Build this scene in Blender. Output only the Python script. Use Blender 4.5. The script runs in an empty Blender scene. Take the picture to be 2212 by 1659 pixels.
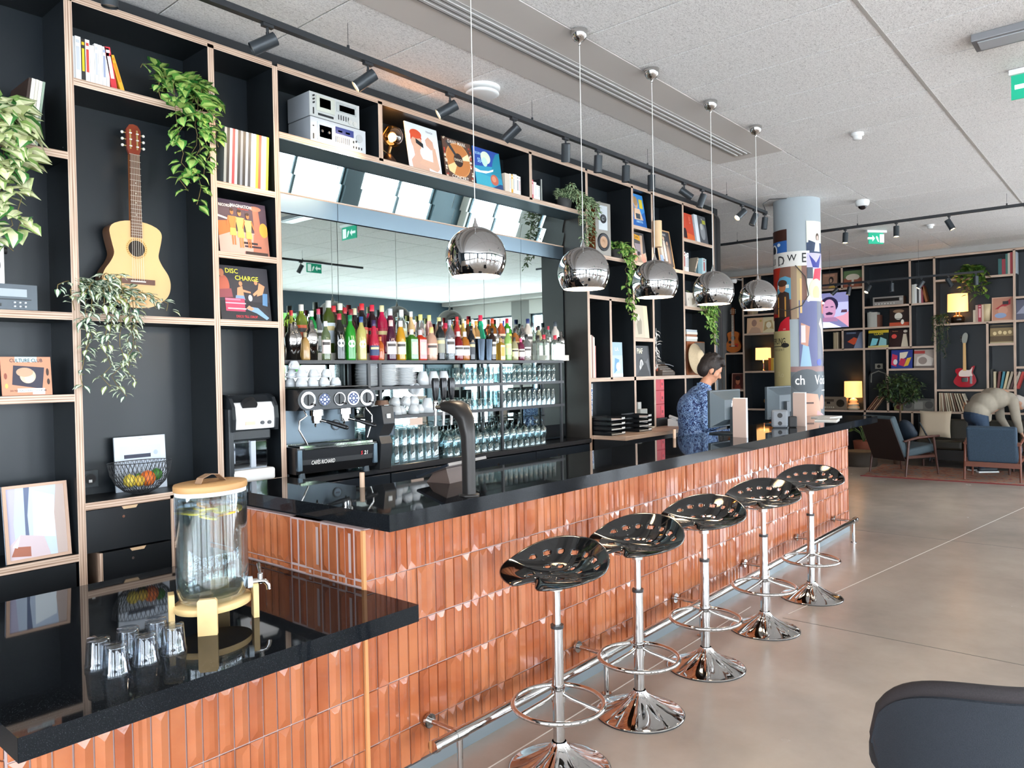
import bpy, math, random
from mathutils import Vector as V, Matrix, Euler
PI = math.pi
random.seed(7)
sc = bpy.context.scene
C = sc.collection

# ---------------- camera ----------------
H, YAW, PIT, ROLL, FPX = 1.65, 0.70461385, -0.01438757, -0.01964782, 1623.79
fw = V((math.cos(YAW)*math.cos(PIT), math.sin(YAW)*math.cos(PIT), math.sin(PIT)))
rt0 = V((math.sin(YAW), -math.cos(YAW), 0)); up0 = rt0.cross(fw)
rt = rt0*math.cos(ROLL) + up0*math.sin(ROLL); up = -rt0*math.sin(ROLL) + up0*math.cos(ROLL)
cam = bpy.data.cameras.new('camera'); co = bpy.data.objects.new('camera', cam); C.objects.link(co)
co.matrix_world = Matrix(((rt.x, up.x, -fw.x, 0), (rt.y, up.y, -fw.y, 0), (rt.z, up.z, -fw.z, H), (0, 0, 0, 1)))
cam.sensor_fit = 'HORIZONTAL'; cam.sensor_width = 36; cam.lens = 36*FPX/2212; cam.clip_start = 0.05; cam.clip_end = 200
sc.camera = co
# survey helpers: where the sight line of a photo point meets a real plane of the room
def ray(x, y): return fw + rt*((x-1106)/FPX) - up*((y-829.5)/FPX)
def aty(x, y, Y): d = ray(x, y); return d*(Y/d.y) + V((0, 0, H))
def atx(x, y, X): d = ray(x, y); return d*(X/d.x) + V((0, 0, H))
def atz(x, y, Z): d = ray(x, y); return d*((Z-H)/d.z) + V((0, 0, H))

# ---------------- world, exposure ----------------
w = bpy.data.worlds.new('world'); sc.world = w; w.use_nodes = True
nt = w.node_tree; nt.nodes.clear()
bg = nt.nodes.new('ShaderNodeBackground'); ow = nt.nodes.new('ShaderNodeOutputWorld')

bg.inputs[0].default_value = (0.88, 0.94, 1.0, 1); bg.inputs[1].default_value = 14.0
nt.links.new(bg.outputs[0], ow.inputs[0])
sc.view_settings.view_transform = 'Standard'; sc.view_settings.look = 'None'
sc.view_settings.gamma = 1; sc.view_settings.use_curve_mapping = False
sc.view_settings.exposure = 0.5
cy = sc.cycles
cy.max_bounces = 7; cy.diffuse_bounces = 3; cy.glossy_bounces = 5; cy.transmission_bounces = 6; cy.transparent_max_bounces = 24
cy.caustics_reflective = False; cy.caustics_refractive = False
cy.sample_clamp_indirect = 6; cy.use_adaptive_sampling = True; cy.adaptive_threshold = 0.02
cy.use_denoising = True
try: cy.denoiser = 'OPENIMAGEDENOISE'
except Exception: pass

def lamp(name, kind, loc, power, color=(1, 1, 1), size=0.1, target=None, spot=None, portal=False, size_y=None, shadow_soft=None):
    l = bpy.data.lights.new(name, kind); l.energy = power; l.color = color
    o = bpy.data.objects.new(name, l); C.objects.link(o); o.location = loc
    if kind == 'AREA':
        l.size = size
        if size_y: l.shape = 'RECTANGLE'; l.size_y = size_y
        l.cycles.is_portal = portal
    else: l.shadow_soft_size = size
    if spot: l.spot_size = spot; l.spot_blend = 0.6
    if target is not None: o.rotation_euler = (V(target)-V(loc)).to_track_quat('-Z', 'Y').to_euler()
    return o

CZ = 3.62            # ceiling
WY = -6.5            # window wall
WX = -5.0            # window wall behind the camera
FX = 14.6            # front plane of the far shelving
# daylight: the real windows of the room, marked as portals for the sky
wins_y = [(-4.4, -1.7), (-1.2, 1.5), (2.0, 4.7), (5.2, 7.9), (8.4, 11.1), (11.6, 14.0)]
wins_x = [(-5.8, -3.4), (-2.9, -0.5), (0.0, 2.4)]
wins_f = [(-6.2, -4.3), (-3.7, -1.2)]
for a, b in wins_y:
    lamp('window_daylight', 'AREA', ((a+b)/2, WY-0.02, 1.72), 100, size=b-a, size_y=2.9, target=((a+b)/2, 5, 1.72), portal=True)
for a, b in wins_x:
    lamp('window_daylight', 'AREA', (WX-0.02, (a+b)/2, 1.72), 100, size=b-a, size_y=2.9, target=(5, (a+b)/2, 1.72), portal=True)

for a, b in wins_f:
    lamp('window_daylight', 'AREA', (15.12, (a+b)/2, 1.72), 100, size=b-a, size_y=2.9, target=(5, (a+b)/2, 1.72), portal=True)

# ---------------- materials ----------------
def lin(c):
    if isinstance(c, str):
        c = c.lstrip('#'); c = c if len(c) == 6 else c[0]*2+c[1]*2+c[2]*2; c = [int(c[i:i+2], 16)/255 for i in (0, 2, 4)]
        return tuple((x/12.92 if x <= 0.04045 else ((x+0.055)/1.055)**2.4) for x in c)
    return tuple(c)
_mc = {}
def mat(col, rough=0.5, metal=0.0, spec=0.5, coat=0.0, emit=None, es=1.0, var=0.0, vs=8.0, bump=0.0, bs=60.0, trans=0.0, ior=1.45, name=None):
    key = (col, rough, metal, spec, coat, emit, es, var, vs, bump, bs, trans, ior)
    if key in _mc: return _mc[key]
    m = bpy.data.materials.new(name or 'material'); m.use_nodes = True
    n = m.node_tree; b = n.nodes['Principled BSDF']; c = lin(col)
    b.inputs['Base Color'].default_value = (*c, 1); b.inputs['Roughness'].default_value = rough
    b.inputs['Metallic'].default_value = metal; b.inputs['Specular IOR Level'].default_value = spec
    b.inputs['Coat Weight'].default_value = coat; b.inputs['Coat Roughness'].default_value = 0.05
    b.inputs['Transmission Weight'].default_value = trans; b.inputs['IOR'].default_value = ior
    if emit: b.inputs['Emission Color'].default_value = (*lin(emit), 1); b.inputs['Emission Strength'].default_value = es
    if var or bump:
        tc = n.nodes.new('ShaderNodeTexCoord')
    if var:
        no = n.nodes.new('ShaderNodeTexNoise'); no.inputs['Scale'].default_value = vs; no.inputs['Detail'].default_value = 6
        n.links.new(tc.outputs['Object'], no.inputs['Vector'])
        mx = n.nodes.new('ShaderNodeMix'); mx.data_type = 'RGBA'
        mx.inputs[6].default_value = (*[x*(1-var) for x in c], 1); mx.inputs[7].default_value = (*[min(1, x*(1+var)) for x in c], 1)
        n.links.new(no.outputs['Fac'], mx.inputs[0]); n.links.new(mx.outputs[2], b.inputs['Base Color'])
    if bump:
        nb = n.nodes.new('ShaderNodeTexNoise'); nb.inputs['Scale'].default_value = bs; nb.inputs['Detail'].default_value = 4
        n.links.new(tc.outputs['Object'], nb.inputs['Vector'])
        bp = n.nodes.new('ShaderNodeBump'); bp.inputs['Strength'].default_value = bump; bp.inputs['Distance'].default_value = 0.004
        n.links.new(nb.outputs['Fac'], bp.inputs['Height']); n.links.new(bp.outputs['Normal'], b.inputs['Normal'])
    _mc[key] = m
    return m
def nodes(m): n = m.node_tree; return n, n.nodes['Principled BSDF'], n.nodes.new, n.links.new
def ramp(n, stops):
    r = n.nodes.new('ShaderNodeValToRGB'); e = r.color_ramp.elements
    while len(e) > 1: e.remove(e[-1])
    e[0].position = stops[0][0]; e[0].color = (*lin(stops[0][1]), 1)
    for p, c in stops[1:]:
        x = e.new(p); x.color = (*lin(c), 1)
    return r
def thin_glass(name, tint=(1, 1, 1), refl=(1, 1, 1), base=0.06, power=0.85):
    m = bpy.data.materials.new(name); m.use_nodes = True; n = m.node_tree; n.nodes.clear()
    o = n.nodes.new('ShaderNodeOutputMaterial'); t = n.nodes.new('ShaderNodeBsdfTransparent'); g = n.nodes.new('ShaderNodeBsdfGlossy')
    t.inputs[0].default_value = (*tint, 1); g.inputs[0].default_value = (*refl, 1); g.inputs['Roughness'].default_value = 0.03
    lw = n.nodes.new('ShaderNodeLayerWeight'); lw.inputs[0].default_value = 0.35
    ma = n.nodes.new('ShaderNodeMath'); ma.operation = 'MULTIPLY_ADD'; ma.inputs[1].default_value = power; ma.inputs[2].default_value = base
    n.links.new(lw.outputs['Facing'], ma.inputs[0]); mx = n.nodes.new('ShaderNodeMixShader')
    n.links.new(ma.outputs[0], mx.inputs[0]); n.links.new(t.outputs[0], mx.inputs[1]); n.links.new(g.outputs[0], mx.inputs[2])
    n.links.new(mx.outputs[0], o.inputs[0]); return m
GLASS = thin_glass('clear_glass', (0.93, 0.96, 0.97), (0.92, 0.97, 1), 0.07, 0.75)
WATER = thin_glass('water_body', (0.86, 0.88, 0.85), (0.9, 0.95, 1), 0.02, 0.25)
SMOKE = thin_glass('smoked_glass', (0.75, 0.45, 0.2), (1, 1, 1), 0.05, 0.7)
CLEARBOX = thin_glass('clear_plastic', (0.72, 0.74, 0.76), (0.9, 0.95, 1), 0.08, 0.5)
def chrome(name, col='#d8d6d4', rough=0.04): return mat(col, rough, 1.0, name=name)
CHROME = mat('#c6c4c2', 0.05, 1.0, name='chrome')
MIRROR = mat('#bccbc7', 0.012, 1.0, name='mirror')
STEEL = mat('#8fa3b0', 0.32, 1.0, name='brushed_steel')
BLACKM = mat('#2c2e31', 0.42, 0.0, name='black_metal')
TRACKM = mat('#25272a', 0.45, name='track_black')
PLASTIC_W = mat('#e4e4e2', 0.4, name='white_plastic')
GRILLE = mat('#1a1a1b', 0.6, name='dark_grille')
def ply(name, axis):
    m = bpy.data.materials.new(name); m.use_nodes = True; n, b, N, Lk = nodes(m)
    tc = N('ShaderNodeTexCoord'); mp = N('ShaderNodeMapping'); Lk(tc.outputs['Object'], mp.inputs[0])
    s = {'z': (1.5, 3, 1), 'x': (1, 3, 1.5)}[axis]
    # veneer layers run along the board: stripes across its thickness
    sep = N('ShaderNodeSeparateXYZ'); Lk(mp.outputs[0], sep.inputs[0])
    wv = N('ShaderNodeMath'); wv.operation = 'MULTIPLY'; wv.inputs[1].default_value = 520.0
    Lk(sep.outputs['Z' if axis == 'z' else 'X'], wv.inputs[0])
    sn = N('ShaderNodeMath'); sn.operation = 'SINE'; Lk(wv.outputs[0], sn.inputs[0])
    no = N('ShaderNodeTexNoise'); no.inputs['Scale'].default_value = 1; no.inputs['Detail'].default_value = 5
    m2 = N('ShaderNodeMapping'); m2.inputs['Scale'].default_value = (3, 6, 160) if axis == 'z' else (160, 6, 3)
    Lk(tc.outputs['Object'], m2.inputs[0]); Lk(m2.outputs[0], no.inputs['Vector'])
    ad = N('ShaderNodeMath'); ad.operation = 'MULTIPLY_ADD'; ad.inputs[1].default_value = 0.16; Lk(sn.outputs[0], ad.inputs[0]); Lk(no.outputs['Fac'], ad.inputs[2])
    r = ramp(n, [(0.25, '#8d6f5b'), (0.45, '#b69a85'), (0.62, '#cbb19c'), (0.85, '#d9c4b1')])
    Lk(ad.outputs[0], r.inputs[0]); Lk(r.outputs[0], b.inputs['Base Color']); b.inputs['Roughness'].default_value = 0.5
    return m
PLYH, PLYV = ply('plywood_edge_level', 'z'), ply('plywood_edge_upright', 'x')
LAM = mat('#14181b', 0.38, spec=0.5, var=0.12, vs=3, name='dark_laminate')
LAMB = mat('#171d22', 0.36, spec=0.5, var=0.1, vs=2, name='dark_back_panel')
def granite():
    m = bpy.data.materials.new('black_granite'); m.use_nodes = True; n, b, N, Lk = nodes(m)
    tc = N('ShaderNodeTexCoord'); vo = N('ShaderNodeTexNoise'); vo.inputs['Scale'].default_value = 420; vo.inputs['Detail'].default_value = 2
    Lk(tc.outputs['Object'], vo.inputs['Vector']); r = ramp(n, [(0.0, '#0c0d0f'), (0.62, '#15171a'), (0.70, '#34383c')])
    Lk(vo.outputs['Fac'], r.inputs[0]); Lk(r.outputs[0], b.inputs['Base Color'])
    b.inputs['Roughness'].default_value = 0.035; b.inputs['IOR'].default_value = 1.5; b.inputs['Specular IOR Level'].default_value = 0.12
    return m
GRANITE = granite()
def tile_mat():
    m = bpy.data.materials.new('glazed_terracotta'); m.use_nodes = True; n, b, N, Lk = nodes(m)
    tc = N('ShaderNodeTexCoord')
    no = N('ShaderNodeTexNoise'); no.inputs['Scale'].default_value = 5; no.inputs['Detail'].default_value = 6; Lk(tc.outputs['Object'], no.inputs['Vector'])
    at = N('ShaderNodeAttribute'); at.attribute_name = 'tone'; 
    ad = N('ShaderNodeMath'); ad.operation = 'MULTIPLY_ADD'; ad.inputs[1].default_value = 0.35; Lk(at.outputs['Fac'], ad.inputs[0]); Lk(no.outputs['Fac'], ad.inputs[2])
    r = ramp(n, [(0.3, '#8a4529'), (0.55, '#a05734'), (0.85, '#b06a45')])
    Lk(ad.outputs[0], r.inputs[0]); Lk(r.outputs[0], b.inputs['Base Color'])
    b.inputs['Roughness'].default_value = 0.2; b.inputs['Specular IOR Level'].default_value = 0.35
    b.inputs['Coat Weight'].default_value = 0.3; b.inputs['Coat Roughness'].default_value = 0.03
    nb = N('ShaderNodeTexNoise'); nb.inputs['Scale'].default_value = 14; nb.inputs['Detail'].default_value = 3; Lk(tc.outputs['Object'], nb.inputs['Vector'])
    bp = N('ShaderNodeBump'); bp.inputs['Strength'].default_value = 0.35; bp.inputs['Distance'].default_value = 0.006
    Lk(nb.outputs['Fac'], bp.inputs['Height']); Lk(bp.outputs['Normal'], b.inputs['Normal']); Lk(bp.outputs['Normal'], b.inputs['Coat Normal'])
    return m
TILE = tile_mat(); GROUT = mat('#b39c98', 0.8, name='grout')

# ---------------- mesh builder ----------------
class MB:
    def __init__(s): s.v = []; s.f = []; s.m = []; s.s = []; s.T = Matrix.Identity(4); s.t = []; s.tone = 0.5
    def add(s, vs, fs, m=0, sm=False):
        o = len(s.v); s.v += [s.T @ V(p) for p in vs]
        for f in fs: s.f.append([o+i for i in f]); s.m.append(m); s.s.append(sm); s.t.append(s.tone)
        return s
    def box(s, x0, x1, y0, y1, z0, z1, m=0):
        return s.add([(x0, y0, z0), (x1, y0, z0), (x1, y1, z0), (x0, y1, z0), (x0, y0, z1), (x1, y0, z1), (x1, y1, z1), (x0, y1, z1)],
                     [(0, 3, 2, 1), (4, 5, 6, 7), (0, 1, 5, 4), (1, 2, 6, 5), (2, 3, 7, 6), (3, 0, 4, 7)], m)
    def cyl(s, p0, p1, r0, r1=None, n=20, m=0, caps=True, sm=True):
        r1 = r0 if r1 is None else r1; p0, p1 = V(p0), V(p1); d = (p1-p0).normalized()
        a = d.orthogonal().normalized(); b = d.cross(a)
        vs = []
        for p, r in ((p0, r0), (p1, r1)):
            for i in range(n): t = 2*PI*i/n; vs.append(p + a*(r*math.cos(t)) + b*(r*math.sin(t)))
        fs = [(i, (i+1) % n, n+(i+1) % n, n+i) for i in range(n)]
        s.add(vs, fs, m, sm)
        if caps: s.add(vs[:n], [tuple(range(n))[::-1]], m); s.add(vs[n:], [tuple(range(n))], m)
        return s
    def tube(s, pts, r, n=10, m=0, closed=False, caps=True):
        pts = [V(p) for p in pts]; k = len(pts); rs = r if isinstance(r, (list, tuple)) else [r]*k
        vs = []; a = None
        for i, p in enumerate(pts):
            d = ((pts[(i+1) % k] if (closed or i < k-1) else p) - (pts[i-1] if (closed or i > 0) else p)).normalized()
            if a is None: a = d.orthogonal().normalized()
            a = (a - d*a.dot(d)); a = a.normalized() if a.length > 1e-6 else d.orthogonal().normalized()
            b = d.cross(a)
            for j in range(n): t = 2*PI*j/n; vs.append(p + a*(rs[i]*math.cos(t)) + b*(rs[i]*math.sin(t)))
        fs = []
        for i in range(k if closed else k-1):
            i2 = (i+1) % k
            for j in range(n): fs.append((i*n+j, i*n+(j+1) % n, i2*n+(j+1) % n, i2*n+j))
        s.add(vs, fs, m, True)
        if caps and not closed: s.add(vs[:n], [tuple(range(n))[::-1]], m); s.add(vs[-n:], [tuple(range(n))], m)
        return s
    def lathe(s, prof, c=(0, 0, 0), n=24, m=0, sm=True, sx=1, sy=1, closed=False):
        vs = []; c = V(c)
        for r, z in prof:
            for i in range(n): t = 2*PI*i/n; vs.append(c + V((r*math.cos(t)*sx, r*math.sin(t)*sy, z)))
        fs = []
        for k in range(len(prof)-1):
            for i in range(n): fs.append((k*n+i, k*n+(i+1) % n, (k+1)*n+(i+1) % n, (k+1)*n+i))
        s.add(vs, fs, m, sm)
        if not closed:
            if prof[0][0] > 1e-5: s.add(vs[:n], [tuple(range(n))[::-1]], m)
            if prof[-1][0] > 1e-5: s.add(vs[-n:], [tuple(range(n))], m)
        return s
    def prism(s, poly, d0, d1, m=0, ax='y', m2=None, sm=False):
        # polygon in the plane across ax, extruded from d0 to d1
        def P(a, b, d): return {'y': (a, d, b), 'x': (d, a, b), 'z': (a, b, d)}[ax]
        n = len(poly); vs = [P(a, b, d0) for a, b in poly] + [P(a, b, d1) for a, b in poly]
        s.add(vs, [tuple(range(n))], m); s.add(vs, [tuple(range(n, 2*n))[::-1]], m if m2 is None else m2)
        s.add(vs, [(i, (i+1) % n, n+(i+1) % n, n+i) for i in range(n)], m if m2 is None else m2, sm); return s
    def sph(s, c, r, m=0, nu=20, nv=12, sx=1, sy=1, sz=1):
        return s.lathe([(max(1e-6, r*math.sin(PI*i/nv)), -r*math.cos(PI*i/nv)*sz) for i in range(nv+1)], c, nu, m, True, sx, sy, True)
    def quad(s, a, b, c, d, m=0): return s.add([a, b, c, d], [(0, 1, 2, 3)], m)
    def text(s, body, size, org, ux, uz, m=0, off=0.0, align='CENTER', squash=1.0, bold=0.0):
        vs, fs = text_geo(body, align, bold); ux, uz, org = V(ux).normalized(), V(uz).normalized(), V(org); nn = ux.cross(uz)
        return s.add([org + ux*(a*size*squash) + uz*(b*size) + nn*off for a, b in vs], fs, m)
    def build(s, name, mats, parent=None, loc=None, rz=0, bevel=0, seg=2, subsurf=0, solid=0, smooth=False):
        me = bpy.data.meshes.new(name); me.from_pydata([tuple(p) for p in s.v], [], s.f)
        if not isinstance(mats, (list, tuple)): mats = [mats]
        for x in mats: me.materials.append(x)
        me.polygons.foreach_set('material_index', s.m); me.polygons.foreach_set('use_smooth', [True]*len(s.f) if smooth else s.s)
        if any(t != 0.5 for t in s.t):
            at = me.attributes.new('tone', 'FLOAT', 'FACE'); at.data.foreach_set('value', s.t)
        me.update()
        o = bpy.data.objects.new(name, me); C.objects.link(o)
        if parent: o.parent = parent
        if loc is not None: o.location = loc
        if rz: o.rotation_euler = (0, 0, rz)
        if solid: md = o.modifiers.new('solid', 'SOLIDIFY'); md.thickness = solid; md.offset = 0
        if bevel: md = o.modifiers.new('bevel', 'BEVEL'); md.width = bevel; md.segments = seg; md.limit_method = 'ANGLE'; md.angle_limit = 0.7
        if subsurf: md = o.modifiers.new('sub', 'SUBSURF'); md.levels = subsurf; md.render_levels = subsurf
        return o
_tg = {}
def text_geo(body, align='CENTER', bold=0.0):
    k = (body, align, bold)
    if k in _tg: return _tg[k]
    cu = bpy.data.curves.new('t', 'FONT'); cu.body = body; cu.align_x = align; cu.align_y = 'CENTER'; cu.size = 1.0; cu.offset = bold; cu.resolution_u = 2
    ob = bpy.data.objects.new('t', cu); C.objects.link(ob)
    dg = bpy.context.evaluated_depsgraph_get(); dg.update()
    me = bpy.data.meshes.new_from_object(ob.evaluated_get(dg))
    r = ([(v.co.x, v.co.y) for v in me.vertices], [tuple(p.vertices) for p in me.polygons])
    bpy.data.objects.remove(ob); bpy.data.meshes.remove(me); bpy.data.curves.remove(cu)
    _tg[k] = r; return r

def tag(o, label=None, cat=None, group=None, kind=None):
    if label: o['label'] = label
    if cat: o['category'] = cat
    if group: o['group'] = group
    if kind: o['kind'] = kind
    return o
def thing(name, label, cat, loc=(0, 0, 0), rz=0, group=None, rx=0):
    o = bpy.data.objects.new(name, None); C.objects.link(o); o.location = loc; o.rotation_euler = (rx, 0, rz); o.empty_display_size = 0.05
    return tag(o, label, cat, group)
def dup(root, loc, rz=None, label=None, group=None, scale=None):
    def cp(o, par):
        c = o.copy(); C.objects.link(c); c.parent = par
        for ch in kids.get(o, []): cp(ch, c)
        return c
    kids = {}
    def walk(o):
        kids[o] = list(o.children)
        for ch in kids[o]: walk(ch)
    walk(root); r = cp(root, None); r.location = loc
    if rz is not None: r.rotation_euler = (r.rotation_euler[0], r.rotation_euler[1], rz)
    if scale: r.scale = (scale,)*3 if not isinstance(scale, tuple) else scale
    if label: r['label'] = label
    if group: r['group'] = group
    return r
ORD = ['first', 'second', 'third', 'fourth', 'fifth', 'sixth', 'seventh', 'eighth', 'ninth', 'tenth', 'eleventh', 'twelfth', 'thirteenth', 'fourteenth', 'fifteenth',
       'sixteenth', 'seventeenth', 'eighteenth', 'nineteenth', 'twentieth', 'twenty-first', 'twenty-second', 'twenty-third', 'twenty-fourth', 'twenty-fifth', 'twenty-sixth', 'twenty-seventh', 'twenty-eighth', 'twenty-ninth', 'thirtieth']
def S(name, b, mats, **k): return tag(b.build(name, mats, **k), kind='structure')

# ================= THE ROOM =================
def floor_mat():
    m = bpy.data.materials.new('polished_concrete'); m.use_nodes = True; n, b, N, Lk = nodes(m)
    tc = N('ShaderNodeTexCoord'); a = N('ShaderNodeTexNoise'); a.inputs['Scale'].default_value = 0.9; a.inputs['Detail'].default_value = 8; a.inputs['Roughness'].default_value = 0.62
    Lk(tc.outputs['Object'], a.inputs['Vector']); r = ramp(n, [(0.3, '#93877b'), (0.5, '#a3968a'), (0.7, '#b2a598')])
    Lk(a.outputs['Fac'], r.inputs[0]); Lk(r.outputs[0], b.inputs['Base Color'])
    g = N('ShaderNodeTexNoise'); g.inputs['Scale'].default_value = 5; g.inputs['Detail'].default_value = 5; Lk(tc.outputs['Object'], g.inputs['Vector'])
    mr = N('ShaderNodeMapRange'); mr.inputs[3].default_value = 0.20; mr.inputs[4].default_value = 0.30; Lk(g.outputs['Fac'], mr.inputs[0]); Lk(mr.outputs[0], b.inputs['Roughness'])
    return m
def ceil_mat():
    m = bpy.data.materials.new('wood_wool_ceiling'); m.use_nodes = True; n, b, N, Lk = nodes(m)
    tc = N('ShaderNodeTexCoord'); sp = N('ShaderNodeMapping'); sp.inputs['Scale'].default_value = (70, 150, 1); Lk(tc.outputs['Object'], sp.inputs[0])
    a = N('ShaderNodeTexNoise'); a.inputs['Scale'].default_value = 1; a.inputs['Detail'].default_value = 4; a.inputs['Distortion'].default_value = 1.5; Lk(sp.outputs[0], a.inputs['Vector'])
    r = ramp(n, [(0.28, '#a8a5a3'), (0.42, '#dddad8'), (0.58, '#f5f3f1')]); Lk(a.outputs['Fac'], r.inputs[0])
    Lk(r.outputs[0], b.inputs['Base Color']); b.inputs['Roughness'].default_value = 0.9
    bp = N('ShaderNodeBump'); bp.inputs['Strength'].default_value = 0.6; bp.inputs['Distance'].default_value = 0.004; Lk(a.outputs['Fac'], bp.inputs['Height']); Lk(bp.outputs['Normal'], b.inputs['Normal'])
    return m
FLOORM, CEILM = floor_mat(), ceil_mat()
b = MB(); b.box(-5.3, 15.3, -6.8, 7.3, -0.2, 0.0); S('floor', b, FLOORM)
JOINT = mat('#d8d2c8', 0.6, name='joint_filler'); JOINTD = mat('#5e564e', 0.7, name='saw_cut')
b = MB()
for y in (2.15-0.0, ): b.box(1.9, 5.0, 2.118, 2.124, 0.0, 0.0012)
for p0, p1 in (((5.0, 1.86), (10.4, 1.10)), ): 
    d = V((p1[0]-p0[0], p1[1]-p0[1], 0)).normalized(); nn = V((-d.y, d.x, 0))*0.004; a0 = V((*p0, 0.0012)); a1 = V((*p1, 0.0012)); b.quad(a0-nn, a1-nn, a1+nn, a0+nn)
S('trim_1', b, JOINT)
b = MB()
for x, y0, y1 in ((4.9, -6.4, 1.86), (8.0, -6.4, 2.3), (2.0, -6.4, 1.2)): b.box(x-0.003, x+0.003, y0, y1, 0.0, 0.001)
for y in (-1.6, ): b.box(-4.9, 14.5, y-0.003, y+0.003, 0.0, 0.001)
S('trim_2', b, JOINTD)
# ceiling slab with recessed grooves between its panels
b = MB(); g = 0.006; gd = 0.012
b.box(-5.3, 15.3, -6.8, 7.3, CZ+0.012, CZ+0.15, 1)
xs = [-5.27 + 0.5975*i for i in range(36)]
ys = [-6.8, -4.79, -3.59, -2.39, -1.19, 0.0, 1.20, 2.53, 3.16, 3.75, 4.95, 6.15, 7.3]
for i in range(len(xs)-1):
    for j in range(len(ys)-1):
        if j == 7 and xs[i] < 6.5: continue
        b.box(xs[i]+g, xs[i+1]-g, ys[j]+g, ys[j+1]-g, CZ, CZ+0.012, 0)
S('ceiling', b, [CEILM, mat('#8d8a86', 0.8)])
b = MB()
b.box(-5.3, 15.2, 1.19, 1.21, CZ-0.003, CZ+0.004)
S('trim_3', b, mat('#aaa59f', 0.6))
# smooth metal panel with the long slot diffuser
b = MB(); b.box(-5.2, 6.83, 2.53, 3.16, CZ-0.004, CZ+0.010)
S('trim_4', b, mat('#c9c3be', 0.7, spec=.2))
t = thing('linear_air_diffuser', 'long pale metal slot diffuser let into the smooth ceiling strip', 'air vent', (0, 0, CZ-0.004))
b = MB(); b.box(-4.5, 6.70, 2.77, 2.93, -0.004, 0.0); b.build('frame', mat('#b9b6b3', 0.35, 0.3), t)
for k in range(3):
    b = MB(); y = 2.795+0.045*k; b.box(-4.45, 6.66, y, y+0.018, -0.010, -0.004, 0); b.box(-4.45, 6.66, y+0.018, y+0.030, -0.0055, -0.004, 1)
    b.build('slat', [mat('#c4c2c0', 0.35, 0.3), mat('#4d4c4c', 0.7)], t)

WALLW = mat('#cfcbc4', 0.8, name='white_plaster'); WALLD = mat('#343b40', 0.6, name='dark_wall'); TEAL = mat('#2c4049', 0.5, name='dark_teal_frame')
GREYW = mat('#5c5c5b', 0.7)
b = MB(); b.box(-5.3, 8.9, 4.30, 4.45, 0, CZ+.012); S('wall_left', b, WALLD)
b = MB(); b.box(8.75, 8.9, 4.45, 7.3, 0, CZ+.012); S('wall_recess', b, WALLD)
b = MB(); b.box(8.9, 15.3, 7.15, 7.3, 0, CZ+.012); b.box(14.5, 14.98, 6.66, 7.15, 0, CZ+.012, 1); S('wall_back_left', b, [WALLD, GREYW])

b = MB(); b.box(14.58, 15.0, -6.5, 7.15, 3.52, CZ+.010, 0); S('trim_5', b, mat('#a5a19c', 0.7))
# window walls: dark piers, sills and heads with glazing
def win_wall(name, along, wins, fixed, lo, hi, start, cols=None):
    b = MB(); e = [lo]
    for a, c in wins: e += [a, c]
    e.append(hi)
    def bx(a0, a1, z0, z1, m=0):
        if along == 'x': b.box(a0, a1, fixed-0.15, fixed+0.05, z0, z1, m)
        else: b.box(fixed-0.15, fixed+0.05, a0, a1, z0, z1, m)
    for i in range(0, len(e), 2): bx(e[i], e[i+1], 0, CZ+.012, (i//2) % 2)
    for a, c in wins: bx(a, c, 0, 0.27); bx(a, c, 3.17, CZ+.012)
    S(name, b, cols or [TEAL, mat('#39474e', 0.6)])
    for k, (a, c) in enumerate(wins):
        f = MB(); w_ = 0.05
        def fb(a0, a1, z0, z1):
            if along == 'x': f.box(a0, a1, fixed-0.08, fixed-0.02, z0, z1)
            else: f.box(fixed-0.08, fixed-0.02, a0, a1, z0, z1)
        fb(a, a+w_, .27, 3.17); fb(c-w_, c, .27, 3.17); fb(a, c, .27, .27+w_); fb(a, c, 3.17-w_, 3.17); fb(a, c, 2.62, 2.68); fb((a+c)/2-.03, (a+c)/2+.03, .27, 2.65)
        o = S('window_%d' % (start+k), f, TEAL)
        p = MB()
        if along == 'x': p.box(a+.02, c-.02, fixed-.055, fixed-.05, .3, 3.15)
        else: p.box(fixed-.055, fixed-.05, a+.02, c-.02, .3, 3.15)
        p.build('pane', thin_pane, o)
thin_pane = thin_glass('window_glass', (0.96, 0.98, 1), (1, 1, 1), 0.02, 0.2)
win_wall('wall_right', 'x', wins_y, WY, -5.3, 15.0, 1)
win_wall('wall_behind', 'y', wins_x, WX, -6.45, 4.30, 7)
win_wall('wall_far', 'y', wins_f, 15.15, -6.45, 7.15, 10, [WALLW, mat('#8a8884', .7)])
# street outside: ground and planting
b = MB(); b.box(-8, 20, -18, -6.8, -0.35, -0.25); S('ground_outside', b, mat('#d9d7d2', 0.9))

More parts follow.
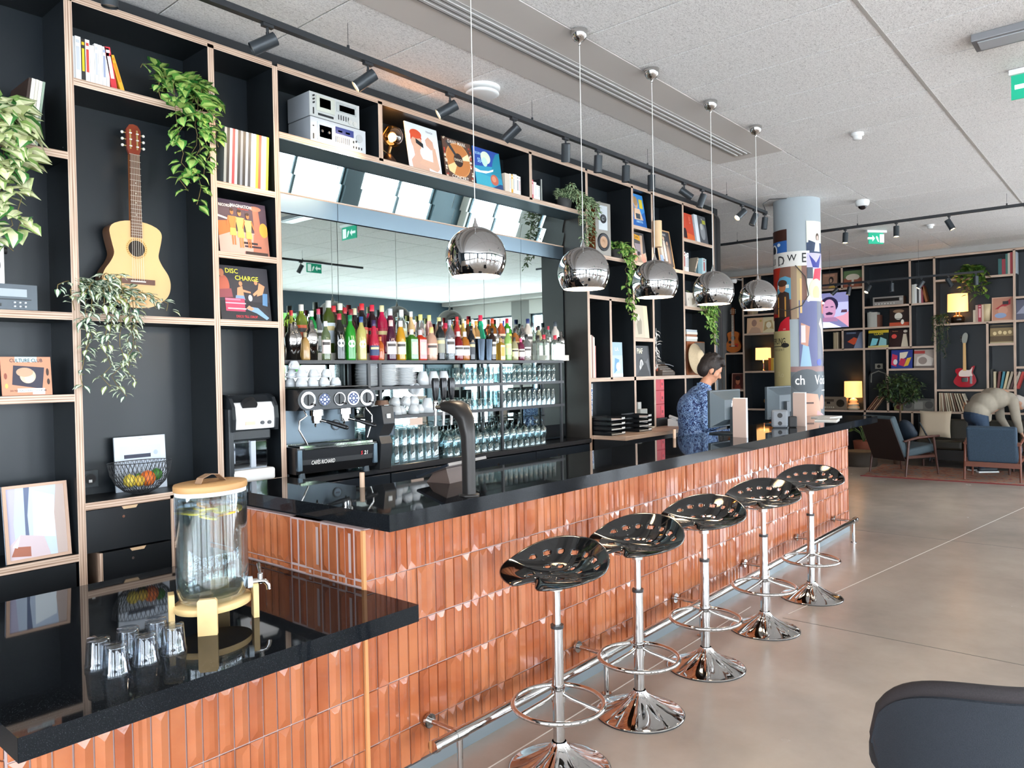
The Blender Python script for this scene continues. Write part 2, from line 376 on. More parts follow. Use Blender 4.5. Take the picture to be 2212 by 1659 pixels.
def leaf_cloud(b, c, rad, n, size, seed, m=2):
    rr = random.Random(seed)
    for i in range(n):
        d = V((rr.gauss(0, 1), rr.gauss(0, 1), rr.gauss(0, 1))).normalized(); p = V(c)+V((d.x*rad[0], d.y*rad[1], d.z*rad[2]))*(rr.random()**0.35)
        leaf(b, p, V((rr.uniform(-1, 1), rr.uniform(-1, 1), rr.uniform(-1, .4))), size*rr.uniform(.7, 1.3), 0.5, rr.randrange(m), rr)
def leaf(b, p, d, L, wr=0.6, m=0, rr=random, droop=0.25, mid=None):
    d = V(d).normalized(); s = d.cross(V((rr.uniform(-.4, .4), rr.uniform(-.4, .4), 1))).normalized(); nn = s.cross(d)
    w_ = L*wr*0.5; fold = 0.18*L
    P = [p, p+d*L*.3+s*w_-nn*0+nn*fold*.3, p+d*L*.62+s*w_*.8+nn*fold*.2, p+d*L-nn*L*droop, p+d*L*.62-s*w_*.8+nn*fold*.2, p+d*L*.3-s*w_+nn*fold*.3, p+d*L*.33-nn*0.02*L, p+d*L*.66-nn*.06*L]
    if mid is None:
        b.add(P, [(0, 1, 6), (1, 2, 7, 6), (2, 3, 7), (0, 6, 5), (6, 7, 4, 5), (7, 3, 4)], m)
    else:   # variegated: pale centre, green margin
        Q = P + [p+d*L*.33+s*w_*.5+nn*fold*.15, p+d*L*.64+s*w_*.42+nn*fold*.08, p+d*L*.64-s*w_*.42+nn*fold*.08, p+d*L*.33-s*w_*.5+nn*fold*.15]
        b.add(Q, [(0, 1, 8), (1, 2, 9, 8), (2, 3, 9), (0, 11, 5), (11, 10, 4, 5), (10, 3, 4)], m)
        b.add(Q, [(0, 8, 6), (8, 9, 7, 6), (9, 3, 7), (0, 6, 11), (6, 7, 10, 11), (7, 3, 10)], mid)
GREENS = [mat('#3f7a2c', 0.45), mat('#2f6425', 0.45), mat('#5b9339', 0.45)]
for k, (x, y) in enumerate(((9.5, -11), (12.5, -12), (6.4, -13))):
    t = thing('garden_tree', 'leafy tree in the street seen mirrored behind the bar, %s one from the corner' % ORD[k], 'tree', (x, y, -.25), group='trees outside the windows')
    b = MB(); b.cyl((0, 0, 0), (0, 0, 2.4), .12, .08, 10); b.build('trunk', mat('#5a4a3a', .8), t)
    b = MB(); leaf_cloud(b, (0, 0, 3.2), (1.5, 1.2, 1.4), 700, .3, k+3, 3); b.build('foliage', GREENS, t)

# ================= BAR =================
YT, XT = 2.32, 1.823
TW, TH = 0.054, 0.2165
def tiles(b, place, n, z0, z1, seed):
    """place(s, d, z) -> point; rows of relief tiles along s"""
    rr = random.Random(seed); g = 0.0024
    rows = []; z = 0.852
    while z > z0-TH: rows.append(z-TH); z -= TH
    z = 0.852
    while z < z1: rows.append(z); z += TH
    for zr in rows:
        a, c = max(zr, z0)+g, min(zr+TH, z1)-g
        if c-a < 0.01: continue
        for i in range(n):
            s0, s1 = i*TW+g, (i+1)*TW-g; ty = rr.choice('FRRVPD'); b.tone = rr.random() if rr.random() < .9 else .3
            mid = (s0+s1)/2; q = 0.016
            o = 0.006
            def P(s, z, d): return place(s, d, z)
            if ty == 'F':
                b.add([P(s0, a, 0), P(s1, a, 0), P(s1, c, 0), P(s0, c, 0), P(s0+.002, a+.002, o), P(s1-.002, a+.002, o), P(s1-.002, c-.002, o), P(s0+.002, c-.002, o)],
                      [(4, 5, 6, 7), (0, 1, 5, 4), (1, 2, 6, 5), (2, 3, 7, 6), (3, 0, 4, 7)])
            elif ty in 'RV':   # hipped ridge / hipped valley
                h = 0.010 if ty == 'R' else 0.002; e = 0.003 if ty == 'R' else 0.008; t_ = min(.03, (c-a)*.3)
                b.add([P(s0, a, 0), P(s1, a, 0), P(s1, c, 0), P(s0, c, 0), P(s0, a, e), P(s1, a, e), P(s1, c, e), P(s0, c, e), P(mid, a+t_, h), P(mid, c-t_, h)],
                      [(0, 1, 5, 4), (1, 2, 6, 5), (2, 3, 7, 6), (3, 0, 4, 7), (4, 5, 8), (5, 6, 9, 8), (6, 7, 9), (7, 4, 8, 9)])
            elif ty == 'P':    # raised flat panel with chamfers
                h = 0.009; e = 0.003; t_ = min(.022, (c-a)*.3)
                b.add([P(s0, a, 0), P(s1, a, 0), P(s1, c, 0), P(s0, c, 0), P(s0, a, e), P(s1, a, e), P(s1, c, e), P(s0, c, e), P(s0+q, a+t_, h), P(s1-q, a+t_, h), P(s1-q, c-t_, h), P(s0+q, c-t_, h)],
                      [(0, 1, 5, 4), (1, 2, 6, 5), (2, 3, 7, 6), (3, 0, 4, 7), (4, 5, 9, 8), (5, 6, 10, 9), (6, 7, 11, 10), (7, 4, 8, 11), (8, 9, 10, 11)])
            else:              # two plain vertical flutes
                k = [s0, s0+(s1-s0)*.25, mid, s0+(s1-s0)*.75, s1]; dd = [.003, .007, .004, .007, .003]
                vs = [P(k[j], a, dd[j]) for j in range(5)] + [P(k[j], c, dd[j]) for j in range(5)] + [P(s0, a, 0), P(s1, a, 0), P(s1, c, 0), P(s0, c, 0)]
                b.add(vs, [(j, j+1, j+6, j+5) for j in range(4)] + [(10, 0, 5, 13), (4, 11, 12, 9), (10, 11, 4, 3, 2, 1, 0), (13, 5, 6, 7, 8, 9, 12)])
    b.tone = 0.5
t = thing('bar_counter', 'long bar faced with glossy orange terracotta tiles', 'bar', (XT, YT, 0))
XE = 7.93            # far end of the tall part
XL = 0.62            # near end of the low part
ZH, ZHb, ZL, ZLb = 1.12, 1.055, 0.825, 0.765
XW, YW = 2.27, 3.52
b = MB(); b.box(0.006, XE-XT, 0.012, 0.5, 0.0, ZHb-.001); b.box(0.012, XW-XT, 0.3, YW-YT-.02, 0.0, ZHb-.001); b.build('tall_carcass', GROUT, t)
b = MB(); b.box(XL-XT+.012, 0.004, 0.012, 0.96, 0.0, ZLb-.001); b.build('low_carcass', GROUT, t)
b = MB(); n1 = int((XE-XT)/TW)
tiles(b, lambda s, d, z: (s+.008, .010-d, z), n1, 0.05, ZHb-.002, 3); b.build('front_tiling', TILE, t)
b = MB(); tiles(b, lambda s, d, z: (XL-XT+.01+s, .010-d, z), int((XT-XL-.01)/TW), 0.05, ZLb-.002, 4); b.build('low_front_tiling', TILE, t)
b = MB(); tiles(b, lambda s, d, z: (.010-d, .012+s, z), 22, ZL+.002, ZHb-.002, 5); b.build('side_tiling', TILE, t)
b = MB(); tiles(b, lambda s, d, z: (XL-XT+.010-d, .95-s, z), 17, 0.05, ZLb-.002, 6); b.build('end_tiling', TILE, t)
b = MB(); b.box(-.004, .010, -.004, .010, 0.05, ZHb-.002); b.build('corner_trim', mat('#c98a58', .35), t)
b = MB(); b.box(XL-XT, XE-XT, -.004, .010, 0.0, 0.05); b.build('skirting_strip', mat('#8e989c', .35, .6), t)
# stone tops
XS0, XS1, YF = 1.86, 8.55, 2.205
t = thing('stone_worktop', 'polished black stone worktop of the tall bar with a return wing', 'worktop', (0, 0, 0))
b = MB(); b.prism([(XS0, YF), (XS1, YF), (XS1, 2.86), (XW, 2.86), (XW, YW), (XS0, YW)], ZHb, ZH, 0, 'z'); b.build('stone_slab', GRANITE, t, bevel=.0025)
t = thing('stone_worktop', 'polished black stone worktop of the lower counter holding the water dispenser', 'worktop', (0, 0, 0))
b = MB(); b.prism([(0.567, 2.01), (XT, 2.01), (XT, YT), (XT-.008, YT), (XT-.008, 3.30), (0.567, 3.30)], ZLb, ZL, 0, 'z'); b.build('stone_slab', GRANITE, t, bevel=.0025)

# foot rail
t = thing('foot_rail', 'polished steel foot rail running along the tiled bar front', 'foot rail', (0, 0, 0))
b = MB(); b.cyl((2.0, 2.13, .205), (7.47, 2.13, .205), .023, n=20)
for x in (2.0, 7.47): b.cyl((x-.012, 2.13, .205), (x+.012, 2.13, .205), .026, n=20)
b.build('rail', CHROME, t)
for i, x in enumerate((2.137, 3.205, 4.27, 5.34, 6.42, 7.40)):
    b = MB(); b.cyl((x, 2.31, .205), (x, 2.15, .205), .011, n=14); b.cyl((x, 2.312, .205), (x, 2.300, .205), .030, n=20); b.cyl((x-.03, 2.13, .205), (x+.03, 2.13, .205), .0255, n=20); b.build('wall_bracket', CHROME, t)
    b = MB(); b.cyl((x, 2.13, .003), (x, 2.13, .19), .0125, n=14); b.cyl((x, 2.13, 0.001), (x, 2.13, .006), .026, n=18); b.build('post', CHROME, t)

# ================= SHELVING =================
TK = 0.036
MAINF = ((0, 3.95, 0), 0.0, 0.285)      # local x = world X, depth towards +Y
FARF = ((FX, 0, 0), -PI/2, 0.35)        # local x = -world Y, depth towards +X
def boards(root, ups, rails, dep, backs):
    for x, z0, z1 in ups:
        b = MB(); b.box(x-TK/2, x+TK/2, 0.0006, dep, z0, z1, 1); b.box(x-TK/2, x+TK/2, 0, .0006, z0, z1, 0); b.build('upright', [PLYV, LAM], root)
    for x0, x1, z in rails:
        b = MB(); b.box(x0+TK/2, x1-TK/2, 0.0006, dep-.001, z-TK/2, z+TK/2, 1); b.box(x0+TK/2, x1-TK/2, 0.0, .0006, z-TK/2, z+TK/2, 0); b.build('shelf_board', [PLYH, LAM], root)
    for x0, x1, z0, z1 in backs:
        b = MB(); b.box(x0, x1, dep, dep+.015, z0, z1); b.build('back_panel', LAMB, root)
ZT = 3.50
Z8, Z7, Z6, Z5, Z4, Z3, Z1 = 3.10, 2.735, 2.345, 1.965, 1.572, 1.04, 0.80
U = dict(a=-.32, b=1.41, c=2.13, d=2.53, e=3.33, f=4.94, g=5.76, h=6.13, i=6.56, j=6.95, k=7.63, l=8.39)
t = thing('shelving_unit', 'tall dark shelving unit with plywood edges holding the large guitar', 'shelving', MAINF[0])
boards(t, [(U['a'], 0, ZT), (U['b']-.0, 0, ZT), (U['c'], Z3, ZT), (U['d'], 0, ZT), (1.86, 0, Z3)],
       [(U['a'], U['d'], ZT), (U['a'], U['b'], Z7), (U['a'], U['b'], Z5), (U['a'], U['b'], Z4), (U['a'], U['b'], Z1), (U['b'], U['c'], Z8), (U['b'], U['c'], Z5),
        (U['b'], U['d'], Z3), (U['c'], U['d'], Z7), (U['c'], U['d'], Z6), (U['c'], U['d'], Z5)], .285, [(U['a'], U['d'], 0, ZT+.02)])
# drawers in the left unit
def drawer(root, x0, x1, z0, z1, pull='r'):
    b = MB(); b.box(x0, x1, .002, .25, z0, z1); o = b.build('drawer', LAM, root, bevel=.001)
    b = MB(); xm = (x0+x1)/2; b.prism([(xm-.04, z1+.001), (xm+.04, z1+.001), (xm+.03, z1-.014), (xm-.03, z1-.014)], -.0015, .002); b.build('pull', mat('#c8a884', .5), o)
    b = MB(); b.cyl((x0+(x1-x0)*.42, .002, z1-.05), (x0+(x1-x0)*.42, -.004, z1-.05), .007, n=14); b.build('lock', CHROME, o)
drawer(t, 1.43, 1.84, .81, 1.018); drawer(t, 1.50, 1.84, .58, .80); drawer(t, .20, 1.38, .56, .778)
b = MB(); b.box(1.485, 1.50, 0, .25, .5, .80); b.build('upright', PLYV, t)
t = thing('shelving_unit', 'row of dark plywood-edged shelves above the bottle mirror', 'shelving', MAINF[0])
boards(t, [(U['e'], Z8, ZT), (U['f'], Z8, ZT)], [(U['d'], U['g'], ZT), (U['d'], U['g'], Z8)], .285, [(U['d']+.02, U['g']-.02, Z8-.018, ZT+.02)])
t = thing('shelving_unit', 'dark plywood-edged shelving unit behind the bartender', 'shelving', MAINF[0])
boards(t, [(U['g'], 0, ZT), (U['h'], Z4, Z6), (U['i'], 0, ZT), (U['j'], 0, ZT), (U['k'], 0, ZT), (U['l'], 0, ZT), (6.30, .6, Z3)],
       [(U['g'], U['l'], ZT), (U['g'], U['i'], Z7), (U['g'], U['i'], Z6), (U['g'], U['j'], Z4), (U['i'], U['j'], Z8), (U['i'], U['j'], Z7), (U['i'], U['j'], Z5),
        (U['j'], U['k'], Z7), (U['j'], U['k'], Z4), (U['k'], U['l'], Z8), (U['k'], U['l'], Z7), (U['k'], U['l'], Z6), (U['k'], U['l'], Z4), (U['g'], U['l'], Z3)], .285, [(U['g'], U['l'], 0, ZT+.02)])
b = MB(); b.box(U['g']-TK/2-.002, U['g']-TK/2, .001, .262, .9, Z8-.02); b.build('side_panel', mat('#2a2724', .45), t)
b = MB(); b.box(8.41, 8.66, .0, .30, 0, ZT+.03); b.build('end_panel', mat('#39393a', .3, .6), t, bevel=.10, seg=8)
b = MB(); b.box(U['a'], 8.66, 4.02, 4.06, ZT+.018, CZ-.02); S('trim_6', b, mat('#1d1f22', .6))
# recess with mirror, brushed metal underside
b = MB(); b.box(U['d']+.018, U['g']-.02, 3.952, 4.21, Z8-.022, Z8-.018); S('trim_7', b, STEEL)
DX = 0.0
t = thing('bar_mirror', 'large wall mirror of jointed panes behind the bottles', 'mirror', (0, 4.214, 0))
xx = [2.55, 3.15, 4.62, 5.10, 5.725]
def pane(x0, x1, z0, z1, y0, y1, nm='mirror_pane', m=None):
    b = MB(); b.add([(x0, y0, z0), (x1, y0, z0), (x1, y1, z1), (x0, y1, z1), (x0, y0+.006, z0), (x1, y0+.006, z0), (x1, y1+.006, z1), (x0, y1+.006, z1)],
                    [(0, 1, 2, 3), (7, 6, 5, 4), (4, 5, 1, 0), (5, 6, 2, 1), (6, 7, 3, 2), (7, 4, 0, 3)]); b.build(nm, m or MIRROR, t)
for i in range(4):
    x0, x1 = xx[i]+.002, xx[i+1]-.002
    pane(x0, x1, 1.165, 2.70, 0, 0); pane(x0, x1, 2.835, 2.955, 0, -.028); pane(x0, x1, 2.958, 3.075, 0, -.028)
    b = MB(); b.box(x0, x1, -.012, .004, 2.705, 2.822); b.build('metal_band', STEEL, t)
b = MB(); b.box(2.55, 5.725, -.014, .004, 2.822, 2.833); b.build('wood_strip', PLYH, t)
b = MB(); b.box(2.55, 5.725, -.004, .004, 1.05, 1.163); b.build('lower_panel', mat('#15181b', .2), t)

# far shelving
Y_ = lambda y: -y
t = thing('shelving_unit', 'wall of dark plywood-edged shelves behind the lounge seating', 'shelving', FARF[0], FARF[1])
fz = dict(T=3.50, z8=3.09, z7=2.715, z6=2.335, z5=1.965, z4=1.58, z3=1.21, z1=.83)
FU = [6.66, 6.26, 3.98, 2.83, 1.68, -.2, -2.0]
boards(t, [(Y_(6.66), 0, 1.96), (Y_(6.26), 0, 3.5), (Y_(5.15), 0, 3.5), (Y_(3.98), 0, 3.5), (Y_(2.83), 0, 3.5), (Y_(1.68), 0, 3.5), (Y_(.55), 0, 3.5), (Y_(-.6), 0, 3.5),
           (Y_(3.21), 1.965, 3.5), (Y_(4.35), 3.09, 3.5), (Y_(4.35), 1.965, 2.335), (Y_(3.59), .83, 1.965), (Y_(2.06), 1.21, 2.335), (Y_(3.2), .4, .83), (Y_(2.43), .4, .83), (Y_(5.9), 3.0, 3.5)],
       [(Y_(6.66), Y_(-.6), 3.5), (Y_(6.66), Y_(6.26), 1.96), (Y_(6.66), Y_(6.26), 1.21), (Y_(6.26), Y_(5.15), 2.97), (Y_(6.26), Y_(5.15), 2.715), (Y_(6.26), Y_(5.15), 2.335), (Y_(6.26), Y_(5.15), 1.58),
        (Y_(5.15), Y_(3.98), 3.09), (Y_(5.15), Y_(3.98), 2.335), (Y_(5.15), Y_(3.98), 1.965), (Y_(3.98), Y_(2.83), 2.715), (Y_(3.98), Y_(3.21), 2.335), (Y_(3.98), Y_(2.83), 1.965), (Y_(3.59), Y_(2.83), 1.58),
        (Y_(2.83), Y_(1.68), 3.09), (Y_(2.83), Y_(1.68), 2.335), (Y_(2.06), Y_(1.68), 1.965), (Y_(2.83), Y_(1.68), 1.21), (Y_(1.68), Y_(.55), 2.715), (Y_(1.68), Y_(.55), 2.335), (Y_(1.68), Y_(.55), 1.58), (Y_(6.66), Y_(-.6), .83)],
       .35, [(Y_(6.66), Y_(-.6), 0, 3.52)])

# ================= CEILING FIXTURES =================
def pendant(i, x, y):
    t = thing('pendant_lamp', 'chrome ball pendant lamp above the bar, %s' % ['nearest and largest of the five', 'second from the near end', 'third from the near end', 'fourth from the near end', 'farthest and smallest of the five'][i],
              'pendant lamp', (x, y, 2.223), group='chrome ball pendants over the bar')
    b = MB(); R = .150; z0 = -.094; n = 40; k = 28; th0 = math.acos(z0/-R)
    pr = [(R*math.sin(th0+(PI-th0)*j/k), -R*math.cos(th0+(PI-th0)*j/k)) for j in range(k)] + [(.012, .150)]
    b.lathe(pr, n=n, closed=True); sh = b.build('lamp_shade', mat('#b4b3b2', 0.035, 1.0), t)
    b = MB(); pr2 = [(r*.975, z*.975+(.0 if z > -.1 else -.0)) for r, z in pr]; b.lathe(pr2, n=n, closed=True); b.lathe([(pr[0][0], pr[0][1]), (pr2[0][0], pr2[0][1])], n=n, closed=True)
    b.build('shade_lining', mat('#fff6ea', .6), t)
    b = MB(); b.sph((0, 0, -.02), .045); b.cyl((0, 0, .03), (0, 0, .13), .02); b.build('bulb', mat('#ffffff', .5, emit='#ffe2bd', es=PB), t)
    b = MB(); b.cyl((0, 0, .148), (0, 0, .165), .016, .012); b.cyl((0, 0, .165), (0, 0, .195), .010, .003); b.build('cord_grip', CHROME, t)
    b = MB(); b.cyl((0, 0, .19), (0, 0, CZ-2.223-.05), .0024, n=8); b.build('cord', mat('#d8d4ce', .5), t)
    b = MB(); zc = CZ-2.223-.0045; b.lathe([(.006, zc-.085), (.008, zc-.066), (.030, zc-.058), (.046, zc-.035), (.050, zc-.012), (.050, zc)], n=28); b.build('canopy', CHROME, t)
    lamp('pendant_light', 'POINT', (x, y, 2.12), PL, (1, .80, .58), .05)
PB, PL = 14, 9
for i, (x, y) in enumerate(((2.72, 2.53), (3.60, 2.50), (4.38, 2.475), (5.20, 2.455), (5.99, 2.44))): pendant(i, x, y)

TRZ, TRY = 3.44, 3.40
def track(name, label, p0, p1, hang=True, off=()):
    t = thing(name, label, 'light track', (0, 0, 0)); p0, p1 = V(p0), V(p1); d = (p1-p0).normalized(); s = V((-d.y, d.x, 0))*.018
    b = MB(); vs = []
    for p in (p0, p1):
        for sx, z in ((-1, 0), (1, 0), (1, .032), (-1, .032)): vs.append(p+s*sx+V((0, 0, z)))
    b.add(vs, [(0, 3, 2, 1), (4, 5, 6, 7), (0, 1, 5, 4), (1, 2, 6, 5), (2, 3, 7, 6), (3, 0, 4, 7)]); b.build('rail', TRACKM, t)
    L = (p1-p0).length; k = max(2, int(L/1.9)+1)
    for i in range(k):
        p = p0 + d*(L*(i+.35)/k); b = MB(); b.cyl(p+V((0, 0, .03)), p+V((0, 0, CZ-p.z)), .0016, n=6); b.cyl(p+V((0, 0, .03)), p+V((0, 0, .055)), .008, n=8); b.build('hanger', TRACKM, t)
    return t
track('light_track', 'long black spotlight track hanging in front of the bar shelving', (-1.2, TRY, TRZ), (8.62, TRY, TRZ))
track('light_track', 'black spotlight track crossing the room behind the column', (10.4, 5.1, 3.45), (10.4, .2, 3.45))
track('light_track', 'short black spotlight track close to the lounge shelving', (13.2, 4.6, 3.02), (13.2, 1.9, 3.02))
track('light_track', 'black spotlight track on the window side, seen in the mirror', (-1.0, -1.6, 3.44), (8.0, -1.6, 3.44))
LITM = mat('#ffffff', .5, emit='#ffe0b0', es=22); UNLIT = mat('#cfc8bd', .25, .6)
def spot(p, d, label, lit=False, group='spotlights on the long track', power=0, L=.135, r=.034, sc_=1.0):
    d = V(d).normalized()
    t = thing('track_spotlight', label, 'spotlight', p, group=group)
    b = MB(); b.box(-.03, .03, -.013, .013, -.016, .0); b.cyl((0, 0, -.012), (0, 0, -.045), .007, n=10)
    e = V((0, 0, -.055)); b.cyl(V((0, 0, -.040)), e + d*.0, .009, n=10); b.build('bracket', TRACKM, t)
    a = e + V((0, 0, -r*1.0)) - d*.045; c = a + d*L
    b = MB(); b.cyl(a, c, r, n=28, caps=False); b.add([], [], 0)
    b.cyl(a, a+d*.001, r, n=28); o = c - d*.012; b.cyl(o, o+d*.002, r*.97, n=28); b.lathe([], n=3) if False else None
    b.build('barrel', mat('#33383c', .38, .25), t)
    b = MB(); b.cyl(c-d*.022, c-d*.009, r*.62 if lit else r*.5, r*.9, n=24); b.build('lens', LITM if lit else UNLIT, t)
    if power: 
        q = V(p)+c+d*.02; lamp('spotlight_beam', 'SPOT', q, power, (1, .74, .48), .03, target=q+d, spot=1.0)
    return t
NE = ['nearest the camera', 'tilted left over the guitar plant', 'tilted left above the silver tape deck', 'glowing, above the masked cover', 'seen from behind above the gold disc cover', 'pointing down beside the second pendant cord', 'pointing straight down above the trailing fern',
      'pointing down over the loudspeaker', 'hanging straight down in front of the blue cover', 'turned right with its dark lens showing', 'tilted toward the red cover', 'glowing, third from the far end', 'second from the far end', 'last at the far end of the track']
def sx(px, py): return aty(px, py, TRY).x
lt = rt*-1
spots = [((310, -20), (0.05, .10, -1), 0, 0), ((578, 75), (-.92, .55, -.62), 0, 0), ((795, 150), (-.80, .62, -.75), 1, 26), ((972, 215), (-.80, .70, -.62), 1, 30), ((1110, 275), (-.25, .8, -.62), 0, 0), ((1222, 315), (.35, .3, -1), 0, 0),
         ((1292, 345), (.05, .1, -1), 0, 0), ((1352, 365), (0, .05, -1), 0, 0), ((1407, 385), (-.02, 0, -1), 0, 0), ((1478, 412), (.75, -.75, -.75), 0, 0), ((1517, 428), (-.25, .3, -1), 0, 0), ((1603, 458), (-1.0, .55, -.95), 1, 40), ((1630, 468), (-.35, .3, -1), 0, 0), ((1652, 478), (-.05, .1, -1), 0, 0)]
for i, (p, d, lit, pw) in enumerate(spots):
    spot((sx(*p) if i else 1.38, TRY, TRZ), d, 'black cylinder spotlight on the long track, ' + NE[i], lit, power=pw)
for i, (px, py, z_) in enumerate(((1826, 500, 0), (1936, 485, 0), (2050, 470, 0))):
    p = atx(px, py, 10.4); spot((10.4, p.y, 3.45), (-.1 if i < 2 else .0, [0.03, -.02, -.5][i], -1), 'glowing spotlight on the cross track, ' + ['nearest the column', 'middle one right of the column', 'rightmost one, turned aside'][i], 1, 'spotlights on the cross track', 25)
for i, (px, py, lit, dd) in enumerate(((1805, 604, 1, (-.3, 1, -1)), (1834, 602, 1, (-.1, .2, -1)), (1876, 600, 1, (-.6, .4, -1)), (1926, 594, 0, (0, 0, -1)), (1990, 590, 1, (-.3, .6, -1)), (2049, 580, 0, (0, -.5, -1)), (2108, 575, 0, (0, 0, -1)))):
    p = atx(px, py, 13.2); spot((13.2, p.y, 3.02), dd, '%s spotlight on the track before the lounge shelves, %s from the left' % ('glowing' if lit else 'unlit grey', ORD[i]), lit, 'spotlights near the lounge shelves', 14 if lit else 0)
for i, x in enumerate((.2, 1.3, 2.5, 3.4, 4.6, 5.7, 6.8)):
    spot((x, -1.6, 3.44), [(-.4, -.3, -1), (.5, -.4, -1), (0, 0, -1)][i % 3], 'black spotlight on the mirrored window-side track, %s' % ORD[i], 0, 'spotlights on the window-side track')

# ceiling devices
t = thing('air_valve', 'round white ceiling air valve beside the nearest pendant cord', 'air vent', (3.86, 3.50, CZ))
b = MB(); b.lathe([(.125, 0), (.125, -.012), (.10, -.016)], n=32); b.build('rim', PLASTIC_W, t)
b = MB(); b.lathe([(.02, -.016), (.112, -.034), (.118, -.046), (.09, -.052), (.001, -.054)], n=32, closed=True); b.lathe([(.11, -.034), (.02, -.016)], n=32, m=0, closed=True); b.build('disc', PLASTIC_W, t)
def detector(x, y, label):
    t = thing('smoke_detector', label, 'smoke detector', (x, y, CZ)); b = MB(); b.lathe([(.05, 0), (.052, -.02), (.04, -.028)], n=24); b.build('base', PLASTIC_W, t)
    b = MB(); b.lathe([(.036, -.028), (.036, -.05), (.02, -.058), (.001, -.058)], n=24, closed=True); b.build('head', mat('#dcdcda', .5), t)
detector(6.78, 1.88, 'small white smoke detector on the ceiling between bar and windows')
detector(11.9, 2.35, 'small white smoke detector on the ceiling before the lounge shelves')
def dome(p, label, wall=False):
    t = thing('dome_camera', label, 'security camera', p); b = MB(); b.lathe([(.075, 0), (.078, -.03), (.07, -.06), (.055, -.07)], n=28); b.build('housing', PLASTIC_W, t)
    b = MB(); b.sph((0, 0, -.060), .050, sx=1, sy=1); b.build('lens_dome', mat('#1a1214', .08), t)
dome((9.55, 2.60, CZ), 'white dome camera on the ceiling right of the column')
p = atx(1583, 592, 14.3); dome((14.3, p.y, 3.42), 'white dome camera above the lounge shelves, left of the column')
b = MB(); b.box(14.2, 14.58, p.y-.08, p.y+.08, 3.42, 3.44); tag(b.build('camera_shelf', mat('#a5a19c', .7)), 'small grey bracket carrying the dome camera by the lounge shelves', 'bracket')
t = thing('ceiling_luminaire', 'flat grey rectangular emergency luminaire on the ceiling, top right', 'ceiling light', (5.35, .55, CZ))
b = MB(); b.box(-.10, .10, -.32, .26, -.045, 0); b.build('housing', mat('#8b8c8f', .3, .4), t, bevel=.004)
b = MB(); b.box(-.07, .07, -.29, .23, -.050, -.045); b.build('diffuser', mat('#a9abae', .25), t)
GREEN = mat('#109a78', .4, emit='#12a07c', es=.35)
def exit_sign(p, rz, label, wd=.30):
    t = thing('exit_sign', label, 'exit sign', p, rz)
    b = MB(); b.box(-.16, .16, -.03, .03, 0.0, .035); b.build('housing', PLASTIC_W, t)
    b = MB(); b.box(-wd/2, wd/2, -.006, .006, -.16, 0.0, 0); w_ = mat('#eafaf4', .4, emit='#eafaf4', es=.5)
    for s in (-1, 1):
        y = s*.0066
        b.add([(-.13, y, -.14), (-.06, y, -.14), (-.06, y, -.02), (-.13, y, -.02)], [(0, 1, 2, 3)], 1)
        b.add([(.02, y, -.08), (.06, y, -.125), (.06, y, -.095), (.13, y, -.095), (.13, y, -.065), (.06, y, -.065), (.06, y, -.035)], [(0, 1, 2, 3, 4, 5, 6)], 1)
        b.add([(-.045, y, -.13), (-.03, y, -.13), (-.005, y, -.085), (.005, y, -.06), (-.01, y, -.045), (-.03, y, -.065)], [(0, 1, 2, 3, 4, 5)], 1)
    b.build('sign_panel', [GREEN, w_], t)
p = atz(2197, 180, CZ-.10); exit_sign((p.x+.02, p.y-.115, CZ-.04), PI/2, 'green exit sign hanging at the right edge of the ceiling')
p = atz(1892, 515, CZ-.12); exit_sign((p.x, p.y, CZ-.04), PI/2+.9, 'small green exit sign hanging beyond the cross track', .24)
exit_sign((3.2, -1.2, CZ-.04), 0, 'green exit sign over the window side, seen in the mirror')
exit_sign((7.6, -2.4, CZ-.04), 0, 'green exit sign seen in the mirror beside the nearest pendant')
# concealed: bare cable at the track end
b = MB(); b.tube([(8.60, TRY, TRZ+.036), (8.63, TRY+.02, TRZ+.08), (8.60, TRY+.03, TRZ+.12), (8.66, TRY-.03, CZ-.005), (8.80, TRY-.25, CZ-.006)], .004, 8); tag(b.build('power_cable', mat('#222426', .5)), 'thin black cable dropping from the ceiling to the far track end', 'cable')

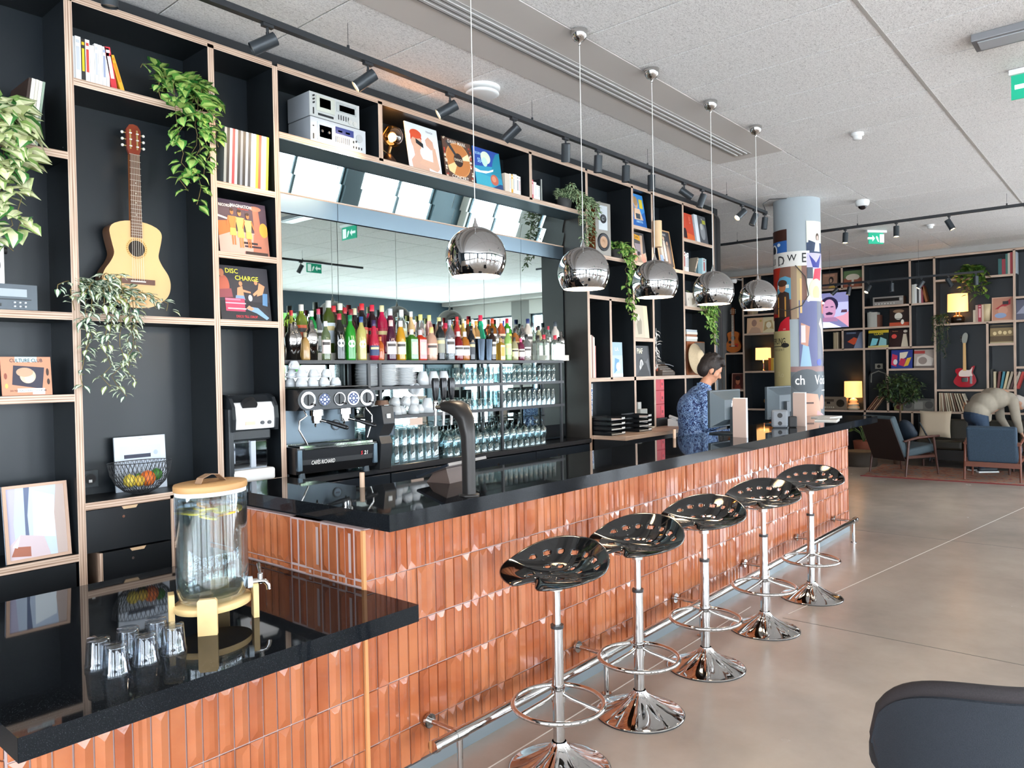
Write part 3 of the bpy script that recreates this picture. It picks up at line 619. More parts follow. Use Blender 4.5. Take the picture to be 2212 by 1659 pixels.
# ================= STOOLS =================
SEATM = mat('#0b0c0d', 0.07, spec=.6, coat=1.0, name='gloss_black_plastic')
def seat_mesh():
    # tractor seat: +x is the front (two thigh lobes), -x the raised pierced back
    b = MB(); nu, nv = 132, 60; vs = []; 
    def outline(th):
        c, s = math.cos(th), math.sin(th)
        rx = .185 if c > 0 else .175; r = 1.0
        ry = .232
        return V((rx*c*(1+.10*abs(s)*max(0, c)), ry*s*(1-.0*c), 0))
    def P(u, v):
        th = 2*PI*u; o = outline(th); q = v
        x, y = o.x*q, o.y*q
        front = max(0, math.cos(th)); back = max(0, -math.cos(th))
        z = .006 + .030*q**2 + .100*(q**3)*(back**1.3) + .016*(q**3)*abs(math.sin(th))
        nt_ = math.exp(-(y/.035)**2)*min(1, front*1.5)
        z += .012*q*nt_ - .030*(max(0, q-.75)/.25)**1.5*front
        x += .060*max(0, q-.5)*front*(1-nt_) - .055*q*nt_*max(0, q-.2)
        x -= .03*q**3*back
        return V((x, y, z))
    vs.append(P(0, 0))
    for j in range(1, nv+1):
        for i in range(nu): vs.append(P(i/nu, j/nv))
    holes = []
    for a in (-62, -41, -20.5, 0, 20.5, 41, 62): holes.append((PI+math.radians(a), .80, .0135))
    for a in (-44, -15, 15, 44): holes.append((PI+math.radians(a), .50, .0125))
    for a in (-32, 32): holes.append((math.radians(a), .55, .012))
    H_ = []
    for th, q, r in holes: o = P((th/(2*PI)) % 1, q); H_.append((V((o.x, o.y, o.z)), r))
    vs2 = [v.copy() for v in vs]; inside = set()
    for k, v in enumerate(vs):
        for c_, r in H_:
            d = (v-c_).length
            if d < r*.80: inside.add(k)
            elif d < r*1.28: vs2[k] = c_ + (v-c_)*(r/d)
    fs = []
    for i in range(nu): fs.append((0, 1+i, 1+(i+1) % nu))
    for j in range(nv-1):
        for i in range(nu):
            a = 1+j*nu+i; c = 1+j*nu+(i+1) % nu; fs.append((a, a+nu, c+nu, c))
    fs = [f for f in fs if not any(k in inside for k in f)]
    b.add(vs2, fs, 0, True); return b
def stool(x, y, rz, label):
    t = thing('bar_stool', label, 'bar stool', (x, y, 0), rz, 'bar stools along the counter')
    b = seat_mesh(); b.T = Matrix.Identity(4); o = b.build('seat', SEATM, t, solid=.007); o.location = (.01, 0, .795)
    b = MB(); b.lathe([(.005, .770), (.06, .772), (.085, .782), (.088, .794), (.075, .802)], n=28); b.cyl((0, 0, .745), (0, 0, .775), .026, n=20); b.build('seat_plate', mat('#b9b5ae', .28, .9), t)
    b = MB(); b.cyl((0, .02, .757), (0, -.115, .757), .005, n=10); b.cyl((0, -.09, .757), (0, -.118, .757), .008, n=10); b.build('height_lever', CHROME, t)
    b = MB(); b.cyl((0, 0, .59), (0, 0, .76), .0165, n=24); b.build('piston', CHROME, t)
    b = MB(); b.cyl((0, 0, .588), (0, 0, .602), .0275, n=24); b.build('collar', mat('#2a2a2b', .3), t)
    b = MB(); b.cyl((0, 0, .05), (0, 0, .59), .0245, n=28); b.build('column', CHROME, t)
    b = MB(); R = .190; zf = .272; b.tube([(R*math.cos(2*PI*i/56), R*math.sin(2*PI*i/56), zf) for i in range(56)], .0105, 12, closed=True)
    for a in (100, 220, 340): a = math.radians(a); b.tube([(.022*math.cos(a), .022*math.sin(a), zf+.045), (.06*math.cos(a), .06*math.sin(a), zf+.03), (R*math.cos(a), R*math.sin(a), zf)], .0085, 10)
    b.cyl((0, 0, zf+.01), (0, 0, zf+.075), .029, n=24); b.build('foot_ring', CHROME, t)
    b = MB(); n = 96; prof = [(.030, .115), (.034, .100), (.055, .078), (.09, .055), (.14, .030), (.185, .013), (.205, .008)]; vs = []
    for k, (r, z) in enumerate(prof):
        for i in range(n):
            a = 2*PI*i/n; ph = (i % 12)/12; rib = .008*math.exp(-((ph-.5)/.10)**2)*math.sin(PI*min(1, k/5.2)) if 0 < k < 6 else 0
            vs.append((r*math.cos(a), r*math.sin(a), z+rib))
    b.add(vs, [(k*n+i, k*n+(i+1) % n, (k+1)*n+(i+1) % n, (k+1)*n+i) for k in range(len(prof)-1) for i in range(n)][::1], 0, True)
    b.lathe([(.205, .008), (.212, .006), (.212, .001)], n=64); b.build('base', CHROME, t)
    b = MB(); b.lathe([(.213, .0), (.214, .004), (.2125, .005)], n=64); b.build('floor_ring', mat('#141414', .6), t)
    return t
SL = ['glossy black tractor-seat bar stool with chrome foot ring, nearest the camera', 'glossy black tractor-seat bar stool, second from the near end', 'glossy black tractor-seat bar stool, middle one of the five', 'glossy black tractor-seat bar stool, second from the far end', 'glossy black tractor-seat bar stool, farthest from the camera']
SA = [183, 183, 186, 186, 186]
s0 = stool(2.479, 1.888, math.radians(SA[0]), SL[0])
for i, (x, y) in enumerate(((3.123, 1.887), (3.837, 1.89), (4.621, 1.87), (5.467, 1.866))): dup(s0, (x, y, 0), math.radians(SA[i+1]), SL[i+1])

# ================= ON THE BAR =================
# beer tower
t = thing('beer_tower', 'matt dark beer tower with three black tap handles on the bar', 'beer tap', (2.372, 2.275, ZH), math.radians(-6))
b = MB(); sec = [((0, 0, .0), .030, .040), ((0, 0, .15), .030, .040), ((0, .0, .26), .031, .045), ((-.0, .015, .33), .036, .055), ((0, .045, .37), .034, .075), ((0, .085, .385), .030, .088), ((0, .125, .388), .024, .090)]
nn_ = 20; vs = []
dirs = [(0, 0, 1), (0, 0, 1), (0, .1, 1), (0, .4, 1), (0, .9, .5), (0, 1, .15), (0, 1, 0)]
for (c, rt_, rw), d in zip(sec, dirs):
    d = V(d).normalized(); a = V((1, 0, 0)); e = d.cross(a)
    for j in range(nn_):
        th = 2*PI*j/nn_; cs, sn = math.cos(th), math.sin(th); q = (abs(cs)**3+abs(sn)**3)**(-1/3)
        vs.append(V(c)+a*(rw*cs*q*.62)+e*(rt_*sn*q))
b.add(vs, [(k*nn_+j, k*nn_+(j+1) % nn_, (k+1)*nn_+(j+1) % nn_, (k+1)*nn_+j) for k in range(6) for j in range(nn_)], 0, True); b.add(vs[-nn_:], [tuple(range(nn_))], 0)
b.lathe([(.045, 0), (.045, .006), (.03, .008)], n=28); b.build('tower_body', mat('#302d2b', .38, .5), t)
for i, x in enumerate((-.046, 0.0, .046)):
    b = MB(); b.cyl((x, .12, .385), (x, .165, .385), .011, n=14); b.cyl((x, .165, .372), (x, .165, .41), .013, n=16); b.sph((x, .165, .405), .014); b.cyl((x, .165, .375), (x, .172, .30), .0065, n=12); b.build('tap', CHROME, t)
    b = MB(); b.lathe([(.009, .415), (.013, .43), (.017, .47), (.018, .50), (.014, .515)], (x, .165, 0), n=16); b.build('tap_handle', mat('#121315', .2), t)
# drip holder reflected etc: slim till screen lying on its stand
t = thing('till_screen', 'slim dark till screen with silver edge behind the beer tower', 'screen', (2.66, 2.66, ZH), math.radians(10))
b = MB(); b.T = Matrix.Translation((0, 0, .075)) @ Matrix.Rotation(math.radians(-20), 4, 'X'); b.box(-.165, .165, -.09, .11, -.012, 0); b.build('screen', mat('#20242a', .15), t)
b = MB(); b.T = Matrix.Translation((0, 0, .075)) @ Matrix.Rotation(math.radians(-20), 4, 'X'); b.box(-.167, .167, -.096, -.090, -.013, .001); b.build('silver_edge', CHROME, t)
b = MB(); b.prism([(-.05, 0), (.09, 0), (.05, .045), (-.03, .072)], -.10, .10, 0, 'x'); b.build('stand', mat('#5b4a42', .5), t)
for k, (x, y, lab) in enumerate(((2.262, 2.875, 'small upright wooden peg on the bar top beside the coffee machine'), (5.25, 2.82, 'small upright wooden peg on the bar top near the bartender'))):
    b = MB(); b.cyl((0, 0, 0), (0, 0, .07), .012, n=14); tag(b.build('wooden_peg', mat('#c3a389', .5), loc=(x, y, ZH)), lab, 'peg')
# monitors seen from behind
DM = mat('#2b363d', .5, name='monitor_plastic')
def monitor(p, rz, label, logo=True):
    t = thing('computer_monitor', label, 'monitor', p, rz)     # screen faces +x, we see the back (-x side)
    b = MB(); b.box(-.0, .025, -.25, .25, .06, .36); b.build('screen', DM, t, bevel=.004)
    b = MB(); vs = [(0, -.24, .07), (0, .24, .07), (0, .24, .35), (0, -.24, .35), (-.055, -.12, .12), (-.055, .12, .12), (-.055, .12, .28), (-.055, -.12, .28)]
    b.add(vs, [(4, 7, 6, 5), (0, 4, 5, 1), (1, 5, 6, 2), (2, 6, 7, 3), (3, 7, 4, 0)]); b.build('back_cover', mat('#3b454b', .55), t)
    b = MB(); b.box(-.085, -.05, -.03, .03, 0.01, .22); b.box(-.12, .10, -.10, .10, 0, .012); b.build('stand', mat('#2c343a', .5), t, bevel=.003)
    if logo:
        b = MB(); b.box(-.056, -.0555, -.008, -.002, .23, .27); b.box(-.056, -.0555, .002, .008, .21, .25); b.box(-.056, -.0555, -.002, .008, .244, .250); b.build('logo', mat('#e8e8e8', .4), t)
monitor((5.83, 2.66, ZH), math.radians(86), 'dark computer monitor turned away, in front of the bartender')
monitor((6.95, 2.64, ZH), math.radians(86), 'dark computer monitor turned away, in front of the column', False)
def panel_stand(p, rz, label):
    t = thing('notice_board', label, 'display panel', p, rz); b = MB(); b.box(-.012, .0, -.06, .06, 0, .30); b.build('board', mat('#b6a39a', .5), t)
    b = MB(); b.box(0, .012, -.06, .06, 0, .305); b.build('backing', mat('#dfe6e8', .3), t)
panel_stand((5.56, 2.42, ZH), math.radians(-12), 'pale pink-grey upright panel beside the nearer monitor')
panel_stand((6.88, 2.43, ZH), math.radians(-12), 'pale pink-grey upright panel beside the farther monitor')
t = thing('payment_terminal', 'grey and black payment terminal holder left of the farther monitor', 'card terminal', (6.62, 2.52, ZH), math.radians(30))
b = MB(); b.box(-.04, .0, -.07, .07, 0, .16); b.build('holder', mat('#6a6f75', .45), t, bevel=.02)
b = MB(); b.cyl((-.042, 0, .11), (-.036, 0, .11), .022, n=20); b.cyl((-.042, .0, .04), (-.036, 0, .04), .018, n=20); b.build('knob', GRILLE, t)
b = MB(); b.box(.01, .05, -.04, .05, 0, .12); b.box(-.01, .03, -.15, -.08, .0, .10); b.build('reader', GRILLE, t, bevel=.01)
for k, (x, y, r_) in enumerate(((7.7, 2.45, .2), (8.15, 2.6, -.1))):
    b = MB(); b.box(-.15, .15, -.10, .10, 0, .012); tag(b.build('paper_stack', mat('#e2dcd2', .7), loc=(x, y, ZH), rz=r_), 'low stack of pale papers on the far bar end, %s one' % ('nearer' if k == 0 else 'farther'), 'papers')

# water dispenser
BAM = mat('#d9b77f', .45, var=.12, vs=30, name='bamboo'); BAM2 = mat('#b98c5a', .5, var=.15, vs=12, name='lid_wood')
DC = V((1.272, 2.43, ZL)); DR = math.radians(16)
t = thing('water_dispenser', 'oval glass water dispenser with fruit slices, bamboo lid and stand', 'drink dispenser', DC, DR)
OX, OY = .128, .100   # oval
def oval(r, z): return (r, z)
bz = .075
b = MB()
pr = [(.02, bz+.006), (.80, bz+.008), (.93, bz+.018), (.985, bz+.05), (1.0, bz+.09), (1.0, bz+.365)]
b.lathe([(r, z) for r, z in pr], n=56, sx=OX, sy=OY, closed=True); b.lathe([(r*.975 if r > .1 else r, z+(.012 if k < 3 else 0)) for k, (r, z) in enumerate(pr)], n=56, sx=OX, sy=OY, closed=True)
b.lathe([(1.0, bz+.365), (.975, bz+.365)], n=56, sx=OX, sy=OY, closed=True); b.build('glass_jar', GLASS, t)
b = MB(); b.lathe([(.02, bz+.02), (.9, bz+.032), (.968, bz+.09), (.968, bz+.325), (.01, bz+.325)], n=56, sx=OX, sy=OY, closed=True); b.build('water', WATER, t)
b = MB(); b.lathe([(.985, bz+.366), (.985, bz+.380), (.01, bz+.380)], n=56, sx=OX, sy=OY); b.build('seal', mat('#e9e7e0', .4), t)
b = MB(); b.lathe([(1.01, bz+.380), (1.02, bz+.384), (1.02, bz+.397), (1.0, bz+.401), (.001, bz+.401)], n=56, sx=OX, sy=OY, closed=True); lid = b.build('lid', BAM2, t)
b = MB(); zt = bz+.402; pts = [(-.055, 0, zt), (-.045, 0, zt+.018), (-.01, 0, zt+.028), (.025, 0, zt+.024), (.045, 0, zt+.008), (.055, 0, zt)]
for i in range(5):
    a, c = pts[i], pts[i+1]; b.quad((a[0], -.014, a[2]), (c[0], -.014, c[2]), (c[0], .014, c[2]), (a[0], .014, a[2]))
b.build('strap', mat('#8e6f55', .5), lid, solid=.002)
rr = random.Random(5)
for i in range(11):
    a = rr.uniform(0, 2*PI); q = rr.uniform(.35, .78); x, y = OX*q*math.cos(a), OY*q*math.sin(a); lemon = i % 3 != 1; r = .030
    b = MB(); b.T = Matrix.Translation((x, y, bz+.292+.003*(i % 8))) @ Euler((rr.uniform(-.25, .25), rr.uniform(-.25, .25), 0)).to_matrix().to_4x4()
    b.cyl((0, 0, 0), (0, 0, .006), r, n=24, m=0); b.cyl((0, 0, .0061), (0, 0, .0066), r*.86, n=24, m=1)
    b.build('fruit_slice', [mat('#e8a01e' if not lemon else '#e6cf4a', .4), mat('#f4b13a' if not lemon else '#f3e9a0', .4)], t)
b = MB(); b.lathe([(1.06, bz-.016), (1.07, bz-.012), (1.07, bz+.002), (1.05, bz+.005), (.001, bz+.005)], n=48, sx=OX, sy=OY); b.build('stand_tray', BAM, t)
for a, (lx, ly) in enumerate(((-.105, -.082), (.104, -.084), (.106, .080), (-.103, .082))):
    b = MB(); w_ = .030; b.prism([(-w_, 0), (w_, 0), (w_, bz+.035), (w_-.006, bz+.042), (-w_+.006, bz+.042), (-w_, bz+.035)], -.009, .009, 0, 'y')
    o = b.build('leg', BAM, t, loc=(lx, ly, 0), rz=[-.9, .9, -.9, .9][a], bevel=.002)
b = MB(); fx, fy = .092, -.080; b.T = Matrix.Translation((fx, fy, bz+.045)) @ Matrix.Rotation(math.radians(-42), 4, 'Z')
b.cyl((-.012, 0, 0), (.004, 0, 0), .020, n=24, m=1); b.cyl((.0, 0, 0), (.035, 0, 0), .011, n=18); b.cyl((.03, 0, -.008), (.03, 0, .026), .009, n=16); b.tube([(.03, 0, 0), (.045, 0, -.002), (.055, 0, -.016), (.057, 0, -.032)], .0085, 14)
b.tube([(.03, 0, .026), (.03, .018, .034), (.03, .055, .046)], [.005, .006, .0075], 10); b.build('tap', [CHROME, mat('#d5e2ec', .3)], t)

# tumblers upside down in front of the dispenser
def tumbler():
    b = MB(); n = 36
    def ring(r, z, fac=0.0):
        return [((r+(fac*(.5+.5*math.cos(12*2*PI*i/n))))*math.cos(2*PI*i/n)*1.0 for i in range(n)), z]
    prof = [(.0375, 0.0, 0), (.0375, .012, 0), (.0360, .016, .0014), (.0315, .078, .0016), (.0295, .086, .0), (.001, .087, 0)]
    vs = []
    for r, z, f in prof:
        for i in range(n):
            a = 2*PI*i/n; q = r-(f*(.5+.5*math.cos(12*a))); vs.append((q*math.cos(a), q*math.sin(a), z))
    b.add(vs, [(k*n+i, k*n+(i+1) % n, (k+1)*n+(i+1) % n, (k+1)*n+i) for k in range(len(prof)-1) for i in range(n)], 0, True)
    b.lathe([(.0355, 0.0005), (.0352, .014), (.0295, .074), (.001, .076)], n=n, closed=True); b.lathe([(.0375, 0), (.0355, .0005)], n=n, closed=True)
    return b
GLASS2 = thin_glass('tumbler_glass', (0.86, 0.88, 0.90), (.8, .82, .85), 0.05, 0.42)
tb = tumbler(); g0 = tb.build('glass_tumbler', GLASS2, loc=(.872, 2.225, ZL)); tag(g0, 'upturned glass tumbler on the low counter, front left of the six', 'glass', 'upturned tumblers on the low counter')
for (x, y), l in zip(((.962, 2.243), (1.052, 2.26), (.862, 2.318), (.952, 2.337), (1.042, 2.352)), ('front middle of the six', 'front right of the six', 'back left of the six', 'back middle of the six', 'back right of the six')):
    dup(g0, (x, y, ZL), label='upturned glass tumbler on the low counter, ' + l)

# ================= SHELF PROPS =================
def fr(F, x, d, z):      # a point given along / behind the shelf front -> world
    (ox, oy, oz), a, dep = F; return V((ox+x*math.cos(a)-d*math.sin(a), oy+x*math.sin(a)+d*math.cos(a), oz+z+.0008))
PAPER = mat('#e9e3d6', .8, name='paper')
def flat(b, mats, w_, h_, art, y0=-.0002, ox=0.0, oz=0.0):
    """printed picture: shapes in unit coordinates on the front face (towards -y)"""
    def mi(c):
        m = mat(c, .45)
        if m not in mats: mats.append(m)
        return mats.index(m)
    def cl(v): return max(0, min(1, v))
    y = y0
    for a in art:
        k = a[0]; y -= .00012
        if k == 'r': _, x, z, w2, h2, c = a; P = [(x, z), (x+w2, z), (x+w2, z+h2), (x, z+h2)]
        elif k == 'e': _, x, z, rx, rz_, c = a; P = [(x+rx*math.cos(2*PI*i/24), z+rz_*math.sin(2*PI*i/24)) for i in range(24)]
        elif k == 'p': _, P, c = a
        elif k == 't':
            _, x, z, s_, body, c = a[:6]; sq = a[6] if len(a) > 6 else 1.0; al = a[7] if len(a) > 7 else 'CENTER'
            b.text(body, s_*h_, (ox+(x-.5)*w_, y, oz+z*h_), (1, 0, 0), (0, 0, 1), mi(c), 0, al, sq, .012); continue
        P = [(cl(p), cl(q)) for p, q in P]
        b.add([(ox+(p-.5)*w_, y, oz+q*h_) for p, q in P], [tuple(range(len(P)))], mi(c))
def cover(F, x, d, z, w_, h_, th, base, art, name, label, cat, group=None, lean=.12, rz=0, rim=None, yaw=0):
    """sleeve, box or frame standing on its lower edge, leaning back"""
    p = fr(F, x, d, z+th*math.sin(lean)); mats = [mat(base, .35 if not rim else .5), mat(rim or base, .5)]
    b = MB(); b.box(-w_/2, w_/2, 0, th, 0, h_, 0)
    if rim:
        q = .014; y = -.006
        for bx in ((-w_/2, w_/2, 0, q), (-w_/2, w_/2, h_-q, h_)): b.box(bx[0], bx[1], y, .004, bx[2], bx[3], 1)
        b.box(-w_/2, -w_/2+q, y, .004, q, h_-q, 1); b.box(w_/2-q, w_/2, y, .004, q, h_-q, 1)
        flat(b, mats, w_-2*q, h_-2*q, art, oz=q)
    else: flat(b, mats, w_, h_, art)
    o = b.build(name, mats, loc=p, rz=F[1]+yaw); o.rotation_euler = Euler((-lean, 0, F[1]+yaw)); 
    return tag(o, label, cat, group)
def book(F, x, z, th, h_, dep, col, lean, label, group, d0=.03, band=None, name='book'):
    mats = [mat(col, .45), PAPER]; b = MB()
    b.box(-th/2, th/2, 0, dep, 0, h_, 0); b.box(-th/2+.0015, th/2-.0015, .004, dep+.0005, .003, h_+.0004, 1)
    b.box(-th/2, th/2, -.0004, .003, 0, h_+.0006, 0)
    if band: mats.append(mat(band, .5)); b.box(-th*.30, th*.30, -.0008, 0, h_*.25, h_*.78, 2); b.box(-th*.32, th*.32, -.0008, 0, h_*.86, h_*.93, 2)
    o = b.build(name, mats, loc=fr(F, x, d0, z+abs(math.sin(lean))*th/2+.0004)); o.rotation_euler = Euler((0, lean, F[1])); return tag(o, label, 'record sleeve' if name == 'record_sleeve' else 'book', group)
def row(F, x0, z, specs, where, group, d0=.03, dep=.16, name='book', kind='book', lean0=0.0, gap=.0012):
    """specs: (thickness, height, colour, colour word, band?, lean)"""
    x = x0; n = len(specs)
    for i, sp in enumerate(specs):
        th, h_, col, cw = sp[:4]; bd = sp[4] if len(sp) > 4 else None; ln = sp[5] if len(sp) > 5 else lean0
        c, s_ = math.cos(ln), math.sin(ln); zz = z
        if i and ln != pl: x += max(0, (h_*abs(s_))*(-1 if ln < 0 else 0)*-.0)
        book(F, x+th/2/c, zz, th, h_, dep, col, ln, '%s %s, %s from left %s' % (cw, kind, ORD[i], where), group, d0, bd, name)
        x += th/c + gap; pl = ln
    return x
rr = random.Random(11)
# --- classical guitar ---
def guitar_outline(L, wu, ww, wl, n=40):
    pts = []
    # half outline control: (t along body from bottom, half width)
    key = [(0, 0), (.01, .30*wl), (.06, .62*wl), (.15, .90*wl), (.28, 1.0*wl), (.40, .94*wl), (.52, (ww+wl)/2*.90), (.61, ww), (.70, ww*1.06), (.80, wu*.98), (.88, wu), (.94, wu*.86), (.985, wu*.5), (1.0, wu*.16)]
    def ev(t):
        for i in range(len(key)-1):
            if key[i][0] <= t <= key[i+1][0]:
                p0 = key[max(0, i-1)]; p1, p2 = key[i], key[i+1]; p3 = key[min(len(key)-1, i+2)]
                u = (t-p1[0])/(p2[0]-p1[0]); m1 = (p2[1]-p0[1])/max(1e-6, p2[0]-p0[0])*(p2[0]-p1[0]); m2 = (p3[1]-p1[1])/max(1e-6, p3[0]-p1[0])*(p2[0]-p1[0])
                return (2*u**3-3*u**2+1)*p1[1]+(u**3-2*u**2+u)*m1+(-2*u**3+3*u**2)*p2[1]+(u**3-u**2)*m2
    ts = [0, .003, .01, .025]+[i/n for i in range(2, n)]+[.99, 1.0]
    R = [(max(0, ev(t)), t*L) for t in ts]
    return R[1:]+[(-x, z) for x, z in R[::-1]][:-1]
def acoustic(p, rz, L, label, top, side, neck, small=False, lean=0.0, red=False):
    """origin at bottom centre of the body back; front towards -y; L whole length"""
    t = thing('acoustic_guitar', label, 'guitar', p, rz); k = L/1.0
    bl = .475*k; dpt = .092*k; O = guitar_outline(bl, .138*k, .118*k, .182*k)
    b = MB(); b.prism(O, -dpt, 0, 0, 'y', 1, True); b.build('body', [mat(top, .3, coat=.3, var=.06, vs=4), mat(side, .28, coat=.3)], t)
    y = -dpt; zc = .325*k
    b = MB(); b.cyl((0, y-.0006, zc), (0, y-.0002, zc), .058*k, n=40, m=0); b.cyl((0, y-.0012, zc), (0, y-.0004, zc), .044*k, n=40, m=1)
    for i in range(30): a = 2*PI*i/30; b.cyl((.051*k*math.cos(a), y-.001, zc+.051*k*math.sin(a)), (.051*k*math.cos(a), y-.0007, zc+.051*k*math.sin(a)), .0028*k, n=6, m=2)
    if small: b.cyl((-.075*k, y-.0012, .235*k), (-.075*k, y-.0004, .235*k), .034*k, n=30, m=1)
    b.build('sound_hole', [mat('#d9a860' if not small else side, .35), mat('#2a211a', .8), mat('#7a4a20', .4)], t)
    b = MB(); w0, w1 = .030*k, .026*k; zt = .835*k; b.add([(-w0, y-.008, .385*k), (w0, y-.008, .385*k), (w1, y-.008, zt), (-w1, y-.008, zt), (-w0, y, .385*k), (w0, y, .385*k), (w1, y, zt), (-w1, y, zt)], [(0, 1, 2, 3), (0, 4, 5, 1), (1, 5, 6, 2), (2, 6, 7, 3), (3, 7, 4, 0)])
    for i in range(19):
        z = zt-(zt-.385*k)*(1-2**(-i/12.0))/(1-2**(-19/12.0)) if i else zt; b.box(-w0, w0, y-.0092, y-.008, z-.0008, z+.0008, 1)
    for i in (5, 7, 9, 12): z = zt-(zt-.385*k)*(1-2**(-(i-.5)/12.0))/(1-2**(-19/12.0)); b.cyl((0, y-.0092, z), (0, y-.008, z), .003*k, n=10, m=1)
    b.build('fretboard', [mat('#6a4630' if not small else '#5a2f18', .5, var=.15, vs=30), mat('#d8d0c0', .3, .6)], t)
    b = MB(); b.prism([(-w0*.95, .42*k), (w0*.95, .42*k), (w1*.95, zt), (-w1*.95, zt)], y, y+.020, 0, 'y'); b.build('neck', mat(neck, .3, coat=.3), t)
    b = MB(); b.prism([(-w1, zt), (w1, zt), (.036*k, zt+.03*k), (.038*k, zt+.135*k), (.022*k, zt+.160*k), (0, zt+.166*k), (-.022*k, zt+.160*k), (-.038*k, zt+.135*k), (-.036*k, zt+.03*k)], y+.0, y+.016, 0, 'y')
    for s_ in (-1, 1):
        b.box(s_*.018*k-.004, s_*.018*k+.004, y-.0012, y+.001, zt+.03*k, zt+.135*k, 1)
        for i in range(3): z = zt+(.045+.035*i)*k; b.cyl((s_*.036*k, y+.01, z), (s_*.052*k, y+.01, z), .003, n=8, m=1); b.sph((s_*.056*k, y+.01, z), .008*k, 2); b.cyl((s_*.018*k-.006, y-.004, z), (s_*.018*k+.006, y-.004, z), .004, n=8, m=2)
    b.build('headstock', [mat('#7e2d17' if not small else neck, .25, coat=.5), mat('#c8b070', .3, .8), mat('#eeeae0', .4)], t)
    b = MB(); zb = .145*k; b.box(-.092*k, .092*k, y-.008, y, zb-.014*k, zb+.014*k, 0); b.box(-.040*k, .040*k, y-.012, y-.008, zb-.003, zb+.003, 1); b.build('bridge', [mat('#5f3a2a', .4), mat('#efe8d8', .4)], t)
    b = MB()
    for i in range(6): xo = (i-2.5)/2.5; b.cyl((xo*.030*k, y-.013, zb), (xo*.020*k, y-.0105, zt), .0008, n=5)
    b.build('strings', mat('#d9d4c4', .3, .7), t)
    if red: b = MB(); b.prism([(.03*k, .12*k), (.11*k, .12*k), (.12*k, .19*k), (.05*k, .20*k)], y-.0015, y-.0004, 0, 'y'); b.build('sticker', mat('#c8372a', .4), t)
    return t
acoustic((1.772, 4.20, 2.035), 0, .975, 'blond classical guitar standing in the left shelving behind the trailing plant', '#dfb277', '#8a5a34', '#a8612c')
# --- plants ---
def vine_plant(name, label, p, strands, size, wr, mats, mid, seed, pot=True, base=None, density=.035, potc='#3b3a38', rz=0, potr=.07, bush=24):
    t = thing(name, label, 'plant', p, rz); rq = random.Random(seed)
    if pot:
        b = MB(); b.lathe([(potr*.75, 0.0), (potr, .10), (potr*.96, .105), (potr*.9, .085), (.001, .085)], n=20, closed=True); b.cyl((0, 0, 0), (0, 0, .002), potr*.74, n=20); b.build('pot', mat(potc, .7), t)
    b = MB(); st = MB(); nm = len(mats)-(1 if mid is not None else 0)
    for (dx, dy, dz, L) in strands:       # direction of escape then hang length
        q = V((0, 0, .09 if pot else .02)); pts = [q]; e = V((dx, dy, dz)); k = 6
        for i in range(1, k+1): u = i/k; pts.append(q+e*u+V((0, 0, .05*math.sin(PI*u))))
        m = max(1, int(L/.05)); x = pts[-1]
        for i in range(1, m+1): pts.append(x+V((rq.uniform(-.012, .012)*math.sqrt(i), rq.uniform(-.008, .008)*math.sqrt(i), -L*i/m)))
        st.tube(pts, .0018, 5)
        acc = 0
        for i in range(1, len(pts)):
            seg = pts[i]-pts[i-1]; acc += seg.length
            while acc > density:
                acc -= density; a = pts[i]-seg*rq.random(); ang = rq.uniform(0, 2*PI)
                d = V((math.cos(ang)*.9, -abs(math.sin(ang))*.8+.15, rq.uniform(-.9, .25)))
                L2 = size*1.1; tip = a+d*L2
                if min(a.z, tip.z) < .03 and max(a.y, tip.y)+p[1] > 3.93: d = V((d.x, -abs(d.y)-.2, d.z)); a = V((a.x, min(a.y, 3.90-p[1]), a.z))
                fade = 1 if i < len(pts)*.6 else .78
                leaf(b, a+d*.012, d, size*rq.uniform(.7, 1.2)*fade, wr, rq.randrange(nm), rq, .2, None if mid is None else len(mats)-1)
    for i in range(bush):
        ang = rq.uniform(0, 2*PI); a = V((math.cos(ang)*.06, math.sin(ang)*.045-.01, .10+rq.uniform(-.02, .06))); d = V((math.cos(ang), math.sin(ang)*.7-.25, rq.uniform(-.2, .9)))
        if d.z < .15 and (a+d*size).y+p[1] > 3.93: d.z = .25
        leaf(b, a, d, size*rq.uniform(.8, 1.25), wr, rq.randrange(nm), rq, .25, None if mid is None else len(mats)-1)
    st.build('stems', mat('#7c6a3c', .6), t); b.build('leaves', mats, t); return t
POTH = [mat('#3d7d33', .4), mat('#2c6428', .4), mat('#69a048', .4), mat('#a8c06a', .4)]
vine_plant('trailing_pothos', 'large trailing green pothos hanging beside the blond guitar', (1.985, 4.03, Z8+.018), [(-.16, -.12, .0, .10), (-.06, -.15, -.01, .55), (.02, -.16, -.01, .62), (.07, -.14, .0, .45), (.13, -.12, 0, .28), (-.10, -.14, 0, .30), (.0, -.15, 0, .40), (-.22, -.06, .08, .02), (.04, -.17, 0, .25)], .088, .82, POTH, 3, 21, density=.021, bush=44)
CAL = [mat('#b9c489', .45), mat('#88a85e', .45), mat('#3f7a3a', .45), mat('#e3e3b8', .45)]
vine_plant('variegated_vine', 'cream and green arrow-leaved vine hanging at the left edge of the picture', (1.10, 4.02, Z7+.018), [(-.02, -.13, .0, .42), (.05, -.14, .0, .52), (.00, -.15, .0, .60), (.08, -.12, .02, .30), (-.06, -.14, 0, .55), (.03, -.13, .0, .20), (-.10, -.13, 0, .5), (.10, -.06, .06, .02)], .125, .78, CAL, 3, 22, density=.024, bush=34)
TRA = [mat('#4f7052', .4), mat('#3d5e4c', .4), mat('#7b8a4a', .4), mat('#dfe4cf', .4)]
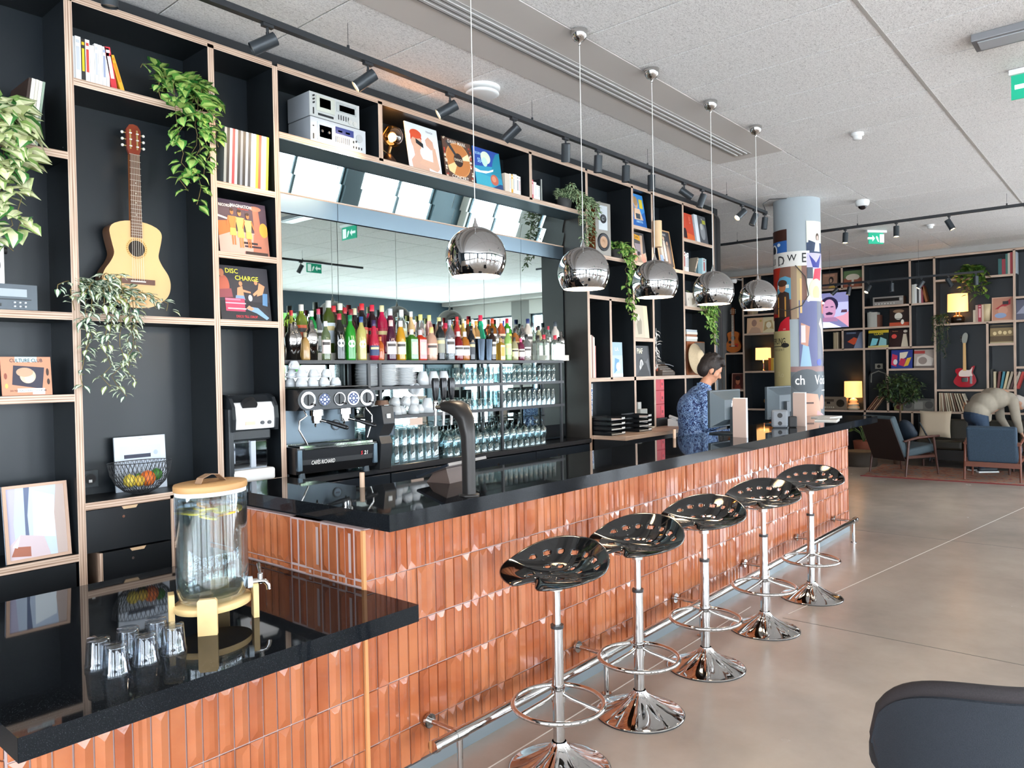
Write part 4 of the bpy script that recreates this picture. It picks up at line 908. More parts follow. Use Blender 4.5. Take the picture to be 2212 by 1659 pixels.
vine_plant('wandering_jew_plant', 'striped-leaf trailing plant at the foot of the blond guitar', (1.555, 4.045, Z5+.018), [(-.17, -.10, .02, .10), (-.10, -.14, .03, .30), (-.04, -.16, .0, .45), (.02, -.16, .0, .50), (.07, -.15, .0, .42), (.12, -.13, .0, .30), (.22, -.10, .0, .05), (.30, -.10, -.02, .04), (-.02, -.16, .1, .35), (-.22, -.09, .04, .02), (.05, -.14, .1, .2), (-.12, -.13, 0, .45), (.09, -.16, 0, .36)], .056, .58, TRA, 3, 23, density=.0115, bush=90, potr=.055)
FERN = [mat('#4d6b48', .5), mat('#3a5638', .5), mat('#6f8862', .5), mat('#a9b88f', .5)]
vine_plant('trailing_fern', 'bushy grey-green trailing plant at the right end of the shelf above the mirror', (5.52, 4.03, Z8+.018), [(.05, -.14, .05, .30), (.14, -.14, .02, .45), (.22, -.14, 0, .40), (.30, -.14, 0, .15), (.0, -.15, .05, .15), (.10, -.15, 0, .55), (.18, -.14, .0, .30), (.36, -.12, -.02, .10), (-.04, -.12, .12, .05)], .058, .50, FERN, 3, 24, density=.0085, bush=170, potr=.075)
vine_plant('trailing_pothos', 'pothos with yellow-green leaves hanging below the loudspeaker shelf', (6.40, 4.05, Z7+.018), [(-.02, -.14, .0, .55), (.03, -.15, .0, .62), (.0, -.15, 0, .66), (.08, -.14, 0, .25), (-.06, -.13, .06, .15)], .075, .7, POTH, 3, 25, density=.022, bush=26)
vine_plant('trailing_pothos', 'small-leaved trailing plant on the far shelves behind the bartender', (8.05, 4.03, Z6+.0188), [(-.18, -.12, .02, .06), (-.12, -.14, .0, .16), (0, -.15, .0, .30), (.08, -.15, .0, .36), (.14, -.15, 0, .50), (.2, -.14, 0, .44), (.04, -.16, 0, .3), (-.05, -.15, 0, .2), (.1, -.17, 0, .25)], .085, .66, POTH, 3, 26, density=.015, bush=44)

# --- left bay ---
LPC = ['#e6e0d0', '#c9c0aa', '#3a3430', '#d9d2c2', '#9a9484', '#efe9da']
row(MAINF, 1.20, Z7+.018, [(.012, .315, '#33241c', 'dark gold-lined'), (.016, .315, '#ddd6c8', 'cream'), (.012, .315, '#cfc7b4', 'pale grey'), (.014, .312, '#e8e2d6', 'white'), (.010, .312, '#8a9a88', 'green-grey')], 'of the leaning sleeves above the cream vine', 'records in the left bay', name='record_sleeve', kind='record sleeve', lean0=.13, dep=.25, d0=.015)
def deck(F, x, d, z, w_, h_, dep, face, name, label, cat, parts, body='#2a2c2e', group=None, yaw=0):
    t = thing(name, label, cat, fr(F, x, d, z), F[1]+yaw, group); b = MB(); b.box(-w_/2, w_/2, .004, dep, 0.004, h_); b.build('case', mat(body, .45), t, bevel=.002)
    b = MB(); b.box(-w_/2, w_/2, 0, .004, .004, h_); b.build('face_panel', mat(face, .3, .35), t)
    for pn, kind, x0, z0, a, c, col in parts:
        b = MB()
        if kind == 'r': b.box(-w_/2+x0*w_, -w_/2+(x0+a)*w_, -.003, .001, z0*h_, (z0+c)*h_)
        elif kind == 'k': b.cyl((-w_/2+x0*w_, .001, z0*h_), (-w_/2+x0*w_, -.012, z0*h_), a*h_, a*h_*.9, n=24)
        elif kind == 'd': b.cyl((-w_/2+x0*w_, .001, z0*h_), (-w_/2+x0*w_, -.004, z0*h_), a*h_, n=32); b.cyl((-w_/2+x0*w_, .001, z0*h_), (-w_/2+x0*w_, -.005, z0*h_), a*h_*.45, n=24)
        b.build(pn, mat(col, .35, .5 if pn in ('knob', 'dial') else 0), t, bevel=.0006 if kind == 'r' else 0)
    b = MB()
    for sx_ in (-.4, .4): b.cyl((sx_*w_, dep*.15, 0), (sx_*w_, dep*.15, .006), .008, n=12); b.cyl((sx_*w_, dep*.85, 0), (sx_*w_, dep*.85, .006), .008, n=12)
    b.build('foot', GRILLE, t); return t
zz = Z5+.018
deck(MAINF, 1.04, .03, zz, .43, .120, .24, '#4c5258', 'cassette_deck', 'dark grey cassette deck under the white radio, left edge', 'hi-fi unit', [('window', 'r', .38, .52, .52, .30, '#9aa3a8'), ('strip', 'r', .38, .40, .56, .04, '#22262a'), ('slot', 'r', .40, .14, .26, .12, '#1d2023')] + [('button', 'k', .78+.05*i, .15+.15*j, .035, 0, '#c9cdd0') for i in range(3) for j in range(2)], '#3a3f44')
t = thing('radio', 'white portable radio with round speaker standing on the grey cassette deck', 'radio', fr(MAINF, 1.02, .06, zz+.121))
b = MB(); b.box(-.13, .115, 0, .08, 0, .215); b.build('case', mat('#e6e6e2', .4), t, bevel=.006)
b = MB(); b.lathe([(.062, 0), (.062, .006), (.052, .010), (.001, .008)], n=36, closed=True); o = b.build('speaker_grille', mat('#55504c', .6, var=.3, vs=160), t); o.rotation_euler = (PI/2, 0, 0); o.location = (.035, .0, .085)
b = MB(); b.box(-.12, .09, -.004, .001, .165, .20); b.build('tuning_scale', mat('#cfd0cc', .3), t, bevel=.002)
b = MB(); b.cyl((.114, .04, .16), (.135, .04, .16), .016, n=20); b.build('tuning_knob', GRILLE, t)
b = MB(); b.box(.015, .055, -.011, -.008, .08, .092); b.build('badge', mat('#d8d8d8', .3), t)
cover(MAINF, 1.205, .03, Z4+.018, .205, .180, .006, '#c9826a', [('r', 0, 0, 1, 1, '#c98868'), ('r', .28, .86, .44, .14, '#bcd8dc'), ('r', .60, .02, .25, .12, '#bcd8dc'), ('p', [(.20, .28), (.80, .16), (.86, .72), (.24, .78)], '#2d2a3a'), ('e', .52, .50, .16, .19, '#d9b79a'), ('e', .55, .44, .10, .12, '#e3c6aa'), ('e', .46, .60, .17, .12, '#b8977a'), ('r', .30, .08, .55, .10, '#e6ecea'),
      ('t', .5, .90, .13, 'CULTURE CLUB', '#27303a', .82), ('t', .52, .12, .062, 'DO YOU REALLY WANT TO HURT ME', '#2a2a2a', .78), ('e', .08, .5, .03, .08, '#8a4a38'), ('e', .92, .6, .03, .10, '#3f2a20'), ('e', .93, .35, .03, .08, '#3f2a20'), ('e', .09, .25, .03, .06, '#e8c060')],
      'single_sleeve', 'orange patterned single sleeve lettered CULTURE CLUB in the left bay', 'record sleeve', lean=.10, yaw=-.0)
cover(MAINF, 1.235, .03, Z1+.018, .270, .355, .012, '#c5cfe0', [('r', 0, 0, 1, 1, '#bccadd'), ('p', [(0, .1), (.12, .1), (.10, .5), (.16, 1), (0, 1)], '#b5b0c8'), ('p', [(.28, 0), (.36, 0), (.34, .6), (.40, 1), (.30, 1), (.29, .5)], '#5f6a86'), ('p', [(.42, .3), (.80, .25), (.82, .85), (.45, .95)], '#eef6fa'), ('p', [(.82, 0), (1, 0), (1, 1), (.86, 1), (.80, .6)], '#b8a59c'), ('p', [(0, 0), (.7, 0), (.6, .28), (.2, .34), (0, .2)], '#c9b8bc'), ('p', [(.03, .05), (.36, .02), (.36, .16), (.10, .18)], '#a0604a'), ('p', [(.06, .18), (.2, .34), (.14, .16)], '#e8ecec')],
      'framed_picture', 'pale wooden picture frame with a misty pastel print, low left', 'picture frame', lean=.13, rim='#c3a18a')
# --- guitar bay books ---
row(MAINF, 1.437, Z8+.018, [(.010, .21, '#d8d8d8', 'thin white'), (.026, .215, '#f0f0ee', 'white', '#c8ccd0'), (.018, .21, '#2e2a28', 'black and yellow', '#e0c020'), (.020, .212, '#ebe9e4', 'white', '#c04038'), (.020, .19, '#f0eeea', 'white', '#d0d0d0'), (.017, .205, '#eceae6', 'white', '#b8b8c8'), (.017, .204, '#f2f0ec', 'cream', '#cfcfcf'), (.017, .202, '#e6e4e0', 'off-white', '#9098b0'), (.014, .20, '#f0efed', 'white')], 'on the shelf above the guitar', 'books above the guitar', dep=.15)
book(MAINF, 1.628, Z8+.020, .028, .205, .15, '#c5323a', -.15, 'red book leaning left on the shelf above the guitar', 'books above the guitar', band='#e8d0d0')
book(MAINF, 1.668, Z8+.020, .020, .175, .15, '#e2a02c', -.28, 'orange-yellow book leaning left beside the red book above the guitar', 'books above the guitar', band='#c88010')
# --- drawer top: bowl, card, sockets ---
t = thing('fruit_bowl', 'black wire fruit bowl on the drawer top', 'bowl', fr(MAINF, 1.735, .10, Z3+.018))
b = MB(); prof = [(.045, .003), (.085, .018), (.125, .055), (.150, .105), (.162, .165)]
for i in range(44):
    a = 2*PI*i/44; b.tube([(r*math.cos(a+.14*k), r*.62*math.sin(a+.14*k), z) for k, (r, z) in enumerate(prof)], .0013, 5); b.tube([(r*math.cos(a-.14*k), r*.62*math.sin(a-.14*k), z) for k, (r, z) in enumerate(prof)], .0013, 5)
for r, z in (prof[0], prof[4]): b.tube([(r*math.cos(2*PI*i/40), r*.62*math.sin(2*PI*i/40), z) for i in range(40)], .0022, 6, closed=True)
b.lathe([(.001, .002), (.046, .002), (.046, .005), (.001, .005)], n=30, sy=.62, closed=True); b.build('wire_basket', BLACKM, t)
for (x, y, r, c, l) in ((-.055, 0, .032, '#d9c04a', 'yellow lemon in the wire bowl, leftmost fruit'), (-.012, -.012, .028, '#d9b03a', 'small yellow lemon in the wire bowl between lemon and orange'), (.038, .004, .039, '#e0702c', 'orange in the wire bowl'), (.012, .042, .030, '#5c8a2a', 'green lime at the back of the wire bowl'), (.088, .012, .030, '#3f7a2c', 'green lime in the wire bowl, rightmost fruit')):
    z = .038+r+(.0 if r < .039 else -.004)+(.02 if x > .08 else 0); b = MB(); b.sph((0, 0, 0), r, sz=1.06); b.cyl((0, 0, r*1.04), (0, 0, r*1.04+.003), .003, n=8); o = b.build('lemon' if 'lemon' in l else ('orange' if 'orange in' in l else 'lime'), mat(c, .45, bump=.3, bs=260), loc=fr(MAINF, 1.735+x, .10+y, Z3+.018+z)); tag(o, l, 'fruit', 'fruit in the wire bowl')
cover(MAINF, 1.79, .21, Z3+.018, .27, .29, .01, '#dbe2ea', [('r', 0, 0, 1, 1, '#d3dbe5'), ('r', .10, .05, .80, .78, '#c9d3e0'), ('r', .18, .60, .52, .07, '#23283e'), ('e', .80, .68, .045, .045, '#a9b6c8'), ('e', .50, .50, .03, .03, '#b4c0d0'), ('e', .62, .50, .03, .03, '#b4c0d0'), ('e', .74, .50, .03, .03, '#b4c0d0'), ('e', .82, .50, .03, .03, '#b4c0d0'), ('t', .5, .955, .03, 'CASE', '#8a94a4')], 'fuse_panel', 'white rectangular panel with a dark slot behind the fruit bowl', 'panel', lean=.06)
t = thing('socket_plate', 'dark double socket plate left of the fruit bowl', 'socket', fr(MAINF, 1.505, .284, Z3+.10))
b = MB(); b.box(-.07, .09, -.008, 0, -.045, .045); b.build('plate', mat('#33393d', .4), t, bevel=.002)
for x in (-.032, .048): b = MB(); b.cyl((x, -.008, 0), (x, -.013, 0), .032, n=28, m=0); b.cyl((x, -.013, 0), (x, -.0135, 0), .026, n=28, m=1); b.box(x-.008, x+.008, -.0145, -.013, -.018, -.004, 2); b.build('socket', [mat('#2a2f33', .4), GRILLE, PLASTIC_W], t)
for k in range(3):
    b = MB(); b.box(-.06, .06, -.035, .035, 0, .006); tag(b.build('papers', mat(['#d8dce4', '#b9c4dc', '#e8e8e8'][k], .6), loc=fr(MAINF, 1.99, .06, Z3+.018+.0065*k), rz=.3*k), '%s paper leaflet right of the fruit bowl, %s of the pile' % (['grey', 'blue', 'white'][k], ['bottom', 'middle', 'top'][k]), 'papers')
# --- record bay ---
cs = ['#8c918e', '#1c1c1e', '#d8d8d6', '#b8323a', '#e0dcd4', '#26282c', '#7a8088', '#202022', '#a8b0b8', '#30343a', '#c0c4c8', '#e8e4dc', '#e0c832', '#c8503a', '#d8d4c8', '#e2e0da', '#d6cf3c']
cw = ['grey', 'black', 'white', 'red', 'cream', 'black', 'steel grey', 'black', 'pale blue', 'charcoal', 'silver', 'cream', 'yellow', 'red-orange', 'ivory', 'white', 'yellow-green']
x = 2.195
for i, (c, w2) in enumerate(zip(cs, cw)):
    th = .0155; book(MAINF, x+th/2, Z7+.0195, th, .314, .20, c, .05, '%s record sleeve, %s from the left in the row above the two facing covers' % (w2, ORD[i]), 'records above the two facing covers', .015, None, 'record_sleeve'); x += th+.0010
SK = '#c98e68'
def man_fig(x, z, s, skin, top, bottom, hair='#3a2418', arms=0):
    a = [('r', x-.035*s, z, .030*s, .22*s, skin), ('r', x+.010*s, z, .030*s, .22*s, skin), ('p', [(x-.07*s, z+.18*s), (x+.07*s, z+.18*s), (x+.055*s, z+.34*s), (x-.055*s, z+.34*s)], bottom), ('p', [(x-.055*s, z+.32*s), (x+.055*s, z+.32*s), (x+.085*s, z+.55*s), (x-.085*s, z+.55*s)], top),
         ('e', x, z+.63*s, .035*s, .055*s, skin), ('e', x-.003*s, z+.67*s, .037*s, .03*s, hair)]
    a += [('p', [(x-.085*s, z+.55*s), (x-.06*s, z+.52*s), (x-.11*s, z+.36*s), (x-.13*s, z+.38*s)], skin), ('p', [(x+.085*s, z+.55*s), (x+.06*s, z+.52*s), (x+.11*s, z+.36*s), (x+.13*s, z+.38*s)], skin)]; return a
cover(MAINF, 2.325, .022, Z6+.018, .310, .312, .006, '#3a2c32', [('r', 0, 0, 1, 1, '#54404a'), ('r', 0, 0, 1, .42, '#d8a294'), ('p', [(0, .3), (.3, .42), (.3, .62), (0, .58)], '#c8703a'), ('p', [(0, .66), (.30, .60), (.30, .63), (0, .70)], '#e2d2c8'), ('p', [(.66, 0), (1, 0), (1, .45), (.70, .40)], '#b0705a'), ('p', [(.72, .30), (.88, .32), (.84, .88), (.72, .88)], '#b06a54'), ('e', .78, .90, .12, .05, '#c07a60'), ('e', .92, .50, .09, .14, '#e0a040'), ('r', .47, .20, .30, .04, '#2a2228'), ('r', .50, .14, .34, .035, '#302630')]
      + man_fig(.29, .16, .98, '#b8703f', '#c8803f', '#c9b25a', '#4a2c1c') + man_fig(.44, .12, 1.03, '#c08048', '#cbb862', '#c9b25a') + man_fig(.60, .13, .95, '#b8703f', '#d2c070', '#c9b25a') + [('t', .16, .88, .07, 'RECORDS', '#ece8e0', .8), ('t', .48, .90, .085, 'IMAGINATION', '#e8e4e0', .78), ('t', .52, .85, .035, 'NEW DIMENSION', '#c04030', .8), ('r', .5, .0, .46, .06, '#3c2c28')],
      'record_sleeve', 'record cover of three men in golden tunics by a column', 'record sleeve', lean=.13)
cover(MAINF, 2.325, .022, Z5+.018, .315, .315, .006, '#2b2a2c', [('r', 0, 0, 1, 1, '#38353a'), ('r', 0, 0, 1, .35, '#29272b'), ('e', .10, .62, .11, .20, '#b5604c'), ('e', .07, .86, .05, .07, '#bf7a58'), ('p', [(0, .40), (.26, .42), (.24, .58), (0, .55)], '#8d4a50'), ('p', [(.34, .44), (.48, .46), (.46, .64), (.36, .60)], '#cf8f6a'), ('e', .43, .68, .035, .045, '#c88862'), ('p', [(.44, .58), (.62, .54), (.62, .51), (.44, .53)], '#cf8f6a'), ('p', [(.30, .38), (.50, .38), (.48, .46), (.32, .46)], '#7d95b0'),
      ('p', [(.74, .46), (.86, .50), (.92, .66), (.80, .72)], '#d2946c'), ('e', .74, .72, .035, .045, '#c88862'), ('p', [(.78, .60), (.66, .50), (.68, .46), (.80, .54)], '#d2946c'), ('p', [(.84, .30), (.94, .28), (.96, .52), (.86, .52)], '#5f86ac'), ('r', .10, .16, .38, .24, '#b8455e'), ('r', .10, .30, .40, .02, '#e8b0bc'), ('r', .14, .20, .36, .02, '#f0d0d6'), ('r', .10, .36, .30, .03, '#d87a90'),
      ('p', [(.52, .20), (.70, .14), (.90, .02), (.95, .06), (.74, .24), (.56, .26)], '#7f9fc0'), ('p', [(.50, .22), (.56, .28), (.66, .22), (.60, .18)], '#cf9270'), ('e', .60, .42, .04, .06, '#e6e2e0'), ('t', .27, .90, .12, 'DISC', '#e8dc48', 1.0), ('t', .56, .78, .12, 'CHARGE', '#e8dc48', 1.0), ('t', .50, .065, .062, 'DISCO TILL I DROP', '#d83a44', .8)],
      'record_sleeve', 'dark record cover lettered DISC CHARGE in yellow', 'record sleeve', lean=.13)
# juice machine in the open bay
t = thing('chocolate_machine', 'white and dark hot drink machine with clear tank in the open bay', 'drink machine', fr(MAINF, 2.325, -.03, Z3+.018))
b = MB(); b.box(-.15, .13, .0, .24, 0, .07); b.build('base', mat('#e2e2e0', .35), t, bevel=.015, seg=4)
b = MB(); b.box(-.16, -.13, -.0, .24, .0, .42); b.build('side_column', mat('#22262a', .35), t, bevel=.004)
b = MB(); b.box(-.12, .10, .03, .22, .075, .235); b.build('tank', CLEARBOX, t, bevel=.012)
b = MB(); b.box(-.015, .015, .02, .03, .08, .23); b.box(-.12, .10, .05, .2, .07, .078); b.build('tank_bracket', mat('#aab0b8', .3), t)
b = MB(); b.box(-.125, .115, .02, .24, .235, .30); b.build('neck', mat('#1f2326', .4), t, bevel=.01)
b = MB(); P_ = [(.0, .30), (-.005, .36), (.0, .42), (.025, .455), (.24, .455), (.24, .30)]; b.prism(P_, -.125, .125, 0, 'x'); b.build('front_cover', mat('#e0dedc', .35), t, bevel=.006)
b = MB(); P_ = [(-.012, .29), (-.02, .36), (-.012, .43), (.02, .48), (.07, .50), (.24, .50), (.24, .29)]; b.prism(P_, .125, .145, 0, 'x'); b.prism(P_, -.145, -.125, 0, 'x'); b.prism([(.02, .455), (.07, .495), (.24, .50), (.24, .456)], -.125, .125, 0, 'x'); b.build('hood', mat('#26292c', .15), t)
for x in (.045, .09): b = MB(); b.cyl((x, .002, .335), (x, -.012, .335), .011, n=20); b.build('button', mat('#2a2c30', .3), t)
b = MB(); b.box(-.06, .0, -.008, .002, .325, .345); b.build('badge', mat('#e6b49c', .4), t)
b = MB(); b.cyl((-.03, -.005, .43), (-.03, .02, .45), .045, n=24); b.build('vent', GRILLE, t)

# --- shelf above the mirror ---
zz = Z8+.018
deck(MAINF, 3.0, .02, zz, .43, .155, .24, '#c9ced2', 'tape_deck', 'silver tape deck with blue meter, lower of the pair', 'hi-fi unit', [('cassette_door', 'r', .12, .12, .28, .74, '#b7c4cc'), ('cassette', 'r', .15, .25, .22, .50, '#8fa3ae'), ('reel', 'k', .19, .50, .06, 0, '#20262c'), ('reel', 'k', .31, .50, .06, 0, '#20262c'), ('meter', 'r', .44, .58, .33, .28, '#2f3c78'), ('needle_band', 'r', .48, .66, .08, .08, '#8090d0'), ('needle_band', 'r', .62, .66, .08, .08, '#8090d0'), ('dial', 'd', .88, .62, .17, 0, '#b9bec2'), ('lever', 'r', .04, .12, .02, .22, '#2a2e32'), ('lever', 'r', .04, .62, .02, .05, '#2a2e32')]
     + [('key', 'r', .44+.035*i, .22, .010, .26, '#5a6066') for i in range(8)] + [('button', 'r', .76+.05*i, .15, .018, .10, '#1e2226') for i in range(4)] + [('button', 'r', .76, .36, .018, .10, '#1e2226'), ('button', 'r', .81, .42, .02, .08, '#1e2226')], '#9a9fa4', 'silver tape decks')
deck(MAINF, 2.975, .02, zz+.1555, .385, .155, .24, '#c4c8c6', 'tape_deck', 'silver tape deck with square cassette window, upper of the pair', 'hi-fi unit', [('cassette_door', 'r', .13, .30, .36, .62, '#b9bcb0'), ('cassette_window', 'r', .19, .46, .22, .38, '#5d6868'), ('cassette_label', 'r', .24, .50, .06, .12, '#d8dcdc'), ('key_row', 'r', .16, .12, .30, .09, '#202426'), ('meter_frame', 'r', .53, .50, .40, .40, '#a3a8a6'), ('meter', 'r', .58, .54, .32, .26, '#7c8688'), ('dial', 'd', .80, .20, .10, 0, '#cfd0cc'), ('dial', 'd', .90, .18, .10, 0, '#cfd0cc')]
     + [('switch', 'r', .56+.05*i, .18, .012, .20, '#16191b') for i in range(5)] + [('socket', 'k', .07, .85-.14*i, .035, 0, '#16191b') for i in range(3)] + [('power_key', 'r', .06, .12, .02, .26, '#16191b')], '#9a9fa4', 'silver tape decks')
# bulb lamp
t = thing('globe_lamp', 'glowing clear globe lamp on a dark foot left of the masked cover', 'lamp', fr(MAINF, 3.49, .11, zz))
b = MB(); b.sph((.02, -.02, .205), .075, nu=28, nv=18); b.build('globe', SMOKE, t)
b = MB(); b.lathe([(.065, 0), (.065, .01), (.055, .035), (.03, .07), (.018, .085), (.001, .088)], n=28, closed=True); b.build('foot', mat('#3a2c24', .25, .5), t)
b = MB(); b.cyl((.0, 0, .085), (.01, -.01, .135), .012, n=14); b.tube([(0, 0, .08), (-.05, 0, .10), (-.055, 0, .20), (0, 0, .275)], .003, 8); b.build('arm', mat('#8a6a40', .3, .8), t)
b = MB(); b.sph((.02, -.02, .200), .030); b.build('bulb', mat('#ffffff', .5, emit='#ffc98a', es=14), t)
lamp('globe_light', 'POINT', (3.51, 4.02, zz+.24), 3, (1, .66, .36), .03)
cover(MAINF, 3.775, .03, zz, .315, .345, .008, '#dfe3e6', [('r', 0, 0, 1, 1, '#dfe4e8'), ('p', [(.10, 0), (.62, 0), (.60, .14), (.44, .26), (.38, .36), (.40, .60), (.16, .60), (.20, .30), (.08, .18)], '#cfa58e'), ('e', .30, .62, .17, .20, '#d2a68c'), ('p', [(.12, .62), (.14, .78), (.26, .86), (.44, .82), (.48, .68), (.34, .72), (.20, .70)], '#c9492c'), ('e', .30, .78, .18, .10, '#cf5230'), ('p', [(.28, .58), (.50, .50), (.50, .60), (.28, .68)], '#1c2024'), ('p', [(.30, .14), (.86, .04), (.95, .12), (.88, .56), (.78, .58), (.76, .24), (.44, .26)], '#d3a88e'), ('p', [(.60, .58), (.74, .50), (.84, .56), (.82, .70), (.68, .78), (.58, .70)], '#cfa088'), ('t', .74, .89, .055, 'TOUCH', '#2a2e34', 1.0)],
      'record_sleeve', 'white record cover with a masked figure flexing an arm', 'record sleeve', lean=.16)
cover(MAINF, 4.13, .03, zz, .31, .315, .006, '#3a2a22', [('r', 0, 0, 1, 1, '#5a4034'), ('e', .5, .5, .43, .43, '#c98a52'), ('e', .5, .5, .40, .40, '#b9743e'), ('p', [(.5, .5), (.86, .72), (.92, .55)], '#f0d4a8'), ('p', [(.5, .5), (.10, .30), (.14, .18), (.30, .12)], '#ecc48c'), ('e', .5, .5, .16, .17, '#33241f'), ('p', [(.10, .90), (.20, .94), (.46, .62), (.40, .58)], '#3a3a3c'), ('t', .5, .5, .09, 'DANCE', '#d8c8b0', .9), ('t', .5, .92, .12, 'DANY MARK', '#e8ded0', .9), ('t', .5, .06, .12, 'CONCERT', '#e8ded0', 1.0)] + [('e', rr.choice([.04, .95, .07, .92]), rr.random(), .03, .025, rr.choice(['#c9b8a0', '#b04030', '#e0d8c8'])) for _ in range(36)],
      'record_sleeve', 'record cover with a large golden disc on it', 'record sleeve', lean=.14)
cover(MAINF, 4.465, .03, zz, .315, .315, .006, '#2a5a8c', [('r', 0, 0, 1, 1, '#2f8fae'), ('p', [(0, .5), (1, .62), (1, 1), (0, 1)], '#2a4a9c'), ('p', [(.60, .4), (.72, .75), (.85, .95), (1, 1), (1, .3), (.8, .35)], '#1f7f96'), ('e', .45, .78, .18, .16, '#d8e8c8'), ('e', .40, .66, .10, .12, '#b8dcc8'), ('p', [(0, .44), (.2, .40), (.5, .44), (.7, .52), (.68, .46), (.4, .36), (0, .34)], '#e8f4f0'), ('p', [(0, .0), (.6, 0), (.55, .30), (0, .34)], '#3fa0b4'), ('e', .70, .24, .15, .14, '#b8604c'), ('e', .68, .26, .08, .08, '#d08a6c'), ('p', [(.55, 0), (.9, .16), (1, .16), (1, 0)], '#27426e'), ('t', .18, .84, .10, 'BORN', '#a8d8f0', .8), ('t', .22, .66, .16, 'SEA', '#a8d8f0', .7)],
      'record_sleeve', 'blue record cover of a breaking wave and an orange urchin', 'record sleeve', lean=.14)
W_ = '#eae6de'
row(MAINF, 4.64, zz, [(.060, .155, '#cfc0b0', 'broad pale pink'), (.020, .160, W_, 'white', '#c0c0c0'), (.022, .158, '#d8a032', 'yellow-orange', '#f0e0c0'), (.022, .165, W_, 'white', '#b8b8b8'), (.022, .166, '#f0ede6', 'white'), (.024, .160, '#e4e0d6', 'off-white', '#9a9a9a'), (.024, .158, '#ece9e2', 'white', '#c8a8a8')], 'right of the wave cover', 'books right of the wave cover', dep=.13)
row(MAINF, 4.965, zz, [(.022, .165, '#dcdad4', 'pale grey', '#a0a0a8'), (.022, .165, '#c43c48', 'pink-red', '#e8c0c8'), (.020, .150, W_, 'white'), (.020, .150, '#eee', 'white', '#c8c8c8'), (.024, .130, '#e2ded4', 'cream'), (.022, .128, W_, 'white', '#bdbdbd'), (.022, .126, '#f0eee8', 'white'), (.014, .20, '#22262a', 'thin black'), (.014, .20, '#9a9c94', 'thin grey')] if False else [(.022, .165, '#dcdad4', 'pale grey', '#a0a0a8'), (.022, .165, '#c43c48', 'pink-red', '#e8c0c8'), (.020, .150, '#eae6de', 'white'), (.020, .150, '#eeeeee', 'bright white', '#c8c8c8'), (.024, .130, '#e2ded4', 'cream'), (.022, .128, '#e8e4da', 'ivory', '#bdbdbd'), (.014, .19, '#22262a', 'thin black'), (.014, .19, '#9a9c94', 'thin grey')], 'between the plywood upright and the trailing plant', 'books left of the trailing plant', dep=.13)

# --- right unit ---
t = thing('loudspeaker', 'silver-fronted wooden loudspeaker beside the trailing plant', 'loudspeaker', fr(MAINF, 6.04, .01, Z7+.018), -.10)
b = MB(); b.box(-.115, .115, .004, .25, 0, .50); b.build('cabinet', mat('#8a4a26', .4, var=.15, vs=14), t, bevel=.003)
b = MB(); b.box(-.113, .113, 0, .004, .002, .498, 0); b.box(-.065, .065, -.001, 0, .24, .47, 1); b.build('baffle', [mat('#8d8880', .4, .2), mat('#c6cccf', .3, .3)], t)
for z, r, c in ((.125, .085, '#b08a6c'), (.345, .042, '#3a3c3e')):
    b = MB(); b.lathe([(r, 0), (r, .008), (r*.88, .012), (r*.70, .006), (r*.64, .004)], n=40, closed=True); o = b.build('surround', mat('#26262a', .5), t); o.rotation_euler = (PI/2, 0, 0); o.location = (0, 0, z)
    b = MB(); b.lathe([(r*.66, .006), (r*.3, .0), (r*.22, .006), (.0005, .010)], n=36, closed=True); o = b.build('cone', mat(c, .5), t); o.rotation_euler = (PI/2, 0, 0); o.location = (0, 0, z)
cover(MAINF, 6.745, .02, Z8+.018, .275, .35, .006, '#2a6ab0', [('r', 0, 0, 1, 1, '#3a86c8'), ('p', [(0, 0), (1, 0), (1, .5), (.5, .3), (0, .25)], '#1f5ca4'), ('e', .42, .72, .15, .17, '#c9a078'), ('e', .40, .78, .17, .14, '#a8845a'), ('p', [(.22, .75), (.32, .3), (.16, .3)], '#8a6a48'), ('p', [(.28, .55), (.64, .55), (.80, .22), (.15, .2)], '#d8b494'), ('p', [(.30, .40), (.62, .40), (.60, .24), (.30, .24)], '#38424c'), ('r', .66, .58, .24, .28, '#d8c030'), ('t', .50, .15, .11, 'SAMANTHA', '#a8d0e8', .62)], 'record_sleeve', 'blue record cover of a long-haired woman, high on the right unit', 'record sleeve', lean=.16)
cover(MAINF, 6.735, .02, Z7+.018, .28, .32, .006, '#6a6460', [('r', 0, 0, 1, 1, '#4c4a4c'), ('p', [(.05, .80), (.80, .70), (.82, .88), (.05, .95)], '#d89a2a'), ('t', .42, .84, .13, 'Zone', '#241a10', .9), ('p', [(.16, .30), (.30, .28), (.12, .80), (.0, .78)], '#d8b8a0'), ('p', [(.62, .28), (.76, .30), (.88, .92), (.70, .92)], '#c8a890'), ('p', [(.30, .18), (.62, .18), (.66, .62), (.26, .62)], '#9a8a90'), ('e', .18, .16, .17, .13, '#c83a3c'), ('e', .78, .16, .17, .14, '#cc3c40'), ('p', [(.36, .0), (.58, .0), (.56, .36), (.38, .36)], '#2c2a30')], 'record_sleeve', 'dark record cover with orange lettering and red boots under the blue cover', 'record sleeve', lean=.14)
t = thing('wall_light', 'pale wooden cylinder wall light on the upright left of the fourth pendant', 'lamp', fr(MAINF, U['j']+.02, -.05, 2.93))
b = MB(); b.cyl((0, 0, 0), (0, 0, .27), .045, n=28); b.build('shade', mat('#dcb88c', .5), t)
b = MB(); b.box(-.012, .012, .04, .052, .10, .17); b.build('mount', BLACKM, t)
